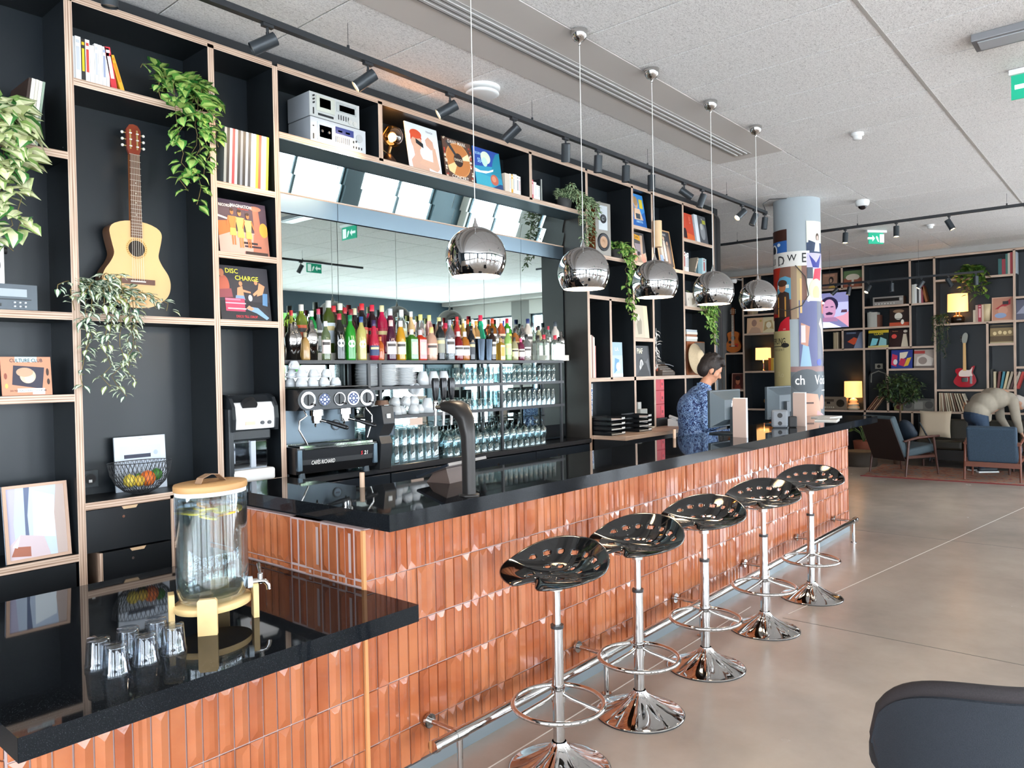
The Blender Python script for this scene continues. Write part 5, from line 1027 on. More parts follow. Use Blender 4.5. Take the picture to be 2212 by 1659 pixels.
cover(MAINF, 7.30, .02, Z7+.018, .32, .42, .010, '#2a2c30', [('r', 0, 0, 1, 1, '#34343a'), ('r', .05, .86, .2, .10, '#c8b43a'), ('t', .6, .91, .08, 'RENDEZ', '#d0d0c8', .7), ('p', [(.2, .2), (.4, .2), (.38, .7), (.24, .7)], '#8a8a92'), ('p', [(.45, .15), (.62, .15), (.6, .74), (.46, .74)], '#c0b8b0'), ('p', [(.66, .1), (.84, .1), (.82, .6), (.68, .6)], '#7c6a62'), ('p', [(.1, .1), (.3, .1), (.28, .3), (.1, .3)], '#4a7ac0'), ('e', .31, .76, .07, .06, '#c0a08a'), ('e', .53, .80, .07, .06, '#c8a890'), ('e', .75, .67, .07, .06, '#b89680')], 'framed_picture', 'wooden frame with a group portrait leaning beside the wooden wall light', 'picture frame', lean=.16, rim='#b48a60')
cover(MAINF, 7.82, .02, Z8+.018, .28, .31, .008, '#c2452c', [('r', 0, 0, 1, 1, '#c4472e'), ('p', [(0, 0), (1, 0), (1, .2), (0, .3)], '#d8642e'), ('p', [(.06, .04), (.34, .04), (.36, .3), (.28, .42), (.14, .40), (.04, .2)], '#2a1a20'), ('r', .68, .72, .14, .18, '#d8684c'), ('t', .75, .66, .06, 'LIVE', '#f0d8c8', .7)], 'record_sleeve', 'orange-red record cover in the highest right-hand cell', 'record sleeve', lean=.14)
cover(MAINF, 8.155, .02, Z8+.018, .29, .325, .035, '#d8dade', [('r', 0, 0, .28, 1, '#e2e6ea'), ('r', .28, 0, .72, 1, '#54565a'), ('e', .62, .42, .22, .30, '#8c8e90'), ('e', .55, .6, .12, .12, '#b8b8b4'), ('r', .66, .72, .28, .14, '#b0b040'), ('t', .64, .88, .08, 'THE', '#e8e8e8', .8)], 'box_set', 'white boxed set with a grey photo cover in the highest right-hand cell', 'box', lean=.13)
row(MAINF, 7.655, Z7+.018, [(.035, .235, '#b8303a', 'dark red', '#e0a0a0'), (.040, .22, '#d8d2ca', 'cream', '#a03038'), (.035, .20, '#e8e8e8', 'white', '#b0b0b0'), (.040, .215, '#e4e6e8', 'pale grey', '#9a9a9a')], 'in the cell below the orange cover', 'books below the orange cover', dep=.13)
book(MAINF, 7.90, Z7+.02, .03, .19, .10, '#8a8070', .5, 'striped paperback lying slanted below the boxed set', 'books below the orange cover', .0, '#d8c0a8')
row(MAINF, 8.04, Z7+.018, [(.10, .185, '#7fa0a8', 'broad teal'), (.035, .195, '#a8c0c4', 'pale teal'), (.040, .195, '#c0d0d0', 'grey-green', '#b84038'), (.035, .190, '#9fb4b8', 'blue-grey')], 'of the teal set below the boxed set', 'teal books below the boxed set', dep=.12)
cover(MAINF, 7.86, .02, Z6+.018, .24, .16, .02, '#d8ccc0', [('r', 0, 0, 1, 1, '#d6cabd'), ('t', .2, .5, .3, '4:', '#4a4038', .6), ('p', [(.5, .1), (.9, .3), (.85, .7), (.55, .6)], '#a89888')], 'picture_card', 'small cream card propped in the cell above the bartender', 'card', lean=.1)
row(MAINF, 7.66, Z5+.018+.0, [(.05, .16, '#6a6058', 'grey-brown'), (.05, .17, '#c8c4bc', 'pale'), (.05, .165, '#e0dcd4', 'white', '#b06040'), (.05, .16, '#8c8a86', 'grey')], 'above the wooden box behind the bartender', 'books above the wooden box', dep=.13) if False else None
# wooden turntable box with books
t = thing('record_player_cabinet', 'small wooden cabinet behind the bartender with papers on top', 'cabinet', fr(MAINF, 7.92, .02, Z4+.018))
b = MB(); b.box(-.20, .24, .0, .24, 0, .38); b.build('case', mat('#8a4a24', .4, var=.2, vs=10), t, bevel=.004)
b = MB(); b.box(-.02, .23, -.004, .0, .01, .37); b.build('door', mat('#55504a', .4), t)
for k, (c, w2) in enumerate((('#c8c4ba', 'grey'), ('#e0ddd4', 'white'), ('#9a6448', 'brown'), ('#dad6cc', 'cream'), ('#b8bcc0', 'pale blue'))):
    b = MB(); b.box(-.13, .13, 0, .18, 0, .026); tag(b.build('book', mat(c, .5), loc=fr(MAINF, 7.86+.01*(k % 2), .03, Z4+.40+.0265*k)), '%s book lying on the small wooden cabinet, %s in the pile' % (w2, ['lowest', 'second up', 'middle', 'second from the top', 'topmost'][k]), 'book', 'books piled on the wooden cabinet')
b = MB(); b.lathe([(.10, .0), (.17, .012), (.175, .02), (.10, .02), (.095, .08), (.06, .10), (.001, .105)], n=36, closed=True); o = b.build('straw_hat', mat('#cbb594', .8, var=.15, vs=60), loc=fr(MAINF, 7.80, -.03, Z4+.018+.178)); o.rotation_euler = (1.45, 0, .0); tag(o, 'pale straw hat propped against the wooden cabinet, left of the bartender', 'hat')
# g-h, h-i, i-j, j-k cells
row(MAINF, 5.785, Z4+.018, [(.018, .42, '#c8b8a4', 'tall beige'), (.016, .41, '#a89890', 'tall taupe'), (.018, .40, '#d0c4b4', 'tall cream'), (.014, .40, '#7a4a40', 'tall brown-red'), (.018, .39, '#b8a898', 'tall grey-beige'), (.016, .38, '#d8ccc0', 'tall ivory'), (.014, .30, '#c08078', 'short pink')], 'beside the dark panel right of the bottles', 'magazines right of the bottle shelf', dep=.2)
t = cover(MAINF, 6.265, .02, Z4+.018, .20, .34, .08, '#a9c4d4', [('r', 0, 0, 1, 1, '#a9c6d8'), ('r', 0, .62, 1, .38, '#8fa8b4'), ('p', [(.2, .1), (.5, .2), (.7, .5), (.3, .55)], '#5f90b4'), ('e', .6, .3, .2, .12, '#dfeaf0'), ('t', .5, .8, .14, 'L.A.', '#e8eef0', .9), ('r', 0, 0, 1, .1, '#c8d4dc')], 'game_box', 'tall pale blue printed box between magazines and the PIAF cover', 'box', lean=0.02)
cover(MAINF, 6.745, .02, Z5+.018, .29, .335, .03, '#c0b49e', [('r', 0, 0, 1, 1, '#bcb29c'), ('r', .72, 0, .28, 1, '#e0c8a4'), ('p', [(.25, .1), (.5, .12), (.55, .5), (.4, .7), (.2, .4)], '#8f8674'), ('e', .35, .62, .1, .1, '#d8ccb4'), ('t', .2, .9, .07, 'Brel', '#4a4238', .9)], 'record_sleeve', 'beige sketch record cover in the cell above the PIAF cover', 'record sleeve', lean=.08)
cover(MAINF, 6.75, .02, Z4+.018, .315, .315, .008, '#2c2c2e', [('r', 0, 0, 1, 1, '#343436'), ('e', .46, .34, .15, .26, '#b8b8b8'), ('e', .46, .44, .16, .18, '#1d1d1f'), ('e', .46, .36, .11, .19, '#d2d2d2'), ('e', .46, .38, .07, .12, '#9a9a9a'), ('p', [(.1, .0), (.4, .0), (.5, .18), (.7, .5), (.75, .1), (.95, 0), (.9, .6)], '#58585a'), ('t', .40, .82, .25, 'PIAF', '#ece4c8', .78)], 'record_sleeve', 'black and white record cover lettered PIAF', 'record sleeve', lean=.07)
t = thing('typewriter', 'dark portable typewriter with a paper lever right of the PIAF cover', 'typewriter', fr(MAINF, 7.25, .0, Z4+.018), .1)
b = MB(); b.prism([(.0, 0), (.24, 0), (.24, .11), (.12, .13), (.0, .04)], -.17, .17, 0, 'x'); b.build('body', mat('#4a3d34', .5), t, bevel=.01)
b = MB(); b.cyl((-.20, .16, .135), (.24, .16, .135), .022, n=20); b.build('platen', GRILLE, t)
b = MB(); b.tube([(.2, .15, .13), (.25, .10, .12), (.28, .06, .10)], .006, 8); b.build('return_lever', mat('#8a8c90', .3, .8), t)
b = MB()
for j in range(3):
    for i in range(9): b.cyl((-.13+.032*i, .012+.03*j, .045+.022*j), (-.13+.032*i, .008+.03*j, .055+.022*j), .008, n=8)
b.build('keys', mat('#9a9690', .4), t)
t = thing('feather_ornament', 'white feathered ornament hanging beside the PIAF cover', 'ornament', fr(MAINF, 7.065, .04, Z4+.12)); b = MB(); rq = random.Random(4)
for i in range(26): leaf(b, V((rq.uniform(-.015, .015), 0, .015*i)), V((rq.uniform(-1, 1), -.4, rq.uniform(-1, .4))), .06, .35, 0, rq)
b.cyl((0, 0, -.04), (0, 0, .40), .002, n=6); b.build('feathers', mat('#e0dcd6', .7), t)
b = MB(); b.cyl((0, 0, -.05), (0, 0, .02), .012, n=10); b.build('tassel', mat('#a04028', .6), t)
# office things on the low shelf
zz = Z3+.018
t = thing('magazine_file', 'grey cardboard file lettered in blue, tilted on the office shelf', 'file box', fr(MAINF, 5.98, .17, zz+.162)); t.rotation_euler = (0, .05, 0)
b = MB(); b.prism([(0, 0), (.09, 0), (.09, .29), (0, .315)], -.06, .06, 0, 'x'); b.build('file_case', mat('#b8bcba', .55), t, bevel=.002)
b = MB(); b.text('LYRECO', .075, (.025, -.0008, .14), (0, 0, -1), (1, 0, 0), 1); b.add([(-.03, -.0004, .01), (.055, -.0004, .01), (.055, -.0004, .26), (-.03, -.0004, .26)], [(0, 1, 2, 3)], 0); b.build('printed_label', [mat('#5f86c0', .5), mat('#eef2f8', .5)], t)
b = MB(); b.box(-.11, .13, 0, .25, 0, .155); tag(b.build('tray_cabinet', mat('#17191c', .5), loc=fr(MAINF, 6.0, .03, zz)), 'black box standing behind the left paper trays under the grey file', 'box')
def trays(x, d, lab):
    t = thing('paper_trays', lab, 'paper trays', fr(MAINF, x, d, zz), 0, 'paper trays on the office shelf')
    for k in range(4):
        b = MB(); z = .045*k; b.box(-.12, .12, 0, .20, z, z+.004); b.box(-.12, -.116, 0, .20, z, z+.03); b.box(.116, .12, 0, .20, z, z+.03); b.box(-.12, .12, .196, .20, z, z+.035); tr = b.build('tray', mat('#15171a', .35), t)
        b = MB(); b.box(-.10, .10, .003, .18, z+.005, z+.012); b.build('papers', mat(['#b9b4a8', '#dcdcd8', '#c8c8c4', '#cfc4c0'][k], .7), tr)
        b = MB(); b.box(.06, .115, -.002, .0, z+.008, z+.024); b.build('index_tab', PLASTIC_W, tr)
trays(5.93, -.19, 'stack of black paper trays nearest the dark side panel'); trays(6.42, -.19, 'stack of black paper trays left of the grey filing box')
t = thing('document_holder', 'small light grey document holder with leaflets on the office shelf', 'document holder', fr(MAINF, 6.72, .0, zz))
b = MB(); b.box(-.07, .07, 0, .12, 0, .20); b.build('holder', mat('#9ea19c', .5), t, bevel=.003)
b = MB(); b.box(-.065, .0, .03, .07, .20, .27); b.build('leaflets', mat('#c0c2be', .6), t)
b = MB(); b.box(-.06, .06, -.01, .05, 0, .01); tag(b.build('memo_pad', PAPER, loc=fr(MAINF, 6.86, -.02, zz), rz=.4), 'small pad of paper right of the grey document holder', 'notepad')
for k in range(3):
    t = thing('red_box', 'red cardboard box, %s of three stacked on the upright behind the bartender' % ['lowest', 'middle', 'topmost'][k], 'box', fr(MAINF, 7.10, .03, zz+.085+.147*k), group='red boxes behind the bartender')
    b = MB(); b.box(-.10, .10, 0, .12, 0, .145); b.build('case', mat('#b81f30', .45), t, bevel=.002)
    b = MB(); b.box(.02, .085, -.002, 0, .03, .125, 0); b.box(.04, .065, -.0035, -.002, .05, .08, 1); b.build('front_flap', [mat('#cf2a3a', .45), mat('#7a1220', .5)], t)
b = MB(); b.box(-.11, .14, 0, .16, 0, .083); tag(b.build('wooden_riser', mat('#2a2d30', .5), loc=fr(MAINF, 7.10, .02, zz)), 'dark block under the red boxes', 'box')
t = thing('desk_phone', 'white desk phone on the office shelf left of the bartender', 'telephone', fr(MAINF, 7.25, -.20, zz), .2)
b = MB(); b.prism([(0, 0), (.17, 0), (.17, .075), (.15, .08), (0, .02)], -.11, .11, 0, 'x'); b.build('body', PLASTIC_W, t, bevel=.004)
b = MB(); b.box(-.04, .09, .05, .13, .048, .062); b.build('display', GRILLE, t)
b = MB(); b.tube([(-.09, .02, .05), (-.085, .06, .075), (-.08, .12, .095), (-.075, .16, .10)], [.016, .012, .012, .018], 12); b.build('handset', mat('#d2d2d0', .4), t)
for k, x in enumerate((7.10, 7.42)):
    b = MB(); b.box(-.10, .10, -.05, .05, 0, .010); tag(b.build('papers', PAPER, loc=fr(MAINF, x, -.27, zz), rz=.3-.5*k), 'loose papers lying %s the white desk phone' % ('left of' if k == 0 else 'right of'), 'papers')
# office worktop strip in front of the shelf, under trays
b = MB(); b.box(5.80, 7.95, 3.60, 3.949, Z3-.018, Z3+.0175); tag(b.build('plywood_desk', PLYH), 'plywood desk top of the office shelf behind the bar', 'worktop')
b = MB(); b.box(5.80, 7.95, 3.62, 3.945, Z3-.16, Z3-.019); tag(b.build('drawer_row', mat('#1c1f22', .4)), 'dark drawer row under the plywood desk top behind the bar', 'drawers')

# ================= BACK BAR =================
t = thing('back_bar_worktop', 'dark worktop and fridge fronts under the bottle mirror', 'worktop', (0, 0, 0))
b = MB(); b.box(2.55, 5.735, 3.93, 4.206, .995, 1.038); b.build('top', mat('#1a1c1f', .12), t, bevel=.002)
b = MB(); b.box(2.55, 5.735, 3.925, 3.93, 1.0, 1.032); b.build('front_edge', mat('#3a3a3c', .3, .4), t)
for k in range(4):
    x0 = 2.56+.795*k; b = MB(); b.box(x0, x0+.785, 3.945, 4.2, .02, .985); o = b.build('fridge_door', mat('#252d36', .3, .3), t, bevel=.004)
    b = MB(); b.cyl((x0+.3, 3.945, .93), (x0+.3, 3.938, .93), .008, n=12); b.build('lock', CHROME, o)
SHZ = [1.755, 1.575, 1.372]
t = thing('metal_rack', 'black steel rack for bottles and glasses in front of the mirror', 'rack', (0, 0, 0))
for z in SHZ:
    b = MB(); x0 = 2.56 if z > 1.7 else 3.20; b.box(x0, 5.39, 3.985, 4.203, z-.012, z); b.box(x0, 5.39, 3.975, 3.985, z-.022, z+.0006); b.build('rack_shelf', BLACKM, t)
for x in (3.21, 3.305, 4.555, 5.355):
    for y in (3.978, 4.185):
        if x == 3.305 and y > 4: continue
        b = MB(); b.box(x-.011, x+.011, y, y+.018, 1.039, 1.733); b.build('rack_post', BLACKM, t)
b = MB(); b.box(2.56, 5.64, 4.10, 4.203, 1.7556, 1.805); b.box(2.56, 5.64, 4.098, 4.10, 1.7556, 1.806, 1); b.build('bottle_step', [mat('#9c9a94', .3), mat('#e0d9cc', .4)], t)

# --- bottles ---
_gl = {}
def gmat(c, op):
    k = (c, op)
    if k not in _gl:
        m = bpy.data.materials.new('bottle_glass'); m.use_nodes = True; b_ = m.node_tree.nodes['Principled BSDF']
        b_.inputs['Base Color'].default_value = (*lin(c), 1); b_.inputs['Roughness'].default_value = .04; b_.inputs['Transmission Weight'].default_value = op; b_.inputs['IOR'].default_value = 1.25
        b_.inputs['Coat Weight'].default_value = .6
        _gl[k] = m
    return _gl[k]
SHAPE = {
 'wine': [(.036, 0), (.037, .01), (.037, .19), (.034, .215), (.018, .245), (.0135, .262), (.0135, .31)],
 'tall': [(.037, 0), (.038, .01), (.038, .205), (.033, .225), (.017, .25), (.0145, .26), (.0145, .305)],
 'slim': [(.031, 0), (.032, .01), (.032, .20), (.026, .23), (.014, .26), (.0125, .27), (.0125, .33)],
 'squat': [(.040, 0), (.042, .012), (.042, .14), (.034, .17), (.016, .19), (.014, .20), (.014, .235)],
 'square': [(.040, 0), (.041, .01), (.041, .16), (.036, .175), (.018, .19), (.015, .20), (.015, .23)],
 'syrup': [(.034, 0), (.035, .01), (.035, .15), (.033, .17), (.022, .215), (.014, .235), (.0135, .275)],
 'bulb': [(.028, 0), (.036, .03), (.037, .12), (.030, .16), (.020, .19), (.022, .215), (.0135, .24), (.0135, .28)],
 'shaker': [(.036, 0), (.043, .13), (.043, .145), (.030, .175), (.022, .18), (.021, .205), (.012, .215)]}
_bm = {}
def bottle(shape, x, y, z, glass, op, cap, lab, text, scale=1.0, fill=None, round_lab=False):
    pr = SHAPE[shape]; h_ = pr[-1][1]
    key = (shape, glass, op, cap, lab, round_lab)
    if key in _bm:
        t = dup(_bm[key], (x, y, z), label=text, scale=scale); return t
    t = thing('cocktail_shaker' if shape == 'shaker' else 'bottle', text, 'shaker' if shape == 'shaker' else 'bottle', (x, y, z), 0, 'shakers on the bottle shelf' if shape == 'shaker' else 'bottles in front of the mirror')
    nn = 4 if shape == 'square' else 24
    b = MB()
    if shape == 'square': b.T = Matrix.Rotation(PI/4, 4, 'Z'); b.lathe([(r*1.22, z_) for r, z_ in pr[:4]], n=4, sm=False, closed=True); b.T = Matrix.Identity(4); b.lathe(pr[3:], n=20, closed=True)
    else: b.lathe([(.001, 0)]+pr, n=24, closed=True)
    b.build('body', CHROME if shape == 'shaker' else gmat(glass, op), t)
    if shape == 'shaker':
        b = MB(); b.lathe([(.014, h_-.004), (.013, h_+.016), (.001, h_+.02)], n=20, closed=True); b.build('cap', CHROME, t); t.scale = (scale,)*3; _bm[key] = t; return t
    rn = pr[-1][0]; b = MB(); b.lathe([(rn+.0012, h_-.038), (rn+.0016, h_-.036), (rn+.0016, h_+.004), (.001, h_+.005)], n=18, closed=True); b.build('cap', mat(cap, .35), t)
    if lab:
        b = MB(); r = pr[1][0]+.0009; z1 = pr[2][1]*.86; z0 = pr[2][1]*.28
        if shape == 'square': b.box(-.026, .026, -.0362, -.0355, z0, z1, 0)
        elif round_lab:
            zc, R = pr[2][1]*.60, .026; vs = [(r*math.sin(0), -r*math.cos(0), zc)]
            for k in range(24): a = 2*PI*k/24; u = R*math.cos(a)/r; vs.append((r*math.sin(u-.35), -r*math.cos(u-.35), zc+R*math.sin(a)))
            vs[0] = (r*math.sin(-.35), -r*math.cos(-.35), zc); b.add(vs, [(0, 1+k, 1+(k+1) % 24) for k in range(24)], 0)
        else:
            n = 14; a0, a1 = -PI/2-1.25-.5, -PI/2+1.25-.5; vs = []
            for zz_ in (z0, z1):
                for k in range(n+1): a = a0+(a1-a0)*k/n; vs.append((r*math.cos(a), r*math.sin(a), zz_))
            b.add(vs, [(k, k+1, n+2+k, n+1+k) for k in range(n)], 0, True)
            zm = z0+(z1-z0)*.62; vs = []; r2 = r+.0004
            for zz_ in (zm, zm+(z1-z0)*.22):
                for k in range(n+1): a = a0+(a1-a0)*(k*.7/n+.15); vs.append((r2*math.cos(a), r2*math.sin(a), zz_))
            b.add(vs, [(k, k+1, n+2+k, n+1+k) for k in range(n)], 1, True)
        b.build('label', [mat(lab, .5), mat('#4a4440' if lab[1] in 'def' else '#d8c890', .5)], t)
    t.scale = (scale,)*3; _bm[key] = t; return t
zb, zf, yb, yf = 1.8065, 1.756, 4.148, 4.040
# back row (on the step): pixel column, shape, glass, opacity, cap, label
BACK = [(628, 'slim', '#b0b040', .5, '#c03a3a', '#e8a880', .8, 'amber bottle with red cap and peach label'), (651, 'tall', '#8a9a38', .5, '#dcdcd4', '#d8603a', 1.0, 'olive bottle with a fruit-patterned label and white cap'), (672, 'tall', '#1f9a48', .5, '#e8e8e8', '#e6e8c0', .88, 'bright green bottle'), (688, 'slim', '#b8c0c0', .8, '#c85068', '#e0e0e0', .86, 'clear bottle with pink cap'), (709, 'tall', '#4a5a20', .3, '#d0d0c8', '#c8d4dc', 1.12, 'dark olive bottle with silver neck and pale label'), (735, 'tall', '#3a5a24', .3, '#d8d4c0', '#1a2020', 1.08, 'dark green bottle with silver neck'),
        (720, 'wine', '#3a2018', .2, '#c03038', '#e0e0d8', 1.0, 'dark bottle with red cap behind the olive one'), (745, 'wine', '#2a1a18', .2, '#a82a34', '#d8c8b0', .98, 'brown bottle with dark red cap'), (757, 'wine', '#3c1418', .2, '#8a2a30', None, .95, 'maroon bottle'), (766, 'bulb', '#181214', .1, '#c8c0a0', None, 1.08, 'black bottle with cream cap'), (781, 'wine', '#1a1414', .1, '#cc3038', '#c84a3a', 1.09, 'black wine bottle with red cap and red label'), (804, 'wine', '#241016', .1, '#d02a40', '#d83a48', 1.08, 'black bottle with bright red cap and red label'), (824, 'wine', '#c01848', .35, '#d8d0a0', '#a01838', 1.08, 'magenta bottle with cream cap'), (843, 'syrup', '#5a1a30', .3, '#c8ccd0', '#2a1a20', 1.15, 'clear-necked bottle with dark berry label'), (866, 'tall', '#c8d4d0', .85, '#ecece8', '#c8d4c0', 1.03, 'clear bottle with white cap'),
        (888, 'slim', '#e8c088', .4, '#ece8e0', '#3a3430', .93, 'peach bottle with black label'), (907, 'syrup', '#d8dcd8', .85, '#d8d080', '#e0e4e0', 1.05, 'clear bottle with yellow cap'), (927, 'syrup', '#e8a8a0', .6, '#dcd68c', '#e8c0c0', 1.05, 'pink syrup bottle with yellow cap'), (947, 'syrup', '#f0c8a8', .6, '#d8d490', '#f0d0a8', 1.0, 'peach syrup bottle with yellow cap'), (962, 'squat', '#c04a28', .4, '#c83050', '#d85030', 1.0, 'orange-red squat bottle'), (986, 'slim', '#d83a38', .4, '#c83a40', '#e8a8a8', .88, 'red bottle with red cap'), (1000, 'slim', '#e8c060', .5, '#c8c0a0', '#f0d8a0', .84, 'yellow bottle'), (1009, 'wine', '#4a3018', .2, '#b84a20', None, .88, 'brown bottle with orange cap'), (1020, 'slim', '#f0b878', .5, '#e0d8d0', '#f0a860', .84, 'orange bottle with white cap'),
        (1027, 'wine', '#b88850', .4, '#d8a048', '#e8e0d0', .86, 'amber bottle with gold cap'), (1038, 'bulb', '#1a9a70', .5, '#d83050', '#c8e0d8', 1.12, 'round emerald bottle with red cap'), (1062, 'tall', '#9a5a14', .4, '#c8482a', '#ece8e0', .96, 'amber brown bottle with orange-red cap'), (1072, 'shaker', '', 0, '', None, .95, 'steel shaker behind the amber bottle'), (1081, 'tall', '#d8683a', .5, '#e8e0c8', '#f0c8a8', .98, 'orange bottle with white cap and pale label'), (1087, 'slim', '#4a6ac0', .5, '#3a4aa0', '#d0d8e8', .86, 'pale bottle with blue cap'), (1094, 'tall', '#3a9a28', .4, '#b8283c', '#d8d050', .99, 'green bottle with dark red cap'), (1112, 'squat', '#e08a48', .5, '#38363a', '#e8b880', .95, 'orange squat bottle with black cap'), (1126, 'shaker', '', 0, '', None, 1.1, 'tall steel shaker right of the orange bottle'),
        (1140, 'tall', '#e8d8c8', .3, '#2a3868', '#ece4dc', 1.02, 'frosted cream bottle with navy cap'), (1148, 'slim', '#b8c8c0', .8, '#3a3a3e', None, .84, 'clear bottle with black cap'), (1163, 'syrup', '#e0d8a8', .6, '#26282c', '#dcd8a0', .93, 'pale yellow bottle with black cap'), (1177, 'square', '#d8dccc', .8, '#3a4a40', '#e0e0d0', .98, 'clear square bottle with green-black cap'), (1184, 'slim', '#d0d8d0', .8, '#b83a48', '#e0e4dc', .78, 'clear bottle with red cap'), (1198, 'tall', '#e8dcd0', .3, '#4a5258', '#f0ece8', .98, 'frosted white bottle with grey cap'), (1211, 'shaker', '', 0, '', None, .95, 'steel shaker at the right end')]
FRONT = [(627, 'shaker', '', 0, '', None, 1.0, 'copper-toned shaker at the left end'), (636, 'shaker', '', 0, '', None, 1.05, 'steel shaker, second from the left end'), (657, 'squat', '#e8b870', .6, '#b0a080', None, .75, 'small amber flask'), (671, 'shaker', '', 0, '', None, 1.12, 'steel shaker, left of the small white-labelled bottle'), (702, 'wine', '#788860', .6, '#e8e4e8', '#e0d0c8', .82, 'small pale bottle with square white label'), (733, 'wine', '#1c1c18', .15, '#a83040', '#e8e8ec', 1.0, 'black bottle with round white label'), (755, 'wine', '#2aa02c', .45, '#1a7a50', '#e8e8ec', .98, 'green bottle with round white label'), (780, 'wine', '#d8d078', .5, '#284a80', '#f0e8dc', .96, 'yellow-green bottle with blue cap and round label'), (806, 'bulb', '#c82848', .45, '#3a2c50', '#2c3c60', .99, 'pink-red round-shouldered bottle'),
         (820, 'squat', '#d86a28', .5, '#c87848', None, .7, 'small orange bottle'), (843, 'syrup', '#4a1830', .3, '#e8b8b0', '#f0e4dc', 1.03, 'dark syrup bottle with white label'), (865, 'syrup', '#e8a828', .5, '#f0e8e0', '#f4e8cc', 1.03, 'yellow syrup bottle with white label'), (887, 'square', '#4a8a2a', .5, '#d8ccc4', '#c8c8a8', .97, 'green square bottle'), (907, 'square', '#d83a18', .45, '#c8b8b8', '#e8c8a8', .97, 'orange-red square bottle'), (930, 'squat', '#e8b89c', .5, '#e8c078', '#f0b8a8', 1.05, 'peach bottle with gold cap'), (950, 'tall', '#1c2020', .1, '#2a2020', '#8a8c80', .97, 'black bottle with dark red-brown cap'), (970, 'wine', '#a8b8c0', .8, '#9aa0a8', '#dfe6ee', 1.0, 'clear bottle with silver neck and white label'), (989, 'squat', '#8a1c20', .4, '#e8d8d8', '#e4eaf0', .95, 'dark red squat bottle with white label'), (1002, 'squat', '#c87a28', .5, '#e8e4e0', '#e0e8f0', .95, 'amber squat bottle with white label'), (1017, 'wine', '#14161a', .05, '#2a1c1c', '#3a4048', .88, 'black bottle left of the steel tins'),
         (1061, 'tall', '#2a1a14', .1, '#1c1816', '#e0dcc8', .86, 'dark brown bottle with cream label'), (1080, 'square', '#c89a38', .5, '#a88a58', '#c8a048', .8, 'golden square bottle'), (1095, 'wine', '#a8d878', .5, '#e8e8e0', '#c0e0a0', .86, 'pale green bottle'), (1110, 'squat', '#d8d0a0', .6, '#4a4038', '#e8e0b0', .83, 'cream squat bottle with dark cap'), (1123, 'squat', '#7a2a48', .4, '#e85a80', '#e8d8d0', .80, 'small pink-labelled bottle'), (1136, 'squat', '#c8c8c4', .8, '#2a2c2c', '#ece8e4', .95, 'clear squat bottle with black cap and white label'), (1160, 'square', '#d8e0d4', .85, '#2c2a2a', '#dce4dc', .95, 'clear square gin bottle with black cap'), (1174, 'square', '#dce4d8', .85, '#c83a4a', '#e0e8e0', .98, 'clear square bottle with red cap'), (1197, 'square', '#d4dcd0', .85, '#c83a4a', '#e0e8dc', .98, 'clear square bottle with red cap near the dark panel'), (1208, 'square', '#d0dad0', .85, '#2c2a2a', None, .93, 'clear square bottle with black cap at the right end')]
for L_, y, z, row_ in ((BACK, yb, zb, 'back'), (FRONT, yf, zf, 'front')):
    for i, (px, sh, g, op, cap, lab, s_, tx) in enumerate(L_):
        p = aty(px, 700, y); bottle(sh, p.x, y+(.0 if i % 2 else -.006), z+.0006, g, op, cap, lab, '%s, %s row' % (tx, row_), s_*(1.0 if row_ == 'back' else .97), round_lab='round' in tx and 'label' in tx)
for k, px in enumerate((1036, 1052)):
    p = aty(px, 700, yf-.01); b = MB(); b.lathe([(.034, 0), (.044, .165), (.0445, .168), (.042, .166), (.033, .004), (.001, .003)], n=28, closed=True)
    tag(b.build('mixing_tin', mat('#39424c', .15, .9), loc=(p.x, yf-.01, zf+.0006)), 'dark steel mixing tin on the bottle shelf, %s of the pair' % ('left' if k == 0 else 'right'), 'mixing tin', 'mixing tins')

# --- plates, cups, glasses ---
WCH = mat('#bcc0c2', .18, coat=.4, name='white_china')
def saucer_proto(r):
    b = MB(); b.lathe([(.001, .002), (r*.5, .0), (r*.55, .003), (r, .013), (r, .0155), (r*.6, .006), (.001, .005)], n=30, closed=True); return b
pl = saucer_proto(.088).build('plate', WCH, loc=(3.3, 4.08, SHZ[1])); first = True
WH = ['left-hand rack stack', 'middle rack stack', 'right-hand rack stack']
for k, (x, n, y) in enumerate(((3.30, 15, 4.105), (3.44, 14, 4.075), (3.62, 12, 4.09))):
    for i in range(n):
        lab = 'white saucer, %s from the bottom in the %s' % (ORD[i], WH[k]); zz = SHZ[1]+.0008+.0105*i
        if first: pl.location = (x, y, zz); tag(pl, lab, 'plate', 'stacked white plates'); first = False
        else: dup(pl, (x+rr.uniform(-.003, .003), y, zz), label=lab)
def cup_mesh(r, h_, hand=True):
    b = MB(); b.lathe([(.001, 0), (r*.55, 0), (r*.62, .004), (r*.93, h_*.5), (r, h_), (r*.96, h_), (r*.88, h_*.5), (r*.55, .008), (.001, .007)], n=26, closed=True)
    if hand: b.tube([(r*.93, 0, h_*.80), (r*1.30, 0, h_*.85), (r*1.48, 0, h_*.62), (r*1.28, 0, h_*.36), (r*.86, 0, h_*.32)], r*.10, 8)
    return b
mug = cup_mesh(.045, .100).build('mug', WCH); mug.rotation_euler = (PI, 0, .3); mug.location = (3.77, 4.06, SHZ[1]+.1012); tag(mug, 'upturned white mug on the rack, leftmost of the three in a line', 'cup', 'upturned mugs')
for i, x in enumerate((3.875, 3.98)): m2 = mug.copy(); C.objects.link(m2); m2.location = (x, 4.06, SHZ[1]+.1012); m2['label'] = 'upturned white mug on the rack, %s of the three in a line' % ('middle' if i == 0 else 'rightmost')
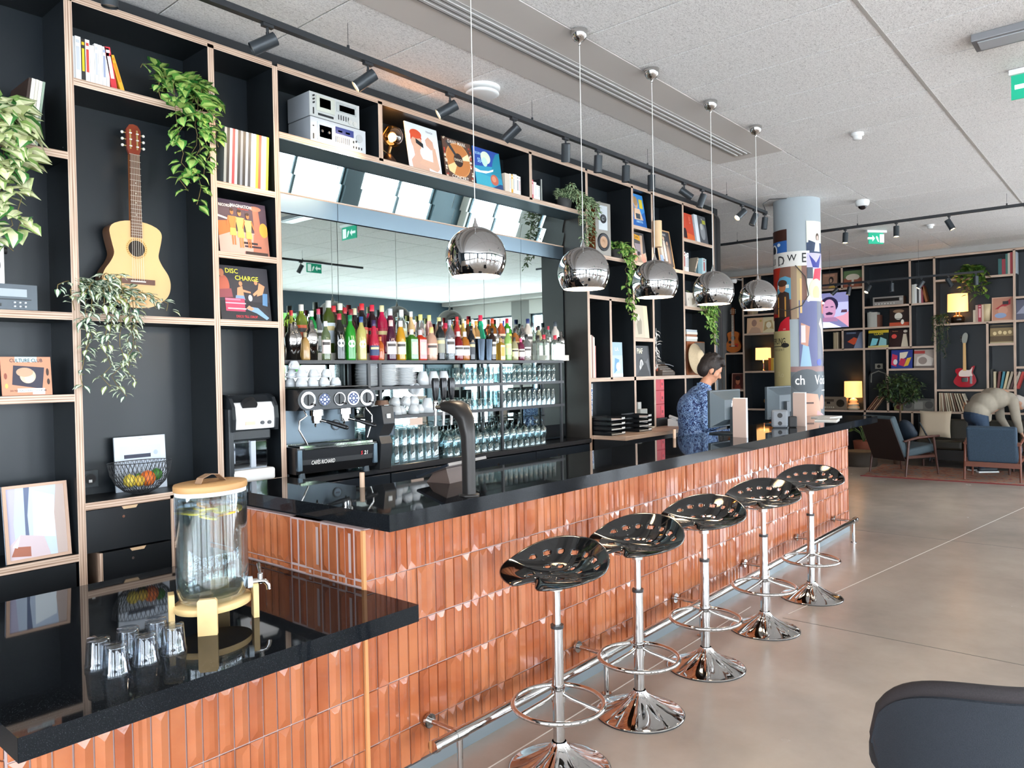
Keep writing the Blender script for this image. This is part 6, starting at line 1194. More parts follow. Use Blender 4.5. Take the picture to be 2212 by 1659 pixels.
cup = cup_mesh(.043, .062).build('cup', WCH); tag(cup, 'white cup lying in the heap on the lower rack shelf, far left', 'cup', 'heaped white cups'); spots_ = [(3.10, 4.05, 0, 2.9, 0), (3.20, 4.08, 0, 3.1, 1), (3.30+.08, 4.04, 0, 3.14, .5), (3.47, 4.08, 0, 3.14, 2.5), (3.56, 4.03, 0, 3.14, .2), (3.66, 4.07, 0, 3.14, .9), (3.40, 4.06, .062, 3.4, 1.2), (3.51, 4.05, .062, 2.8, 3.8), (3.60, 4.06, .062, 3.3, .4), (3.15, 4.06, .062, 3.1, 2.0), (3.555, 4.06, .124, 1.6, .1)]
for i, (x, y, dz, rx, rz_) in enumerate(spots_):
    x = 3.25+(x-3.10)*.86
    o = cup if i == 0 else cup.copy()
    if i: C.objects.link(o)
    o.rotation_euler = (rx, 0, rz_); o.location = (x, y, SHZ[2]+.064+dz*.9+(.004 if abs(rx-PI) > .1 else 0)); o['label'] = 'white cup in the heap on the lower rack shelf, %s' % (['far left', 'second from the left', 'third along the bottom', 'fourth along the bottom', 'fifth along the bottom', 'sixth along the bottom', 'resting on the third and fourth', 'resting on the fourth and fifth', 'resting on the fifth and sixth', 'on top at the far left', 'topmost with its handle up'][i])
big = cup_mesh(.048, .108).build('mug', WCH); big.rotation_euler = (PI, 0, .2); big.location = (3.80, 4.05, SHZ[2]+.109); tag(big, 'large upturned white mug right of the heap of cups', 'cup')
def tall_glass(r, h_):
    b = MB(); b.lathe([(r, 0), (r*.86, h_-.004), (r*.80, h_), (.001, h_)], n=20, closed=True); b.lathe([(r-.0018, .0), (r*.84-.0018, h_-.012), (.001, h_-.012)], n=20, closed=True); return b
def wine_glass():
    b = MB(); b.lathe([(.033, 0), (.040, .04), (.038, .075), (.018, .10), (.004, .11), (.0035, .175), (.030, .186), (.034, .188)], n=22, closed=True); b.lathe([(.032, 0), (.039, .04), (.036, .074), (.001, .104)], n=22, closed=True); return b
def stem_up():
    b = MB(); b.lathe([(.036, 0), (.032, .003), (.004, .008), (.0035, .075), (.020, .095), (.036, .135), (.033, .18), (.032, .18), (.035, .135), (.018, .098), (.001, .088)], n=22, closed=True); return b
RG = thin_glass('rack_glass', (0.90, 0.95, 0.96), (0.80, .86, .86), .08, .55)
cnt = {}
def run(mesh, name, x0, x1, dx, ys, z, where, group, rz=False):
    first = None; n = int((x1-x0)/dx+.5)
    for j, y in enumerate(ys):
        for i in range(n):
            x = x0+dx*i+(dx*.5 if j % 2 else 0)
            lab = '%s, %s from left, %s row, %s' % (name[1], ORD[i] if i < 30 else str(i), ['front', 'back', 'rear'][j], where)
            if first is None: first = mesh.build(name[0], RG, loc=(x, y, z)); tag(first, lab, 'glass', group)
            else: o = first.copy(); C.objects.link(o); o.location = (x, y, z); o['label'] = lab
run(tall_glass(.030, .125), ('highball_glass', 'upturned highball glass'), 4.09, 4.52, .064, (4.03, 4.10), SHZ[1]+.001, 'upper rack shelf left of middle post', 'highball glasses on the upper rack shelf')
run(wine_glass(), ('stemmed_glass', 'small upturned stemmed glass'), 4.62, 5.33, .080, (4.03, 4.12), SHZ[1]+.001-.0, 'upper rack shelf', 'stemmed glasses on the upper rack shelf') if False else run(tall_glass(.031, .085), ('tumbler_glass', 'short upturned tumbler'), 4.62, 5.33, .067, (4.03, 4.11), SHZ[1]+.001, 'upper rack shelf', 'short tumblers on the upper rack shelf')
run(tall_glass(.030, .055), ('water_glass', 'small tumbler'), 4.62, 5.33, .067, (4.03,), SHZ[1]+.0875, 'stacked on the upper rack shelf', 'small tumblers stacked on the upper rack shelf')
run(tall_glass(.028, .085), ('juice_glass', 'small upturned juice glass'), 3.90, 4.52, .062, (4.03, 4.10), SHZ[2]+.001, 'lower rack shelf', 'juice glasses on the lower rack shelf')
run(tall_glass(.032, .065), ('rocks_glass', 'low tumbler'), 4.26, 4.90, .068, (4.04,), SHZ[2]+.087, 'stacked above the juice glasses', 'low tumblers stacked on the lower rack shelf') if False else None
run(tall_glass(.031, .135), ('long_drink_glass', 'upturned long drink glass'), 4.62, 5.33, .066, (4.03, 4.11), SHZ[2]+.001, 'lower rack shelf', 'long drink glasses on the lower rack shelf')
for lv in range(2):
    run(tall_glass(.036, .120), ('beer_glass', 'upturned beer tumbler'), 3.15, 3.92, .076, (4.02, 4.11), 1.0395+.1215*lv, '%s layer on back worktop' % ('lower' if lv == 0 else 'upper'), 'beer tumblers stacked on the back worktop')
run(tall_glass(.034, .055), ('low_tumbler', 'low tumbler'), 3.98, 5.18, .076, (4.02, 4.11), 1.0395, 'under the wine glasses', 'low tumblers on the back worktop')
run(wine_glass(), ('wine_glass', 'upturned wine glass'), 3.98, 5.18, .082, (4.025, 4.115), 1.0950, 'on back worktop', 'wine glasses on the back worktop')

# ================= COFFEE MACHINE =================
GREYM = mat('#2e3033', .32, .3, name='machine_grey'); DARK = mat('#17181a', .3)
MX, MY, MZ = 2.845, 3.84, 1.0385
t = thing('coffee_machine', 'dark two-group espresso machine with blue dials on the back bar', 'coffee machine', (MX, MY, MZ), math.radians(-4))
hw = .285
b = MB(); b.prism([(.0, .085), (.02, .03), (.26, .03), (.26, .19), (.0, .19)], -hw, hw, 0, 'x'); b.build('base_body', DARK, t, bevel=.004)
b = MB(); b.add([(-hw+.03, -.012, .175), (hw-.03, -.012, .175), (hw-.03, .012, .055), (-hw+.03, .012, .055), (-hw+.03, .02, .175), (hw-.03, .02, .175), (hw-.03, .03, .055), (-hw+.03, .03, .055)], [(3, 2, 1, 0), (0, 1, 5, 4), (2, 3, 7, 6), (1, 2, 6, 5), (3, 0, 4, 7)])
ux_, uz_ = V((1, 0, 0)), V((0, -.024, .12)).normalized(); on = V((0, 0, .115)) + V((0, .0, 0)) - ux_.cross(uz_)*-.002
b.text('CAFÉS RICHARD', .036, V((-.11, -.0015, .095)), (1, 0, 0), uz_, 1, .001, 'CENTER', .62, .01); b.text('S', .034, V((.165, -.008, .125)), (1, 0, 0), uz_, 2, .001, 'CENTER', .9, .02); b.text('21', .034, V((.198, -.008, .125)), (1, 0, 0), uz_, 1, .001, 'CENTER', .9, .02)
b.build('front_panel', [GREYM, mat('#e8e6e2', .4), mat('#d83a44', .4)], t)
b = MB(); b.box(-hw+.04, hw-.035, -.02, .02, .176, .182); b.build('chrome_lip', CHROME, t)
for s_ in (-1, 1): b = MB(); b.box(min(s_*hw, s_*(hw-.03)), max(s_*hw, s_*(hw-.03)), -.012, .03, .05, .18); b.build('side_cheek', mat('#5a6c78', .35, .4), t, bevel=.006)
b = MB()
for i in range(26): x = -hw+.03+.02*i; b.box(x, x+.004, .0, .17, .19, .197)
b.box(-hw+.02, hw-.03, -.0, .004, .186, .200); b.box(-hw+.02, hw-.03, .17, .174, .186, .200); b.build('drip_grate', CHROME, t)
b = MB(); b.box(-hw+.02, hw-.04, .185, .26, .19, .42); b.build('splash_plate', mat('#535c63', .32, 1.0), t)
b = MB(); b.cyl((.10, .183, .30), (.10, .179, .30), .034, n=28, m=0); b.cyl((.10, .179, .30), (.10, .178, .30), .026, n=28, m=1); b.box(.085, .115, .176, .178, .296, .304, 0); b.build('badge', [mat('#22282e', .3), mat('#6a7a88', .3)], t)
b = MB(); P_ = [(.02, .41), (-.012, .425), (-.02, .47), (-.012, .515), (.02, .535), (.26, .545), (.26, .41)]; b.prism(P_, -hw+.01, hw-.03, 0, 'x'); b.build('head_body', mat('#1f2022', .35), t, bevel=.004)
b = MB(); pts = [(-hw+.055, .475), (hw-.075, .475)]; poly = [(-hw+.055+.062*math.cos(a), .475+.062*math.sin(a)) for a in [PI/2+PI*i/14 for i in range(15)]] + [(hw-.075+.055*math.cos(a), .475+.055*math.sin(a)) for a in [-PI/2+PI*i/14 for i in range(15)]]
b.prism(poly, -.036, -.010, 0, 'y'); b.build('dial_panel', GREYM, t, bevel=.006)
for i, x in enumerate((-.225, -.115, -.01, .09, .19)):
    y = -.037
    if i % 2: 
        b = MB(); b.cyl((x, y, .475), (x, y-.004, .475), .042, n=32, m=0); b.cyl((x, y-.004, .475), (x, y-.005, .475), .036, n=32, m=1)
        b.cyl((x, y-.005, .475), (x, y-.0062, .475), .008, n=12, m=2)
        for k in range(8):
            a = PI/4*k; r = .021 if k % 2 else .025; b.cyl((x+r*math.cos(a), y-.005, .475+r*math.sin(a)), (x+r*math.cos(a), y-.006, .475+r*math.sin(a)), .0035 if k % 2 else .006, n=10, m=2)
        b.build('touch_dial', [CHROME, mat('#1c2c58', .3), mat('#c8d8ff', .4, emit='#9ab8ff', es=2.5)], t)
    else:
        R = .050 if i != 2 else .040; b = MB(); b.cyl((x, y, .475), (x, y-.006, .475), R, n=32, m=0); b.cyl((x, y-.006, .475), (x, y-.007, .475), R*(.72 if i != 2 else .9), n=32, m=1); b.box(x-.004, x+.004, y-.014, y-.007, .445, .505, 1); b.cyl((x+.02, y-.007, .45), (x+.028, y-.03, .445), .006, n=12, m=0); b.build('steam_knob', [CHROME, DARK], t)
for i, x in enumerate((-.115, .09)):
    b = MB(); b.cyl((x, .06, .415), (x, .06, .375), .045, n=28); b.cyl((x, .06, .375), (x, .06, .345), .034, n=28); b.build('brew_group', CHROME, t)
    b = MB(); b.cyl((x, .06, .355), (x, .06, .330), .030, n=24, m=0); b.cyl((x+.02, .035, .345), (x+.045, .0, .335), .008, n=12, m=0); b.tube([(x+.04, .005, .338), (x+.085, -.055, .315), (x+.115, -.09, .30)], [.010, .015, .014], 14, 1); b.sph((x+.118, -.093, .298), .012, 1); b.tube([(x, .06, .33), (x-.012, .055, .318), (x-.012, .05, .308)], .006, 8, 0); b.build('portafilter', [CHROME, DARK], t)
for s_, x in ((-1, -.235), (1, .215)):
    b = MB(); b.tube([(x, .02, .43), (x+.0*s_, .0, .40), (x+.035*s_, -.005, .36), (x+.03*s_, -.01, .32), (x-.03*s_ if s_ < 0 else x+.0, .0, .22)] if s_ > 0 else [(x, .02, .43), (x+.02, .0, .38), (x-.03, 0, .35), (x-.04, -.01, .30), (x+.02, -.0, .205)], .0055, 10); b.build('steam_wand', CHROME, t)
for x in (-.24, .22):
    for y in (.03, .22): b = MB(); b.cyl((x, y, 0), (x, y, .035), .022, .018, n=18); b.build('foot', mat('#3a464e', .4), t)
b = MB(); b.box(-hw+.03, hw-.05, .01, .25, .547, .552); b.build('cup_rail', mat('#2b2522', .4), t)
cw_ = [(-.215, .05, 0), (-.14, .05, 0), (-.06, .05, 0), (.02, .05, 0), (-.24, .14, 0), (-.17, .14, 0), (-.09, .14, 0), (-.01, .14, 0), (-.20, .07, 1), (-.12, .07, 1), (-.03, .07, 1), (-.235, .13, 1), (-.235, .10, 2)]
cp_ = cup_mesh(.036, .052).build('cup', WCH); M_ = Matrix.Translation((MX, MY, MZ)) @ Matrix.Rotation(math.radians(-4), 4, 'Z')
for i, (x, y, k) in enumerate(cw_):
    o = cp_ if i == 0 else cp_.copy()
    if i: C.objects.link(o)
    o.rotation_euler = (PI, 0, .3*i); o.location = M_ @ V((x, y, .554+.0535+.0525*k)); tag(o, 'small upturned white cup on top of the coffee machine, %s' % (['front row far left', 'front row second', 'front row third', 'front row right end', 'back row far left', 'back row second', 'back row third', 'back row right end', 'second layer left', 'second layer middle', 'second layer right', 'second layer far left', 'topmost'][i]), 'cup', 'cups on the coffee machine')
# grinder beside the machine
t = thing('coffee_grinder', 'slim dark coffee grinder right of the espresso machine', 'coffee grinder', (3.205, 3.80, MZ), 0)
b = MB(); b.prism([(.0, .17), (.02, .0), (.16, .0), (.16, .40), (-.01, .42), (-.03, .30), (.02, .22)], -.055, .04, 0, 'x'); b.build('body', mat('#26282a', .35), t, bevel=.006)
b = MB(); b.cyl((.055, .03, .22), (.055, .03, .37), .026, .030, n=22); b.build('hopper', mat('#3a4650', .12), t)
b = MB(); b.cyl((-.01, -.022, .35), (-.01, -.03, .35), .020, n=4); b.build('badge', mat('#d0d0cc', .3), t)
b = MB(); b.cyl((0, .05, .42), (0, .05, .45), .05, .04, n=24); b.build('lid', mat('#5a4234', .4), t)
b = MB(); b.box(-.06, .06, 0, .004, 0, .05, 0); tag(b.build('price_card', mat('#b8a294', .6), loc=(3.62, 3.976, 1.296), rz=0), 'small pink card clipped under the cup shelf', 'card')
t = thing('knock_box', 'low round black tray beside the coffee machine base', 'tray', (3.24, 4.02-.03, MZ)); b = MB(); b.lathe([(.001, 0), (.055, 0), (.06, .03), (.056, .03), (.05, .004), (.001, .003)], n=24, closed=True); b.build('tray', DARK, t)

# ================= COLUMN =================
CC, CR = V((9.02, 3.19, 0)), .262
cdir = V((CC.x, CC.y, 0)).normalized(); cright = V((cdir.y, -cdir.x, 0))
def cz(py): d = ray(1718, py); return d.z/math.hypot(d.x, d.y)*(CC.length-CR*.8)+H
def cang(px): return math.asin(max(-.999, min(.999, (px-1720)/53.0)))
b = MB(); b.cyl((0, 0, 0), (0, 0, CZ-.001), CR, n=96); o = S('column', b, mat('#a3acb0', .75, var=.05, vs=3), loc=CC)
def cpt(a, z, off): d = cright*math.sin(a) - cdir*math.cos(a); return d*(CR+off) + V((0, 0, z))
_co = [0]
def poster(name, label, x0, x1, y0, y1, base, art, cat='poster'):
    a0, a1, z1, z0 = cang(x0), cang(x1), cz(y0), cz(y1); _co[0] += 1; off = .004+.0012*_co[0]
    mats = [mat(base, .5)]; b = MB(); n = 36
    def mp(u, v, o): return cpt(a0+(a1-a0)*u, z0+(z1-z0)*v, off+o)
    vs = [mp(i/n, j, 0) for j in (0, 1) for i in range(n+1)]; b.add(vs, [(i, i+1, n+2+i, n+1+i) for i in range(n)], 0, True)
    k = .0004
    for a in art:
        k += .0003; c = a[2] if a[0] == 'p' else a[5]; m = mat(c, .5)
        if m not in mats: mats.append(m)
        mi = mats.index(m)
        if a[0] == 't':
            _, x, y, s_, body, c = a[:6]; sq = a[6]; vs, fs = text_geo(body, 'CENTER', .012); W_cyl = (a1-a0)*CR
            b.add([mp(x+p*s_*sq*(z1-z0)/W_cyl, y+q*s_, k) for p, q in vs], fs, mi); continue
        if a[0] == 'p': P = a[1]
        elif a[0] == 'r': _, x, y, w2, h2, c = a; P = [(x+w2*i/6, y) for i in range(7)]+[(x+w2-w2*i/6, y+h2) for i in range(7)]
        else: _, x, y, rx, ry, c = a; P = [(x+rx*math.cos(2*PI*i/20), y+ry*math.sin(2*PI*i/20)) for i in range(20)]
        P = [(max(0, min(1, p)), max(0, min(1, q))) for p, q in P]
        for j in range(n):      # cut into narrow upright strips so the print hugs the round column
            Q = P
            for sg, lim in ((1, j/n), (-1, (j+1)/n)):
                out = []
                for i in range(len(Q)):
                    (x0_, y0_), (x1_, y1_) = Q[i-1], Q[i]; d0_, d1_ = sg*(x0_-lim), sg*(x1_-lim)
                    if (d0_ >= 0) != (d1_ >= 0): u = d0_/(d0_-d1_); out.append((x0_+(x1_-x0_)*u, y0_+(y1_-y0_)*u))
                    if d1_ >= 0: out.append((x1_, y1_))
                Q = out
            if len(Q) > 2: b.add([mp(p, q, k) for p, q in Q], [tuple(range(len(Q)))], mi)
    o = b.build(name, mats, loc=CC); tag(o, label, cat)
poster('poster', 'dark brown and blue poster with a zero on the upper left of the column', 1667, 1698, 494, 556, '#3f2117', [('r', 0, 0, 1, .60, '#2e62a8'), ('e', .28, .30, .24, .22, '#e8e8e8'), ('e', .28, .30, .16, .17, '#20242c'), ('e', .62, .48, .09, .06, '#d8e4ea')])
poster('poster', 'poster of a man in dark jacket by a sea window on the column', 1667, 1745, 566, 690, '#7c5648', [('p', [(0, 1), (0, .35), (.25, .5), (.40, .98)], '#b8301f'), ('r', .62, 0, .12, 1, '#9a8066'), ('r', .74, .02, .10, .9, '#b8a074'), ('p', [(.28, .35), (.62, .35), (.62, .72), (.50, .76), (.36, .74), (.28, .66)], '#5fa0bc'), ('r', .30, .55, .28, .06, '#dfe6dc'), ('p', [(.22, 0), (.62, 0), (.58, .46), (.42, .52), (.28, .44)], '#3c2c26'), ('e', .42, .57, .09, .09, '#b8714a'), ('e', .42, .64, .12, .06, '#4a2e20'), ('r', .30, .05, .03, .35, '#d89a48'), ('r', .48, .05, .03, .35, '#d89a48'), ('r', .8, .1, .04, .6, '#e0b878'), ('p', [(0, 0), (.3, .0), (.3, .10), (0, .14)], '#a8281e')])
poster('poster', 'tall cream and comic-style poster on the upper right of the column', 1740, 1771, 480, 652, '#d8d6c8', [('r', 0, .60, 1, .13, '#2a3c5c'), ('p', [(.0, .62), (.5, .64), (.6, .72), (.1, .76)], '#243450'), ('e', .62, .80, .12, .05, '#4a3428'), ('e', .62, .79, .07, .03, '#d8b8a8'), ('p', [(.4, .62), (.8, .62), (.75, .76), (.5, .76)], '#d8dce0'), ('r', 0, .40, 1, .20, '#b8b0c8'), ('p', [(.1, .58), (.5, .48), (.9, .6), (.7, .42), (.3, .42)], '#2e3488'), ('p', [(.3, .26), (.8, .26), (.9, .42), (.4, .4)], '#c83048'), ('r', 0, .28, .3, .14, '#48505c'), ('e', .5, .14, .40, .14, '#dfe2b4'), ('e', .5, .10, .22, .09, '#e0c090'), ('r', 0, 0, 1, .04, '#e4ded4')])
poster('poster_strip', 'white torn lettered strip across the column', 1667, 1746, 544, 576, '#dedbd4', [('t', .16, .42, .62, 'Ul', '#4a3c38', .8), ('t', .40, .40, .95, 'D', '#2c2a2c', .8), ('t', .64, .55, .62, 'W', '#1e1e20', .9), ('t', .88, .50, .9, 'E', '#1e1e20', .7)])
poster('poster', 'purple-blue concert poster on the right half of the column', 1722, 1773, 650, 792, '#5d5f86', [('r', .55, 0, .45, 1, '#6a6c78'), ('p', [(.02, 0), (.34, 0), (.26, .30), (.10, .34)], '#8fb0c4'), ('p', [(.04, .34), (.24, .30), (.30, .60), (.05, .66)], '#c08a74'), ('r', .05, .36, .12, .26, '#d8ccc8'), ('p', [(.62, .64), (.72, .56), (.9, .2), (.98, .05), (.98, .3), (.84, .6), (.72, .74)], '#e6c8b8'), ('p', [(.80, .80), (.92, .8), (.95, 1), (.78, 1)], '#c87058'), ('e', .62, .06, .10, .05, '#4a58c0')])
poster('poster', 'small red and black poster in the middle left of the column', 1669, 1702, 684, 714, '#241816', [('p', [(.35, 0), (1, 0), (1, 1), (.85, .95), (.55, .6)], '#c01c2c'), ('t', .75, .12, .12, 'LIVE', '#e8d8d0', .9)])
poster('poster', 'olive-yellow poster lettered SPRUNG on the left of the column', 1667, 1703, 714, 930, '#b8ab7a', [('t', .46, .895, .085, 'SPRUNG', '#1c1a18', .62), ('e', .80, .855, .16, .024, '#22201e'), ('r', .05, .842, .70, .008, '#3a382e'), ('t', .5, .81, .03, 'P R E S E N T', '#4a4632', .9), ('t', .6, .56, .08, 'Ro', '#c4b98c', .9)])
poster('poster', 'large poster of a dark-haired man lettered ch Voisi low on the column', 1703, 1777, 792, 935, '#8a6a66', [('r', 0, 0, 1, .92, '#5d6468'), ('e', .35, .78, .35, .18, '#4e5458'), ('p', [(.22, .08), (.66, .0), (.72, .34), (.62, .58), (.34, .60), (.22, .50)], '#c79a82'), ('e', .77, .46, .10, .11, '#c8907a'), ('p', [(.60, .34), (.98, .22), (1, .04), (.5, .0)], '#cf9a98'), ('r', .24, .44, .26, .025, '#5a4038'), ('t', .20, .79, .20, 'ch', '#f0eeea', .75), ('t', .76, .79, .20, 'Voisi', '#f0eeea', .70), ('r', .76, .63, .22, .015, '#e8e8e8')])
b = MB(); b.tube([cpt(cang(1716)+.0, cz(575), .030), cpt(cang(1735), cz(600), .035), cpt(cang(1741), cz(640), .034), cpt(cang(1728), cz(662), .034), cpt(cang(1700), cz(672), .034), cpt(cang(1682), cz(665), .032)], .006, 8); tag(b.build('wall_cable', mat('#3a3532', .4), loc=CC), 'thin dark cable looping over the column posters', 'cable')
for px, py, s_ in ((1741, 651, 'upper left'), (1770, 656, 'right')):
    b = MB(); b.sph(cpt(cang(px), cz(py), .03), .012); tag(b.build('bulb', mat('#fff', .4, emit='#ffffff', es=4), loc=CC), 'tiny white light on the column, %s of the concert poster' % s_, 'light')

# ================= PEOPLE =================
def cap(b, p0, p1, r0, r1, n=18): b.cyl(p0, p1, r0, r1, n, caps=True); b.sph(p0, r0, nu=n, nv=10); b.sph(p1, r1, nu=n, nv=10)
def grow(b, name, m, parent, vox=.010, sm=8, f=.6):
    o = b.build(name, m, parent, smooth=True); r = o.modifiers.new('remesh', 'REMESH'); r.mode = 'VOXEL'; r.voxel_size = vox; r.use_smooth_shade = True
    s_ = o.modifiers.new('smooth', 'SMOOTH'); s_.factor = f; s_.iterations = sm; return o
def hand(b, p, d, n_, s_=1.0, curl=.5):
    """palm and five bent fingers; d points along the hand, n_ is the back of the hand"""
    p, d, n_ = V(p), V(d).normalized(), V(n_).normalized(); s2 = d.cross(n_)
    for k in (-1.2, -.4, .4, 1.2): cap(b, p+s2*(.015*k*s_), p+d*(.075*s_)+s2*(.019*k*s_), .015*s_, .012*s_, 10)
    for k, L in ((-1.35, .060), (-.45, .078), (.45, .084), (1.35, .076)):
        a = p+d*.078*s_+s2*(.018*k*s_); q = a+(d*math.cos(curl*.6)-n_*math.sin(curl*.6))*L*.55*s_; r = q+(d*math.cos(curl*1.8)-n_*math.sin(curl*1.8))*L*.45*s_
        cap(b, a, q, .0095*s_, .0085*s_, 10); cap(b, q, r, .0085*s_, .007*s_, 10)
    a = p+d*.015*s_+s2*.024*s_; q = a+(d*.6+s2*.8-n_*.2).normalized()*.040*s_; r = q+(d*.9+s2*.3-n_*.4).normalized()*.032*s_; cap(b, a, q, .012*s_, .010*s_, 10); cap(b, q, r, .010*s_, .008*s_, 10)
SKIN = mat('#b98468', .5, var=.05, vs=20, name='skin'); DENIM = mat('#2c3d52', .8, var=.2, vs=60, name='denim')
def shirt_mat():
    m = bpy.data.materials.new('blue_floral_cloth'); m.use_nodes = True; n, b, N, Lk = nodes(m)
    tc = N('ShaderNodeTexCoord'); no = N('ShaderNodeTexNoise'); no.inputs['Scale'].default_value = 26; no.inputs['Detail'].default_value = 2; no.inputs['Distortion'].default_value = 2.5; Lk(tc.outputs['Object'], no.inputs['Vector'])
    r = ramp(n, [(.0, '#18244a'), (.46, '#1c2d5c'), (.49, '#5f86bc'), (.58, '#9ab8dc'), (.63, '#1f3468')]); Lk(no.outputs['Fac'], r.inputs[0]); Lk(r.outputs[0], b.inputs['Base Color']); b.inputs['Roughness'].default_value = .8; return m
# bartender: +x is the way he faces
t = thing('person', 'man in blue patterned shirt standing behind the bar looking down', 'person', (6.62, 3.30, 0), math.radians(-48))
b = MB()
for s_ in (-1, 1):
    cap(b, (.0, .09*s_, .90), (.02, .10*s_, .50), .085, .058); cap(b, (.02, .10*s_, .50), (.0, .10*s_, .09), .055, .038); cap(b, (.0, .10*s_, .05), (.17, .115*s_, .035), .036, .030)
cap(b, (0, -.06, .95), (0, .06, .95), .13, .13); cap(b, (0, 0, 1.0), (.02, 0, 1.25), .135, .15); cap(b, (.03, -.13, 1.40), (.03, .13, 1.40), .075, .075)
cap(b, (.03, 0, 1.42), (.085, 0, 1.53), .062, .056)
T0 = Matrix.Translation((.125, 0, 1.645)) @ Matrix.Rotation(math.radians(26), 4, 'Y'); T1 = T0
b.T = T1; b.sph((0, 0, .02), .098, sx=1.03, sy=.84, sz=1.12); b.sph((.030, 0, -.055), .068, sx=1.0, sy=.85, sz=1.1); cap(b, (.040, -.018, -.098), (.040, .018, -.098), .028, .028)
cap(b, (.098, 0, .005), (.116, 0, -.030), .009, .014, 12); cap(b, (.08, -.022, -.064), (.08, .022, -.064), .012, .012, 12); cap(b, (.074, -.02, -.078), (.074, .02, -.078), .012, .012, 12)
cap(b, (.080, -.045, .026), (.088, .045, .026), .014, .014, 12)
for s_ in (-1, 1): b.sph((-.005, .083*s_, -.012), .030, sx=.7, sy=.35, sz=1.15); b.sph((.050, .045*s_, -.03), .030)
b.T = Matrix.Identity(4)
for s_, e, w_ in ((-1, (.02, -.215, 1.13), (.235, -.16, 1.155)), (1, (.03, .225, 1.13), (.24, .15, 1.17))):
    cap(b, (.02, .19*s_, 1.38), e, .050, .040); cap(b, e, w_, .038, .026); dd = (V(w_)-V(e)).normalized(); hand(b, V(w_)+dd*.02, dd+V((0, -.3*s_, -.25)), V((-.1, 0, 1)), 1.0, .7)
body = grow(b, 'body', SKIN, t, .0085, 5)
b = MB(); cap(b, (-.01, -.06, 1.02), (-.01, .06, 1.02), .172, .172); cap(b, (-.01, -.045, 1.15), (-.01, .045, 1.15), .175, .175); cap(b, (-.01, -.06, 1.27), (-.01, .06, 1.27), .178, .178); cap(b, (.015, -.14, 1.385), (.015, .14, 1.385), .092, .092); cap(b, (.02, -.05, 1.40), (.02, .05, 1.40), .10, .10); cap(b, (.03, 0, 1.43), (.06, 0, 1.475), .072, .070)
for s_, e, w_ in ((-1, (.02, -.215, 1.13), (.215, -.165, 1.153)), (1, (.03, .225, 1.13), (.22, .155, 1.168))): cap(b, (.015, .19*s_, 1.375), e, .074, .060); cap(b, e, w_, .060, .040)
b.cyl((0, 0, .93), (0, 0, 1.0), .168, .175, 28); shirt = grow(b, 'shirt', shirt_mat(), t, .010, 6)
b = MB(); b.lathe([(.060, 0), (.078, .030), (.070, .034), (.055, .010)], n=24, closed=True); o = b.build('collar', shirt.data.materials[0], shirt, smooth=True); o.location = (.050, 0, 1.462); o.rotation_euler = (0, .45, 0)
b = MB()
for s_ in (-1, 1): cap(b, (.0, .085*s_, .92), (.02, .10*s_, .50), .098, .075); cap(b, (.02, .10*s_, .50), (.0, .10*s_, .10), .074, .062)
cap(b, (0, -.05, .93), (0, .05, .93), .145, .145); grow(b, 'trousers', mat('#1d2026', .8), t, .012, 5)
b = MB(); b.lathe([(.176, .985), (.178, 1.012)], n=32, sx=1, sy=1.12); b.box(.172, .184, -.025, .025, .982, 1.014, 1); b.build('belt', [mat('#17130f', .4), CHROME], t)
b = MB()
for s_ in (-1, 1): cap(b, (-.02, .105*s_, .045), (.19, .12*s_, .04), .045, .038)
grow(b, 'shoes', mat('#1c1a19', .4), t, .010, 3)
b = MB(); b.T = T1; rq = random.Random(2); b.sph((-.020, 0, .045), .106, sx=1.02, sy=.90, sz=1.05); b.sph((-.055, 0, -.005), .082, sx=.9, sy=.98, sz=1.1)
for i in range(60):
    a, e = rq.uniform(0, 2*PI), rq.uniform(.25, 1.5); c_ = V((-.015+.098*math.cos(a)*math.cos(e), .086*math.sin(a)*math.cos(e), .055+.098*math.sin(e))); b.sph(c_, rq.uniform(.013, .022), nu=8, nv=6)
for y in (-.05, -.025, 0, .025, .05): cap(b, (.05, y, .12), (.083, y*1.1, .088), .026, .018, 10)
for s_ in (-1, 1): cap(b, (.012, .079*s_, .03), (.018, .078*s_, -.035), .014, .010, 8)
hair = grow(b, 'hair', mat('#1c1310', .6, var=.4, vs=60, bump=1.0, bs=70), t, .007, 2, .5)
b = MB(); b.T = T1
for s_ in (-1, 1): cap(b, (.099, .018*s_, .035), (.088, .048*s_, .037), .0055, .004, 8); cap(b, (.092, .020*s_, .008), (.086, .044*s_, .008), .004, .003, 8)
cap(b, (.100, -.022, -.052), (.100, .022, -.052), .0055, .0055, 8); cap(b, (.065, -.016, -.120), (.065, .016, -.120), .014, .014, 10)
b.build('eyebrows_and_beard', mat('#2c1d17', .7), t)
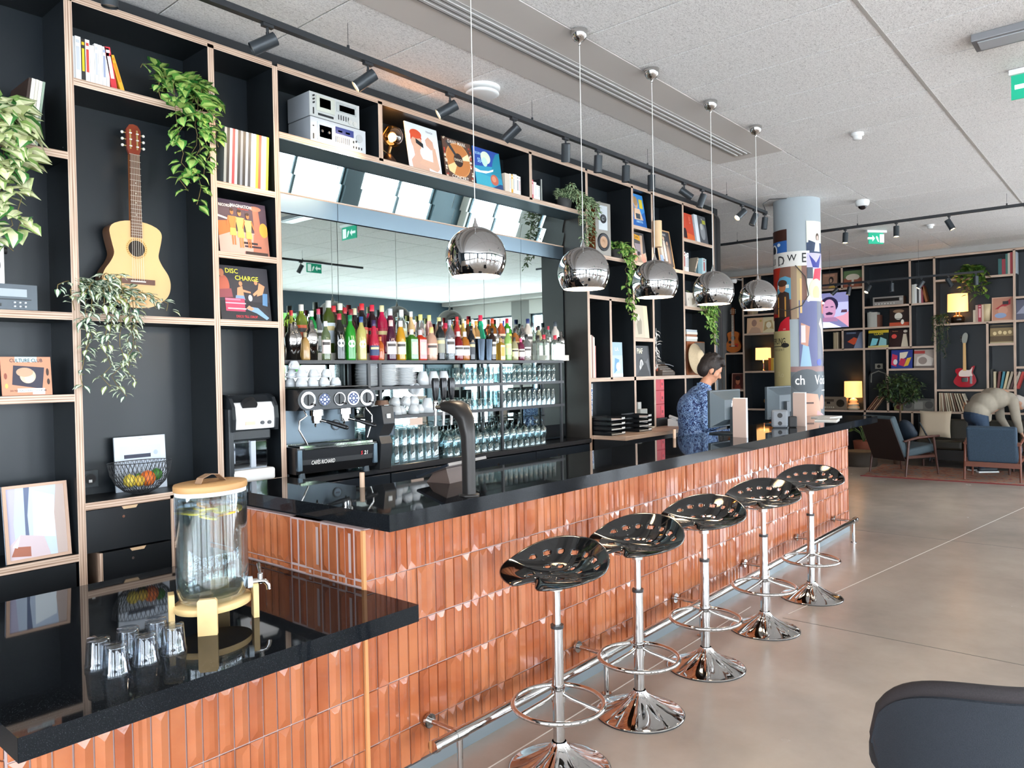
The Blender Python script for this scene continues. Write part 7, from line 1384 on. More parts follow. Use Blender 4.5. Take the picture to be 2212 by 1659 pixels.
# bending visitor
t = thing('person', 'grey-haired person in beige jacket and jeans bending over behind the blue armchair', 'person', (13.30, 2.02, .0105), math.radians(-52))
b = MB()
for s_ in (-1, 1): cap(b, (.0, .09*s_, .86), (.05, .10*s_, .48), .09, .06); cap(b, (.05, .10*s_, .48), (.0, .10*s_, .10), .056, .04); cap(b, (.0, .10*s_, .05), (.17, .115*s_, .04), .036, .03)
cap(b, (0, -.05, .86), (0, .05, .86), .13, .13); cap(b, (.05, 0, .95), (.36, 0, 1.12), .14, .14); cap(b, (.42, -.13, 1.10), (.42, .13, 1.10), .07, .07); cap(b, (.46, 0, 1.11), (.55, 0, 1.08), .055, .052)
b.T = Matrix.Translation((.60, 0, 1.03)) @ Matrix.Rotation(math.radians(105), 4, 'Y'); b.sph((0, 0, .02), .098, sx=1.03, sy=.84, sz=1.12); b.sph((.03, 0, -.055), .066, sy=.85, sz=1.1); cap(b, (.098, 0, .005), (.112, 0, -.03), .009, .014, 12)
for s_ in (-1, 1): b.sph((-.005, .083*s_, -.012), .030, sx=.7, sy=.35, sz=1.15)
b.T = Matrix.Identity(4)
for s_ in (-1, 1): cap(b, (.42, .18*s_, 1.08), (.46, .20*s_, .80), .05, .04); cap(b, (.46, .20*s_, .80), (.56, .14*s_, .60), .038, .028); hand(b, (.57, .14*s_, .58), (.4, 0, -1), (-.9, 0, -.2), 1.0, .5)
grow(b, 'body', mat('#b88c72', .5), t, .010, 5)
b = MB(); cap(b, (.0, -.05, .93), (.0, .05, .93), .155, .155); cap(b, (.10, -.06, 1.04), (.10, .06, 1.04), .165, .165); cap(b, (.25, -.07, 1.11), (.25, .07, 1.11), .165, .165); cap(b, (.40, -.12, 1.11), (.40, .12, 1.11), .10, .10)
for s_ in (-1, 1): cap(b, (.42, .18*s_, 1.08), (.46, .20*s_, .80), .075, .062); cap(b, (.46, .20*s_, .80), (.54, .15*s_, .63), .06, .045)
cap(b, (.12, 0, .94), (.16, 0, .80), .10, .05); grow(b, 'jacket', mat('#9a9080', .8, var=.12, vs=12), t, .012, 5)
b = MB()
for s_ in (-1, 1): cap(b, (.0, .085*s_, .86), (.05, .10*s_, .48), .105, .08); cap(b, (.05, .10*s_, .48), (.0, .10*s_, .12), .08, .068)
cap(b, (-.02, -.05, .86), (-.02, .05, .86), .145, .145); grow(b, 'jeans', DENIM, t, .012, 5)
b = MB(); b.T = Matrix.Translation((.60, 0, 1.03)) @ Matrix.Rotation(math.radians(105), 4, 'Y'); b.sph((-.018, 0, .04), .104, sy=.88, sz=1.05); b.sph((-.05, 0, -.01), .08, sy=.98); grow(b, 'hair', mat('#b5aca2', .7), t, .010, 3)
b = MB()
for s_ in (-1, 1): cap(b, (-.02, .105*s_, .047), (.19, .12*s_, .045), .045, .040)
grow(b, 'shoes', mat('#1e2228', .5), t, .010, 3)
b = MB()
for s_ in (-1, 1): b.box(-.07, .23, .105*s_-.05, .115*s_+.05, .0, .022)
b.build('soles', PLASTIC_W, t, bevel=.006)
# companion mostly outside the picture
t = thing('person', 'person at the right picture edge of whom only a bare forearm shows', 'person', (13.42, .72, .0105), math.radians(100))
b = MB()
for s_ in (-1, 1): cap(b, (.0, .09*s_, .88), (.01, .10*s_, .48), .09, .06); cap(b, (.01, .10*s_, .48), (.0, .10*s_, .10), .056, .04); cap(b, (.0, .10*s_, .05), (.17, .11*s_, .04), .036, .03)
cap(b, (0, -.05, .95), (.03, .05, 1.25), .14, .15); cap(b, (.04, -.13, 1.38), (.04, .13, 1.38), .075, .075); cap(b, (.05, 0, 1.4), (.08, 0, 1.52), .06, .055)
b.T = Matrix.Translation((.11, 0, 1.62)); b.sph((0, 0, .02), .098, sx=1.03, sy=.84, sz=1.12); b.sph((.03, 0, -.055), .066, sy=.85, sz=1.1); cap(b, (.098, 0, .005), (.112, 0, -.03), .009, .014, 12); b.T = Matrix.Identity(4)
for s_ in (-1, 1): cap(b, (.03, .19*s_, 1.36), (.14, .20*s_, 1.12), .05, .04); cap(b, (.14, .20*s_, 1.12), (.32, .14*s_, .98), .038, .028); hand(b, (.33, .14*s_, .96), (1, 0, -.7), (.4, 0, 1), 1.0, .5)
grow(b, 'body', mat('#a8745c', .5), t, .011, 5)
b = MB(); cap(b, (0, -.05, .95), (0, .05, .95), .155, .155); cap(b, (.02, -.05, 1.2), (.02, .05, 1.2), .165, .165); cap(b, (.03, -.15, 1.36), (.03, .15, 1.36), .09, .09)
for s_ in (-1, 1): cap(b, (.03, .19*s_, 1.36), (.09, .20*s_, 1.23), .07, .065)
grow(b, 'shirt', mat('#7c2a28', .8), t, .012, 4)
b = MB()
for s_ in (-1, 1): cap(b, (.0, .085*s_, .88), (.01, .10*s_, .48), .10, .08); cap(b, (.01, .10*s_, .48), (.0, .10*s_, .08), .08, .066)
grow(b, 'trousers', DENIM, t, .012, 4)
b = MB(); b.T = Matrix.Translation((.10, 0, 1.63)); b.sph((-.02, 0, .04), .106, sy=.9, sz=1.05); grow(b, 'hair', mat('#33241c', .6), t, .011, 3)

# ================= LOUNGE =================
def rug_mat():
    m = bpy.data.materials.new('worn_rug'); m.use_nodes = True; n, b, N, Lk = nodes(m)
    tc = N('ShaderNodeTexCoord'); v = N('ShaderNodeTexVoronoi'); v.inputs['Scale'].default_value = 7; no = N('ShaderNodeTexNoise'); no.inputs['Scale'].default_value = 18; no.inputs['Detail'].default_value = 8
    Lk(tc.outputs['Object'], v.inputs['Vector']); Lk(tc.outputs['Object'], no.inputs['Vector']); ad = N('ShaderNodeMath'); ad.operation = 'MULTIPLY_ADD'; ad.inputs[1].default_value = .4; Lk(v.outputs['Distance'], ad.inputs[0]); Lk(no.outputs['Fac'], ad.inputs[2])
    r = ramp(n, [(.4, '#4c3d3a'), (.55, '#8a4a38'), (.68, '#9c6a4c'), (.85, '#7a6a60')]); Lk(ad.outputs[0], r.inputs[0]); Lk(r.outputs[0], b.inputs['Base Color']); b.inputs['Roughness'].default_value = .95; return m
b = MB(); b.prism([(12.0, 3.32), (12.24, -.2), (13.62, -.2), (13.60, 3.43)], .001, .009, 0, 'z'); b.prism([(11.975, 3.34), (12.215, -.2), (12.25, -.2), (12.01, 3.34)], .0015, .0105, 1, 'z'); tag(b.build('rug', [rug_mat(), mat('#7c2a2c', .95)]), 'worn reddish patterned rug under the lounge armchairs', 'rug')
WOODD = mat('#4a2a20', .4, var=.15, vs=12, name='dark_wood')
def armchair(p, rz, label, fabric, z_back, wood, flat_back):
    t = thing('armchair', label, 'armchair', p, rz)
    for sx_ in (-1, 1):
        for sy_ in (-1, 1):
            b = MB(); fx = .27 if sx_ > 0 else -.31; b.cyl((fx+.03*sx_, .335*sy_, 0), (fx-.05*sx_ if not flat_back else fx, .325*sy_, .56 if sx_ > 0 else .54), .014, .020, 12); b.build('leg', wood, t)
    for sy_ in (-1, 1):
        b = MB(); b.tube([(-.36, .33*sy_, .52), (-.1, .335*sy_, .565), (.33, .33*sy_, .575)], [.014, .022, .016], 12); b.build('armrest', wood, t)
        b = MB(); b.box(-.28, .28, .32*sy_-.011, .32*sy_+.011, .26, .30); b.build('side_rail', wood, t)
    b = MB()
    if flat_back: b.box(-.35, -.325, -.33, .33, .50, .55); b.box(-.35, -.325, -.33, .33, .19, .26)
    b.box(-.28, -.26, -.31, .31, .25, .29); b.box(.26, .28, -.31, .31, .27, .31); b.build('cross_rail', wood, t)
    b = MB(); b.T = Matrix.Translation((0, 0, .30)) @ Matrix.Rotation(math.radians(-7), 4, 'Y'); b.box(-.28, .34, -.29, .29, 0, .12); b.build('seat_cushion', fabric, t, bevel=.035, seg=4)
    b = MB(); b.T = Matrix.Translation((-.27, 0, .26 if flat_back else .28)) @ Matrix.Rotation(math.radians(-14 if flat_back else -24), 4, 'Y'); hh = (z_back-.26)/(math.cos(math.radians(14 if flat_back else 24))); b.box(-.045, .065, -.30, .30, 0, hh); b.build('back_cushion', fabric, t, bevel=.03, seg=4)
    if not flat_back: b = MB(); b.T = Matrix.Translation((-.27, 0, .28)) @ Matrix.Rotation(math.radians(-24), 4, 'Y'); b.box(-.062, -.047, -.30, .30, -.04, hh-.005); b.build('back_panel', mat('#22120f', .6), t, bevel=.004)
    return t
BLUEF = mat('#344453', .9, var=.5, vs=90, bump=.3, bs=120, name='blue_fabric'); GREYF = mat('#3d4a50', .7, var=.1, vs=30)
armchair((12.66, 1.70, .010), 0, 'blue fabric armchair with wooden frame seen from behind', BLUEF, .76, mat('#6a3a28', .4, var=.15, vs=12), True)
armchair((12.62, 2.88, .010), math.radians(-30), 'dark wooden armchair with a backpack, beside the end of the bar', GREYF, .86, WOODD, False)
t = thing('backpack', 'dark backpack standing on the seat of the left armchair', 'backpack', (12.74, 2.81, .50), math.radians(-30))
b = MB(); b.T = Matrix.Rotation(math.radians(-22), 4, 'Y'); b.sph((-.02, 0, .17), .16, sx=.55, sy=.9, sz=1.15); b.sph((.05, 0, .10), .10, sx=.6, sy=1.0, sz=.9); grow(b, 'bag', mat('#1c2733', .6), t, .012, 4)
b = MB(); b.tube([(.04, -.12, .28), (.12, -.16, .10), (.16, -.20, -.02), (.14, -.22, -.20), (.12, -.22, -.30)], .012, 8); b.build('strap', mat('#14181c', .6), t)
LEA = mat('#2f2b22', .35, var=.1, vs=10, name='olive_leather')
t = thing('sofa', 'low dark olive leather sofa against the lounge shelving', 'sofa', (14.05, 1.9, 0))
b = MB(); b.box(-.38, .35, -1.65, 1.05, .12, .28); b.build('frame', mat('#1b1613', .5), t)
for k in range(4):
    y = -1.63+.67*k; b = MB(); b.box(-.40, .22, y, y+.66, .28, .43); b.build('seat_cushion', LEA, t, bevel=.04, seg=4)
    b = MB(); b.T = Matrix.Translation((.14, 0, .40)) @ Matrix.Rotation(math.radians(12), 4, 'Y'); b.box(0, .16, y, y+.66, 0, .36); b.build('back_cushion', LEA, t, bevel=.04, seg=4)
for x in (-.32, .3):
    for y in (-1.55, .95): b = MB(); b.cyl((x, y, 0), (x, y, .12), .018, n=12); b.build('leg', WOODD, t)
b = MB(); b.T = Matrix.Rotation(math.radians(14), 4, 'Y'); n = 12; vs = []
for s_ in (-1, 1):
    for i in range(n+1):
        for j in range(n+1):
            u, v = i/n*2-1, j/n*2-1; th = .075*(max(0, (1-u**4)*(1-v**4))**.5); pin = 1-.06*(1-abs(u*v)); vs.append((s_*th, u*.235*(1-.07*(1-v*v)), .225+v*.225*(1-.07*(1-u*u))))
m_ = (n+1)**2
for s_ in (0, 1): b.add(vs[s_*m_:(s_+1)*m_], [(i*(n+1)+j, i*(n+1)+j+1, (i+1)*(n+1)+j+1, (i+1)*(n+1)+j)[::1 if s_ else -1] for i in range(n) for j in range(n)], 0, True)
p = atx(2014, 918, 13.75); tag(b.build('cushion', mat('#c9b69c', .9, bump=.3, bs=200), loc=(13.90, p.y, .455)), 'cream square cushion leaning on the dark sofa', 'cushion')
t = thing('coffee_table', 'low dark wooden table between the lounge armchairs', 'table', (13.33, 1.38, .0106))
b = MB(); b.box(-.25, .25, -.25, .25, .36, .39); b.build('tabletop', WOODD, t)
for x in (-.21, .21):
    for y in (-.21, .21): b = MB(); b.cyl((x, y, 0), (x, y, .36), .016, n=10); b.build('leg', WOODD, t)
t = thing('pouf', 'round dark brown drum pouf at the far end of the bar', 'pouf', (13.27, 3.72, 0)); b = MB(); b.lathe([(.27, 0), (.285, .03), (.275, .20), (.25, .235), (.001, .245)], n=36, closed=True); b.cyl((0, 0, 0), (0, 0, .002), .27, n=36); b.build('body', mat('#352a1f', .7), t)
b = MB(); b.lathe([(.24, .238), (.20, .248), (.001, .252)], n=36, closed=True); b.build('top_cover', mat('#6f5a40', .8, var=.3, vs=20), t)
def leafy(name, label, p, pot_r, pot_h, potc, trunk, crown, rad, n, size, seed, mats, wr=.5, stalks=0):
    t = thing(name, label, 'plant', p); b = MB(); b.lathe([(pot_r*.75, 0), (pot_r, pot_h), (pot_r*.93, pot_h), (pot_r*.9, pot_h-.03), (.001, pot_h-.03)], n=28, closed=True); b.cyl((0, 0, 0), (0, 0, .002), pot_r*.74, n=28); b.build('pot', mat(potc, .7), t); rq = random.Random(seed)
    if trunk:
        b = MB(); b.tube([(0, 0, pot_h-.03), (.02, .01, pot_h+trunk*.5), (0, 0, pot_h+trunk)], [.022, .018, .014], 10)
        for i in range(9): a = rq.uniform(0, 2*PI); b.tube([(0, 0, pot_h+trunk), (rad[0]*.5*math.cos(a), rad[1]*.5*math.sin(a), pot_h+trunk+.08), (rad[0]*.8*math.cos(a), rad[1]*.8*math.sin(a), crown+rq.uniform(-.1, .1))], [.009, .006, .003], 6)
        b.build('trunk', mat('#5a4636', .8), t); b = MB(); leaf_cloud(b, (0, 0, crown), rad, n, size, seed, len(mats)); b.build('leaves', mats, t)
    else:
        b = MB(); st = MB()
        for i in range(n):
            a = rq.uniform(0, 2*PI); r = rq.uniform(.3, 1)*rad[0]; z = rq.uniform(.35, 1)*crown; tip = V((r*math.cos(a), r*math.sin(a), pot_h+z)); st.tube([(0, 0, pot_h-.03), (tip.x*.4, tip.y*.4, pot_h+z*.7), tip], .004, 6); leaf(b, tip, V((math.cos(a), math.sin(a), rq.uniform(-.3, .4))), size*rq.uniform(.7, 1.2), wr, rq.randrange(len(mats)), rq)
        st.build('stems', mat('#5a7040', .6), t); b.build('leaves', mats, t)
DG = [mat('#2c3d20', .5), mat('#3f5228', .5), mat('#20301c', .5)]; MG = [mat('#3f6a32', .45), mat('#5a8444', .45), mat('#6a7a3a', .45)]
leafy('small_tree', 'small dark leafy tree in a pot standing behind the left armchair', (13.78, 3.20, 0), .14, .28, '#5a4436', .70, 1.27, (.36, .36, .26), 620, .085, 31, DG)
leafy('potted_plant', 'broad-leaved plant in a terracotta trough behind the pouf', (13.85, 3.80, 0), .17, .36, '#8a4a36', 0, .40, (.22, .22, .3), 18, .15, 32, MG, .7)
leafy('potted_plant', 'light green leafy plant on the sofa end right of the bar top', (13.86, 3.37, 0), .10, .45, '#8a7a60', 0, .42, (.18, .18, .3), 16, .13, 33, MG, .7) if False else None
# foreground chair
t = thing('dining_chair', 'dark grey woven fabric tub chair at the lower right corner', 'chair', (2.42, .345, 0), math.radians(28))
GF = mat('#24282e', .9, var=.6, vs=420, bump=.5, bs=420, name='grey_weave'); b = MB(); n, m_ = 28, 16
def shell(off):
    vs = []
    for i in range(n+1):
        a = (i/n*2-1); th = a*1.15
        for j in range(m_+1):
            v = j/m_; top = .775-.22*(1-math.sqrt(max(0, 1-abs(a)**2.8))); z = .42+(top-.42)*v; R = .245+.035*v; e = 1-(max(0, abs(a)-.80)/.2)**2*.12*v
            vs.append((.20-(R+off)*math.cos(th)*e*1.12, (R+off)*math.sin(th)*1.05, z-(off*.5 if v > .9 else 0)))
    return vs
A, B_ = shell(.022), shell(-.022); b.add(A, [(i*(m_+1)+j, (i+1)*(m_+1)+j, (i+1)*(m_+1)+j+1, i*(m_+1)+j+1) for i in range(n) for j in range(m_)], 0, True); b.add(B_, [(i*(m_+1)+j, i*(m_+1)+j+1, (i+1)*(m_+1)+j+1, (i+1)*(m_+1)+j) for i in range(n) for j in range(m_)], 0, True)
k_ = (n+1)*(m_+1); edge = [i*(m_+1)+m_ for i in range(n+1)]; E_ = [0*(m_+1)+j for j in range(m_+1)]; F_ = [n*(m_+1)+j for j in range(m_+1)]
for L_ in (edge, E_, F_): b.add(A+B_, [(L_[i], L_[i+1], L_[i+1]+k_, L_[i]+k_) for i in range(len(L_)-1)], 0, True)
b.build('back_shell', GF, t)
b = MB(); sm_ = [(V(A[e])+V(B_[e]))/2+V((0, 0, .004)) for e in [j for j in E_[::-1]][::-1]]; sm_ = [(V(A[e])+V(B_[e]))/2+V((0, 0, .003)) for e in E_]+[(V(A[e])+V(B_[e]))/2+V((0, 0, .006)) for e in edge[1:-1]]+[(V(A[e])+V(B_[e]))/2+V((0, 0, .003)) for e in F_[::-1]]; b.tube(sm_, .0225, 10); b.build('piping', mat('#2a2526', .9, var=.4, vs=300), t)
b = MB(); b.lathe([(.001, .40), (.24, .40), (.26, .42), (.26, .46), (.22, .485), (.001, .49)], n=32, closed=True); o = b.build('seat', GF, t); o.location = (.20, 0, 0)
for x, y in ((.02, .2), (.02, -.2), (.38, .2), (.38, -.2)): b = MB(); b.cyl((x, y, 0), (x*.8+.04, y*.8, .41), .010, .014, 12); b.build('leg', BLACKM, t)

# ================= FAR SHELF PROPS =================
FZ = dict(a=3.5, z8=3.09+.018, z7=2.715+.018, z6=2.335+.018, z5=1.965+.018, z4=1.58+.018, z3=1.21+.018, z1=.83+.018)
def fx_(px, py=750): return -atx(px, py, FX+.03).y
def fcov(px, z, w_, h_, base, art, name, label, cat='record sleeve', rim=None, th=.006, lean=.12): return cover(FARF, fx_(px), .03, FZ[z], w_, h_, th, base, art, name, label, cat, lean=lean, rim=rim)
fcov(1794, 'z8', .30, .31, '#8f6a52', [('r', 0, 0, 1, 1, '#96705a'), ('e', .58, .55, .16, .22, '#2c1c18'), ('e', .56, .50, .09, .13, '#a88870'), ('r', .1, .8, .7, .12, '#b08068'), ('p', [(.4, 0), (.95, 0), (.9, .18), (.5, .14)], '#c09a48')], 'framed_picture', 'black framed brown record cover, highest left of the lounge shelves', 'picture frame', '#1c1614')
fcov(1843, 'z8', .33, .31, '#7a4a38', [('r', 0, .55, 1, .45, '#5a7048'), ('e', .5, .6, .36, .20, '#c8bca8'), ('r', 0, 0, 1, .45, '#8c4c34'), ('r', .45, .1, .12, .4, '#c8c0b0')], 'record_sleeve', 'brown and green record cover beside the black framed one')
t = thing('television', 'television showing a man with a moustache, right of the column', 'television', fr(FARF, -4.62, .02, FZ['z6']+.02), FARF[1])
b = MB(); b.box(-.50, .385, .0, .04, -.012, .685, 0); b.build('casing', mat('#0e0e10', .3), t)
b = MB(); mt_ = []
def em(c): m = mat(c, .3, emit=c, es=1.0); mt_.append(m) if m not in mt_ else None; return mt_.index(m)
def ep(P, c, k): b.add([(-.485+.86*p, -.0005-.0003*k, .01+.65*q) for p, q in P], [tuple(range(len(P)))], em(c))
def el(x, y, rx, ry): return [(x+rx*math.cos(2*PI*i/20), y+ry*math.sin(2*PI*i/20)) for i in range(20)]
ep([(0, 0), (1, 0), (1, 1), (0, 1)], '#6a6a90', 1); ep([(.5, .25), (1, .3), (1, .72), (.5, .72)], '#9c9cc8', 2); ep(el(.60, .66, .19, .23), '#201c34', 3); ep(el(.60, .52, .14, .30), '#a87c98', 4); ep([(.52, .42), (.60, .46), (.68, .42), (.66, .37), (.54, .37)], '#2c2038', 5); ep([(.42, .18), (.78, .18), (.76, .30), (.44, .30)], '#8a6484', 6); ep([(.40, 0), (.85, 0), (.60, .16), (.40, .18)], '#d0d4f0', 7); ep([(.72, .30), (.80, .22), (1, .0), (1, .45), (.9, .35)], '#b88090', 8); ep(el(.55, .60, .035, .015), '#382848', 9); ep(el(.66, .60, .035, .015), '#382848', 10); ep([(.84, .42), (.97, .42), (.97, .5), (.86, .5)], '#4a3040', 9)
b.build('screen', mt_, t)
deck(FARF, fx_(1918, 650), .03, FZ['z7'], .50, .155, .22, '#a8a098', 'stereo_receiver', 'silver stereo receiver high on the lounge shelves', 'hi-fi unit', [('tuning_window', 'r', .05, .45, .82, .38, '#17120e'), ('dial', 'd', .92, .62, .16, 0, '#c8c4bc')]+[('button', 'k', .1+.1*i, .2, .07, 0, '#d8d4cc') for i in range(7)], '#6a4a36')
FB = 'books on the lounge shelves'
x = row(FARF, fx_(1970, 640), FZ['z7'], [(.04, .33, '#c8c4b8', 'cream'), (.035, .335, '#d8d8d4', 'white'), (.03, .32, '#3a3838', 'black'), (.035, .32, '#c8c4c0', 'pale'), (.03, .31, '#8a3a44', 'dark red')], 'right of the silver receiver', FB, dep=.2)
book(FARF, x+.05, FZ['z7']+.01, .035, .27, .2, '#8a5228', -.22, 'brown book leaning left in the highest narrow cell of the lounge shelves', FB)
row(FARF, fx_(1874, 710), FZ['z6'], [(.03, .27, '#8a8880', 'grey'), (.03, .28, '#a8a49a', 'pale grey'), (.10, .27, '#b0aca2', 'thick silver'), (.04, .22, '#6a4030', 'brown')], 'beside the astronaut record cover', FB, dep=.2)
fcov(1943, 'z6', .32, .315, '#2a1a14', [('r', 0, 0, 1, .2, '#b84a2c'), ('e', .45, .84, .28, .10, '#8a6a50'), ('e', .45, .55, .2, .2, '#d8d0c0'), ('e', .66, .22, .08, .14, '#e8e0d0'), ('r', .30, .40, .30, .03, '#5a5048')], 'record_sleeve', 'dark record cover with a white figure on red ground')
row(FARF, fx_(1800, 735), FZ['z5'], [(.02, .31, '#8a7a60', 'tan'), (.02, .30, '#b0a080', 'beige'), (.02, .31, '#9a8468', 'brown'), (.02, .31, '#c0b090', 'cream'), (.015, .3, '#7a6a58', 'grey-brown')], 'left of the orange bird cover', 'records on the lounge shelves', name='record_sleeve', kind='record sleeve', dep=.25)
fcov(1844, 'z5', .33, .315, '#2c2a34', [('p', [(.15, .4), (.5, .65), (.85, .5), (.5, .2)], '#c04a28'), ('p', [(.5, 0), (1, 0), (1, 1), (.8, .9)], '#7a8498'), ('r', .1, .85, .5, .1, '#5a6478')], 'record_sleeve', 'dark record cover with an orange shape below the television')
fcov(1897, 'z5', .34, .315, '#1c2824', [('r', 0, .84, 1, .16, '#c8a828'), ('t', .5, .78, .20, 'CLASH', '#d8c030', .8), ('p', [(.1, .1), (.4, .15), (.5, .5), (.2, .55)], '#7ac0c8'), ('p', [(.5, .1), (.9, .1), (.9, .45), (.6, .6)], '#8ab8b8'), ('p', [(0, 0), (1, 0), (1, .12), (0, .1)], '#c0b070')], 'record_sleeve', 'colourful record cover lettered CLASH on the lounge shelves')
fcov(1942, 'z5', .33, .305, '#2a1512', [('e', .25, .62, .13, .13, '#d84a40'), ('e', .8, .9, .10, .08, '#c8b8a8'), ('p', [(.6, 0), (.95, 0), (.85, .75), (.7, .75)], '#c8b8a0'), ('t', .3, .92, .07, 'Moondance', '#c88a60', .9)], 'record_sleeve', 'dark brown record cover with a red dot beside the CLASH cover')
fcov(1947, 'z4', .345, .33, '#2c3a80', [('p', [(.0, .2), (.25, .1), (.3, .7), (.05, .8)], '#c83050'), ('p', [(.4, .4), (.7, .6), (.8, .9), (.4, .85)], '#d8c8b0'), ('p', [(.6, .1), (.8, .15), (.95, .6), (.75, .55)], '#d8a830'), ('p', [(.35, .2), (.6, .1), (.7, .5), (.45, .55)], '#b82848'), ('e', .2, .35, .1, .15, '#d8ccc8')], 'record_sleeve', 'blue record cover with red and yellow shapes on the lounge shelves')
fcov(1997, 'z4', .34, .325, '#a8988c', [('r', .0, .78, .5, .16, '#a83a34'), ('p', [(.1, .1), (.8, .1), (.9, .5), (.5, .75), (.15, .6)], '#c8bcb0'), ('e', .4, .4, .2, .2, '#8a7a70'), ('r', 0, 0, 1, .12, '#6a5c54')], 'record_sleeve', 'sepia record cover right of the blue one on the lounge shelves')
fcov(2168-2, 'z6', .30, .39, '#a86048', [('r', 0, 0, 1, 1, '#b88068'), ('p', [(.1, .5), (.9, .95), (.9, .7), (.3, .5)], '#a82a30'), ('e', .52, .42, .25, .2, '#c89078'), ('e', .4, .2, .3, .12, '#8a9ab8'), ('r', .5, .7, .3, .15, '#3a3030')], 'framed_picture', 'pale framed colourful portrait beside the books, upper right', 'picture frame', '#c8a088')
fcov(2164, 'z5', .33, .30, '#8a7450', [('r', 0, .85, 1, .12, '#3a3228'), ('e', .2, .55, .08, .1, '#d8c090'), ('e', .42, .6, .08, .1, '#d8c090'), ('e', .63, .57, .08, .1, '#d8c090'), ('e', .84, .6, .08, .1, '#d8c090'), ('r', 0, .1, 1, .3, '#5a4830'), ('r', 0, 0, 1, .06, '#b0a080')], 'record_sleeve', 'sepia group record cover below the pale framed portrait')
fcov(2208, 'z6', .25, .33, '#5a5a68', [('p', [(.2, .3), (.6, .7), (1, .6), (1, .3)], '#9090a0')], 'record_sleeve', 'grey-violet record cover at the right picture edge')
row(FARF, fx_(2102, 690), FZ['z6'], [(.035, .20, '#c0b098', 'cream'), (.035, .28, '#b09080', 'pink-brown'), (.05, .285, '#a02838', 'dark red', '#d8a0a0'), (.03, .28, '#c8b098', 'beige')], 'right of the round-shaded lamp', FB, dep=.2)
b = MB(); b.lathe([(.001, 0), (.055, 0), (.075, .29), (.07, .29), (.05, .01), (.001, .01)], n=20, closed=True); tag(b.build('vase', mat('#cbb48e', .5), loc=fr(FARF, fx_(2130, 690), .10, FZ['z6'])), 'cream tapered vase left of the pale framed portrait', 'vase')
row(FARF, fx_(2156, 560), FZ['z8'], [(.05, .26, '#2c5a58', 'teal'), (.05, .25, '#8a3038', 'dark red'), (.03, .33, '#3a6a60', 'green'), (.03, .34, '#b8b0a0', 'cream'), (.04, .35, '#a83a40', 'red'), (.05, .35, '#a8b0b8', 'grey-blue')], 'on the highest right shelf over the lounge', FB, dep=.2)
cc_ = [('#2c2a24', 'black'), ('#c0b090', 'cream'), ('#6a3a34', 'maroon'), ('#3a7a88', 'teal'), ('#c8b890', 'beige'), ('#b8a890', 'tan'), ('#5a3a34', 'brown'), ('#a89888', 'grey-brown'), ('#a83028', 'red')]
x = fx_(2142, 820)
for i, (c, w_) in enumerate(cc_): book(FARF, x, FZ['z3'], .034, .33 if i == 0 else .29, .2, c, 0 if i < 2 else min(.30, .05*i), '%s book, %s from the left, in the row above the bending visitor' % (w_, ORD[i]), FB); x += .044
x = fx_(2030, 880)
for i in range(13): book(FARF, x, FZ['z1'], .020, .315, .2, ['#c8b89c', '#a08468', '#d0c0a8', '#7a5a48', '#b8a890'][i % 5], -min(.34, .028*i), 'record sleeve, %s from the left in the fanned row below the red guitar' % ORD[i], 'fanned records below the red guitar', .03, None, 'record_sleeve'); x += .026+.002*i
deck(FARF, fx_(1984, 875), .03, FZ['z1'], .49, .215, .12, '#77746c', 'portable_stereo', 'grey portable stereo low on the lounge shelves behind the sofa', 'hi-fi unit', [('speaker', 'd', .16, .5, .30, 0, '#4a4844'), ('speaker', 'd', .84, .5, .30, 0, '#4a4844'), ('cassette_door', 'r', .36, .15, .28, .6, '#8a877e'), ('handle', 'r', .1, .88, .8, .06, '#2a2826')], '#55524c')
deck(FARF, fx_(1801, 870), .03, FZ['z1'], .46, .24, .12, '#8a7a68', 'radio_recorder', 'silver-brown radio recorder left of the white ridged lamp', 'hi-fi unit', [('speaker', 'd', .76, .5, .30, 0, '#2a2218'), ('tuner', 'r', .06, .62, .45, .2, '#4a3c30'), ('display', 'r', .22, .45, .14, .16, '#1c1612')]+[('button', 'k', .08+.08*i, .18, .05, 0, '#b8ac98') for i in range(6)], '#5a4c3e')
deck(FARF, fx_(1672, 870), .03, FZ['z1']+.0, .36, .09, .2, '#3a3028', 'amplifier', 'slim dark amplifier left of the column', 'hi-fi unit', [('button', 'k', .2+.1*i, .45, .14, 0, '#a89878') for i in range(7)], '#6a5440')
deck(FARF, fx_(1940, 872)-.0, .05, FZ['z1'], .14, .12, .06, '#8a8450', 'alarm_clock', 'small olive clock radio left of the grey portable stereo', 'clock', [('face', 'd', .5, .5, .3, 0, '#4a1c18')], '#6a6440')
fcov(2082, 'z1', .13, .19, '#4a2c20', [('p', [(.2, .0), (.8, .0), (.7, .9), (.4, .8)], '#b06838')], 'photo_card', 'small orange-brown photo propped below the red guitar', 'card')
fcov(1592, 'z3', .25, .36, '#4a2018', [('e', .5, .5, .2, .22, '#b06848'), ('e', .5, .72, .25, .16, '#241210'), ('p', [(.2, 0), (.8, 0), (.7, .28), (.3, .28)], '#7a3024')], 'framed_picture', 'dark red portrait in a pale frame left of the column', 'picture frame', '#a07868', lean=.08) if False else cover(FARF, fx_(1592), .03, 1.21+.018, .25, .33, .01, '#4a2018', [('e', .5, .5, .2, .22, '#b06848'), ('e', .5, .72, .25, .16, '#241210'), ('p', [(.2, 0), (.8, 0), (.7, .28), (.3, .28)], '#7a3024')], 'framed_picture', 'dark red portrait in a pale frame left of the column', 'picture frame', lean=.08, rim='#a07868')
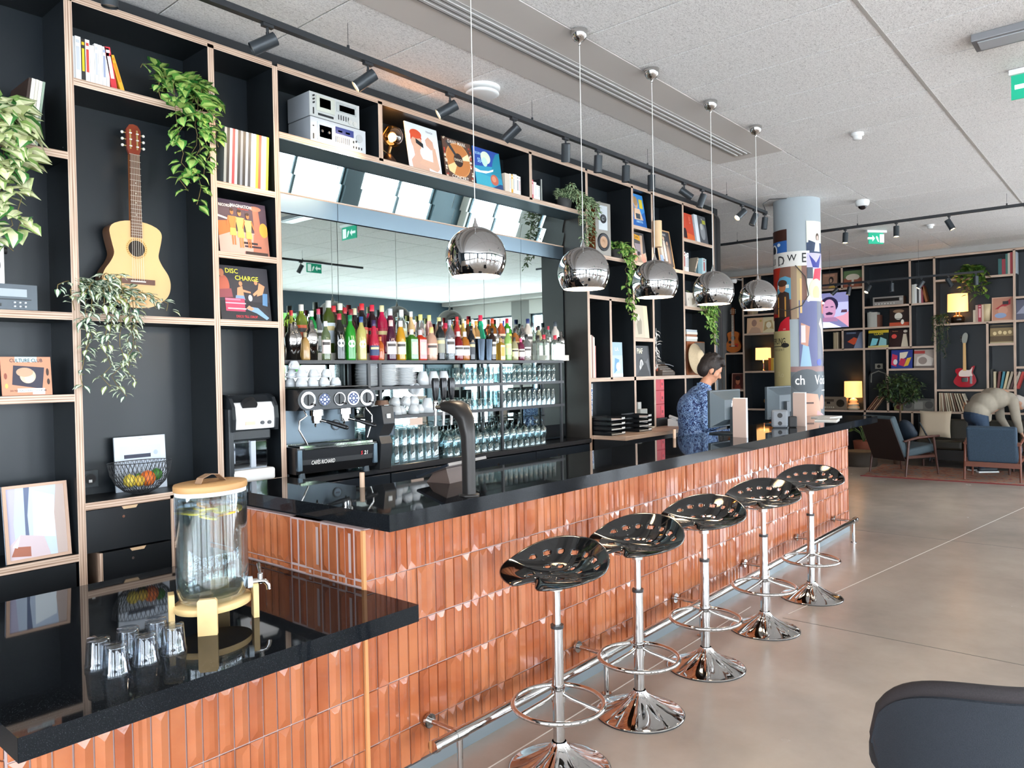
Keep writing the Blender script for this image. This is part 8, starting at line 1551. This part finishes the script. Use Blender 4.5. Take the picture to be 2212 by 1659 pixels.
cover(FARF, fx_(1630, 700), .03, 2.335+.018, .33, .31, .006, '#d8b08c', [('r', 0, 0, 1, 1, '#dcb08a'), ('e', .45, .66, .16, .22, '#a07a68'), ('p', [(.1, 0), (.9, 0), (.8, .3), (.55, .4), (.3, .38)], '#c09a80'), ('e', .85, .78, .08, .06, '#c0a050')], 'record_sleeve', 'pale orange record cover with a man seen from behind', 'record sleeve', lean=.1)
cover(FARF, fx_(1660, 700), .03, 2.335+.018, .26, .31, .006, '#d8c8a0', [('p', [(.1, .1), (.5, .3), (.9, .2), (.7, .8), (.2, .7)], '#b89868'), ('e', .5, .5, .2, .2, '#e8dcc0')], 'record_sleeve', 'cream sketch record cover touching the left side of the column', 'record sleeve', lean=.1)
def table_lamp(name, label, p, rz, sr, sh, z0, base, prof, square=False, power=6, ridged=False):
    t = thing(name, label, 'table lamp', p, rz); b = MB(); b.lathe(prof, n=28, closed=True); b.build('base', base, t)
    b = MB(); n = 4 if square else 36; r = sr*(1.3 if square else 1)
    if square: b.T = Matrix.Rotation(PI/4, 4, 'Z')
    b.lathe([(r, z0), (r*.97, z0+sh)], n=n, closed=True, sm=not square); b.lathe([(r*.99, z0), (r*.96, z0+sh)], n=n, closed=True, sm=not square); b.build('lamp_shade', mat('#e8c090', .7, emit='#ffbe70', es=1.15), t)
    b = MB(); b.sph((0, 0, z0+sh*.45), .03); b.cyl((0, 0, prof[-1][1]-.01), (0, 0, z0+sh*.4), .006, n=8); b.build('bulb', mat('#fff', .4, emit='#ffc078', es=20), t)
    q = V(p)+V((0, 0, z0+sh*.45)); lamp('table_lamp_light', 'POINT', q, power, (1, .62, .30), .05)
table_lamp('table_lamp', 'lit lamp with drum shade on a dark base above the lounge', fr(FARF, fx_(2066, 680), .15, FZ['z6']), 0, .155, .30, .20, mat('#2a2018', .15, .3), [(.001, 0), (.10, .0), (.10, .10), (.06, .13), (.03, .14), (.03, .19), (.001, .2)])
table_lamp('table_lamp', 'lit lamp with drum shade and white ridged base behind the bar end', fr(FARF, fx_(1839, 855), .15, FZ['z1']), 0, .155, .30, .225, mat('#d8c4a0', .4), [(.001, 0), (.10, .0), (.115, .03), (.10, .06), (.085, .065), (.10, .09), (.09, .12), (.06, .13), (.075, .17), (.05, .20), (.001, .225)])
table_lamp('table_lamp', 'lit lamp with square shade on chrome stem left of the column', fr(FARF, fx_(1644, 790), .15, 1.58+.018), 0, .125, .24, .22, CHROME, [(.001, 0), (.05, .0), (.05, .008), (.012, .02), (.02, .10), (.012, .14), (.008, .22), (.001, .22)], True)
row(FARF, fx_(1660, 800), 1.58+.018, [(.05, .25, '#b85a28', 'orange-red'), (.05, .25, '#c89a38', 'yellow'), (.03, .24, '#b0a070', 'cream')], 'beside the square-shaded lamp left of the column', FB, dep=.2)
row(FARF, fx_(1606, 640)+.08, 2.715+.018, [(.04, .22, '#8a6a50', 'brown'), (.05, .22, '#a08468', 'tan'), (.04, .21, '#b09878', 'beige')], 'under the white dome camera', FB, dep=.2)
b = MB(); b.sph((0, 0, .05), .055); b.lathe([(.05, .06), (.022, .09), (.02, .16), (.03, .20), (.001, .21)], n=20, closed=True); tag(b.build('figurine', mat('#a87a4a', .5), loc=fr(FARF, fx_(1652, 860), .12, FZ['z1']+.097)), 'small tan figurine standing on the slim dark amplifier', 'figurine')
deck(FARF, fx_(1893, 800), .20, FZ['z1']+.7445, .13, .10, .06, '#a8a090', 'camera', 'small pale camera above the dark potted tree', 'camera', [('lens', 'd', .5, .5, .3, 0, '#1c1814')], '#8a8474')
# box under the camera
t = thing('turntable_case', 'dark round-topped case under the pale camera', 'case', fr(FARF, fx_(1893, 830), .19, FZ['z1'])); t.rotation_euler = (0, 0, FARF[1]); b = MB(); b.prism([(-.17, 0), (.17, 0), (.17, .62), (.10, .744), (-.10, .744), (-.17, .62)], 0, .14, 0, 'y'); b.build('case', mat('#1b1c1c', .5), t); b = MB(); b.tube([(-.13, -.004, .50), (-.12, -.01, .66), (0, -.01, .71), (.12, -.01, .66), (.13, -.004, .50)], .012, 8); b.build('handle', mat('#8a867c', .4), t)
x = fx_(1885, 880)-.09
for i in range(4): book(FARF, x+.036*i, FZ['z1']+.002, .018, .30, .14, ['#8a5a44', '#a0785c', '#6a4434', '#b08a6c', '#7a5040'][i], .62, 'slanted record sleeve, %s from the left behind the small tree' % ORD[i], 'slanted records behind the small tree', .19 if False else .02, None, 'record_sleeve')
# plants on far shelves
vine_plant('trailing_pothos', 'yellow-green pothos hanging near the highest books of the lounge shelves', tuple(fr(FARF, fx_(2100, 600), .05, FZ['z8'])), [(-.14, -.10, 0, .28), (-.05, -.14, 0, .40), (.06, -.14, 0, .45), (.14, -.12, 0, .30), (.0, -.15, .02, .22), (.2, -.1, 0, .42), (-.2, -.1, 0, .12)], .125, .75, [mat('#4c6a28', .5), mat('#3a5a22', .5), mat('#7a8a34', .5)], None, 41, density=.028, bush=34, rz=FARF[1])
vine_plant('string_plant', 'fine dark green trailing plant left of the drum-shaded lamp', tuple(fr(FARF, fx_(2034, 700), .05, FZ['z6'])), [(-.10, -.12, 0, .45), (-.05, -.14, 0, .60), (.0, -.14, 0, .55), (.05, -.14, 0, .68), (.10, -.12, 0, .5), (-.12, -.1, .03, .3), (.02, -.15, .05, .4)], .045, .45, [mat('#2c4426', .5), mat('#3d5a34', .5), mat('#223a1e', .5)], None, 42, density=.013, bush=60, rz=FARF[1])
acoustic(fr(FARF, fx_(1582, 760), .16, 1.96+.02), FARF[1], .92, 'small orange acoustic guitar hanging left of the column', '#b8652a', '#7a3a18', '#8a4a24', True, 0, True)
# red electric guitar
t = thing('electric_guitar', 'red electric guitar with white guard hanging in the lounge shelves', 'guitar', fr(FARF, fx_(2082, 760), .14, 1.35), FARF[1])
def sp(P, n=6):
    out = []; m = len(P)
    for i in range(m):
        p0, p1, p2, p3 = [V((*P[(i+k) % m], 0)) for k in (-1, 0, 1, 2)]
        for j in range(n): u = j/n; q = .5*((2*p1)+(-p0+p2)*u+(2*p0-5*p1+4*p2-p3)*u*u+(-p0+3*p1-3*p2+p3)*u**3); out.append((q.x, q.y))
    return out
b = MB(); b.prism(sp([(0, -.09), (.10, -.075), (.165, 0), (.15, .09), (.115, .15), (.13, .21), (.145, .27), (.10, .255), (.075, .205), (.03, .20), (-.06, .235), (-.13, .22), (-.14, .17), (-.115, .12), (-.155, .05), (-.165, -.01), (-.10, -.075)]), -.045, 0, 0, 'y', sm=True); b.build('body', mat('#a81826', .12, coat=.8), t, bevel=.003)
b = MB(); b.prism(sp([(-.03, .21), (.05, .20), (.085, .21), (.115, .25), (.10, .16), (.11, .10), (.0, .09), (-.08, .10), (-.085, .16)]), -.048, -.046, 0, 'y'); b.build('pickguard', mat('#e0c8bc', .3), t)
b = MB(); b.box(-.045, .04, -.056, -.046, -.0, .075); b.box(.075, .105, -.055, -.046, -.03, .10); b.build('bridge', CHROME, t)
b = MB(); b.add([(-.024, -.060, .19), (.024, -.060, .19), (.020, -.060, .66), (-.020, -.060, .66), (-.024, -.040, .19), (.024, -.040, .19), (.020, -.040, .66), (-.020, -.040, .66)], [(0, 1, 2, 3), (7, 6, 5, 4), (0, 4, 5, 1), (1, 5, 6, 2), (2, 6, 7, 3), (3, 7, 4, 0)]); b.build('neck', mat('#d0a468', .3, coat=.4), t)
b = MB(); b.prism(sp([(-.022, .655), (.022, .655), (.045, .72), (.050, .80), (.02, .835), (-.02, .80), (-.035, .72)], 4), -.058, -.045, 0, 'y')
for i in range(6): b.cyl((-.034, -.052, .68+.021*i), (-.060, -.052, .685+.021*i), .006, n=8, m=1)
b.build('headstock', [mat('#8a8a80', .4), CHROME], t)
# ================= WINDOW SIDE (seen only in the mirror and the chrome) =================
for i, (x, y) in enumerate(((1.5, -3.4), (4.2, -3.6), (6.8, -3.2))):
    t = thing('cafe_table', 'round white table on the window side, %s one' % ORD[i], 'table', (x, y, 0), group='window side tables')
    b = MB(); b.cyl((0, 0, .72), (0, 0, .745), .40, n=36); b.build('tabletop', PLASTIC_W, t); b = MB(); b.cyl((0, 0, .01), (0, 0, .72), .03, n=14); b.cyl((0, 0, 0), (0, 0, .012), .22, n=28); b.build('pedestal', BLACKM, t)
    for j, a in enumerate((.4, 2.3, 4.2)):
        u = V((math.cos(a), math.sin(a), 0)); t2 = thing('red_chair', 'red chair at the %s window side table, %s around it' % (ORD[i], ORD[j]), 'chair', (x+u.x*.72, y+u.y*.72, 0), a+PI, 'red chairs on the window side')
        b = MB(); b.box(-.20, .20, -.21, .21, .42, .47); b.build('seat', mat('#8a2a2c', .6), t2, bevel=.02); b = MB(); b.box(-.22, -.18, -.21, .21, .52, .84); b.box(-.215, -.195, -.02, .02, .44, .54); b.build('backrest', mat('#8a2a2c', .6), t2, bevel=.015)
        for lx in (-.18, .18):
            for ly in (-.18, .18): b = MB(); b.cyl((lx, ly, 0), (lx, ly, .42), .012, n=8); b.build('leg', BLACKM, t2)
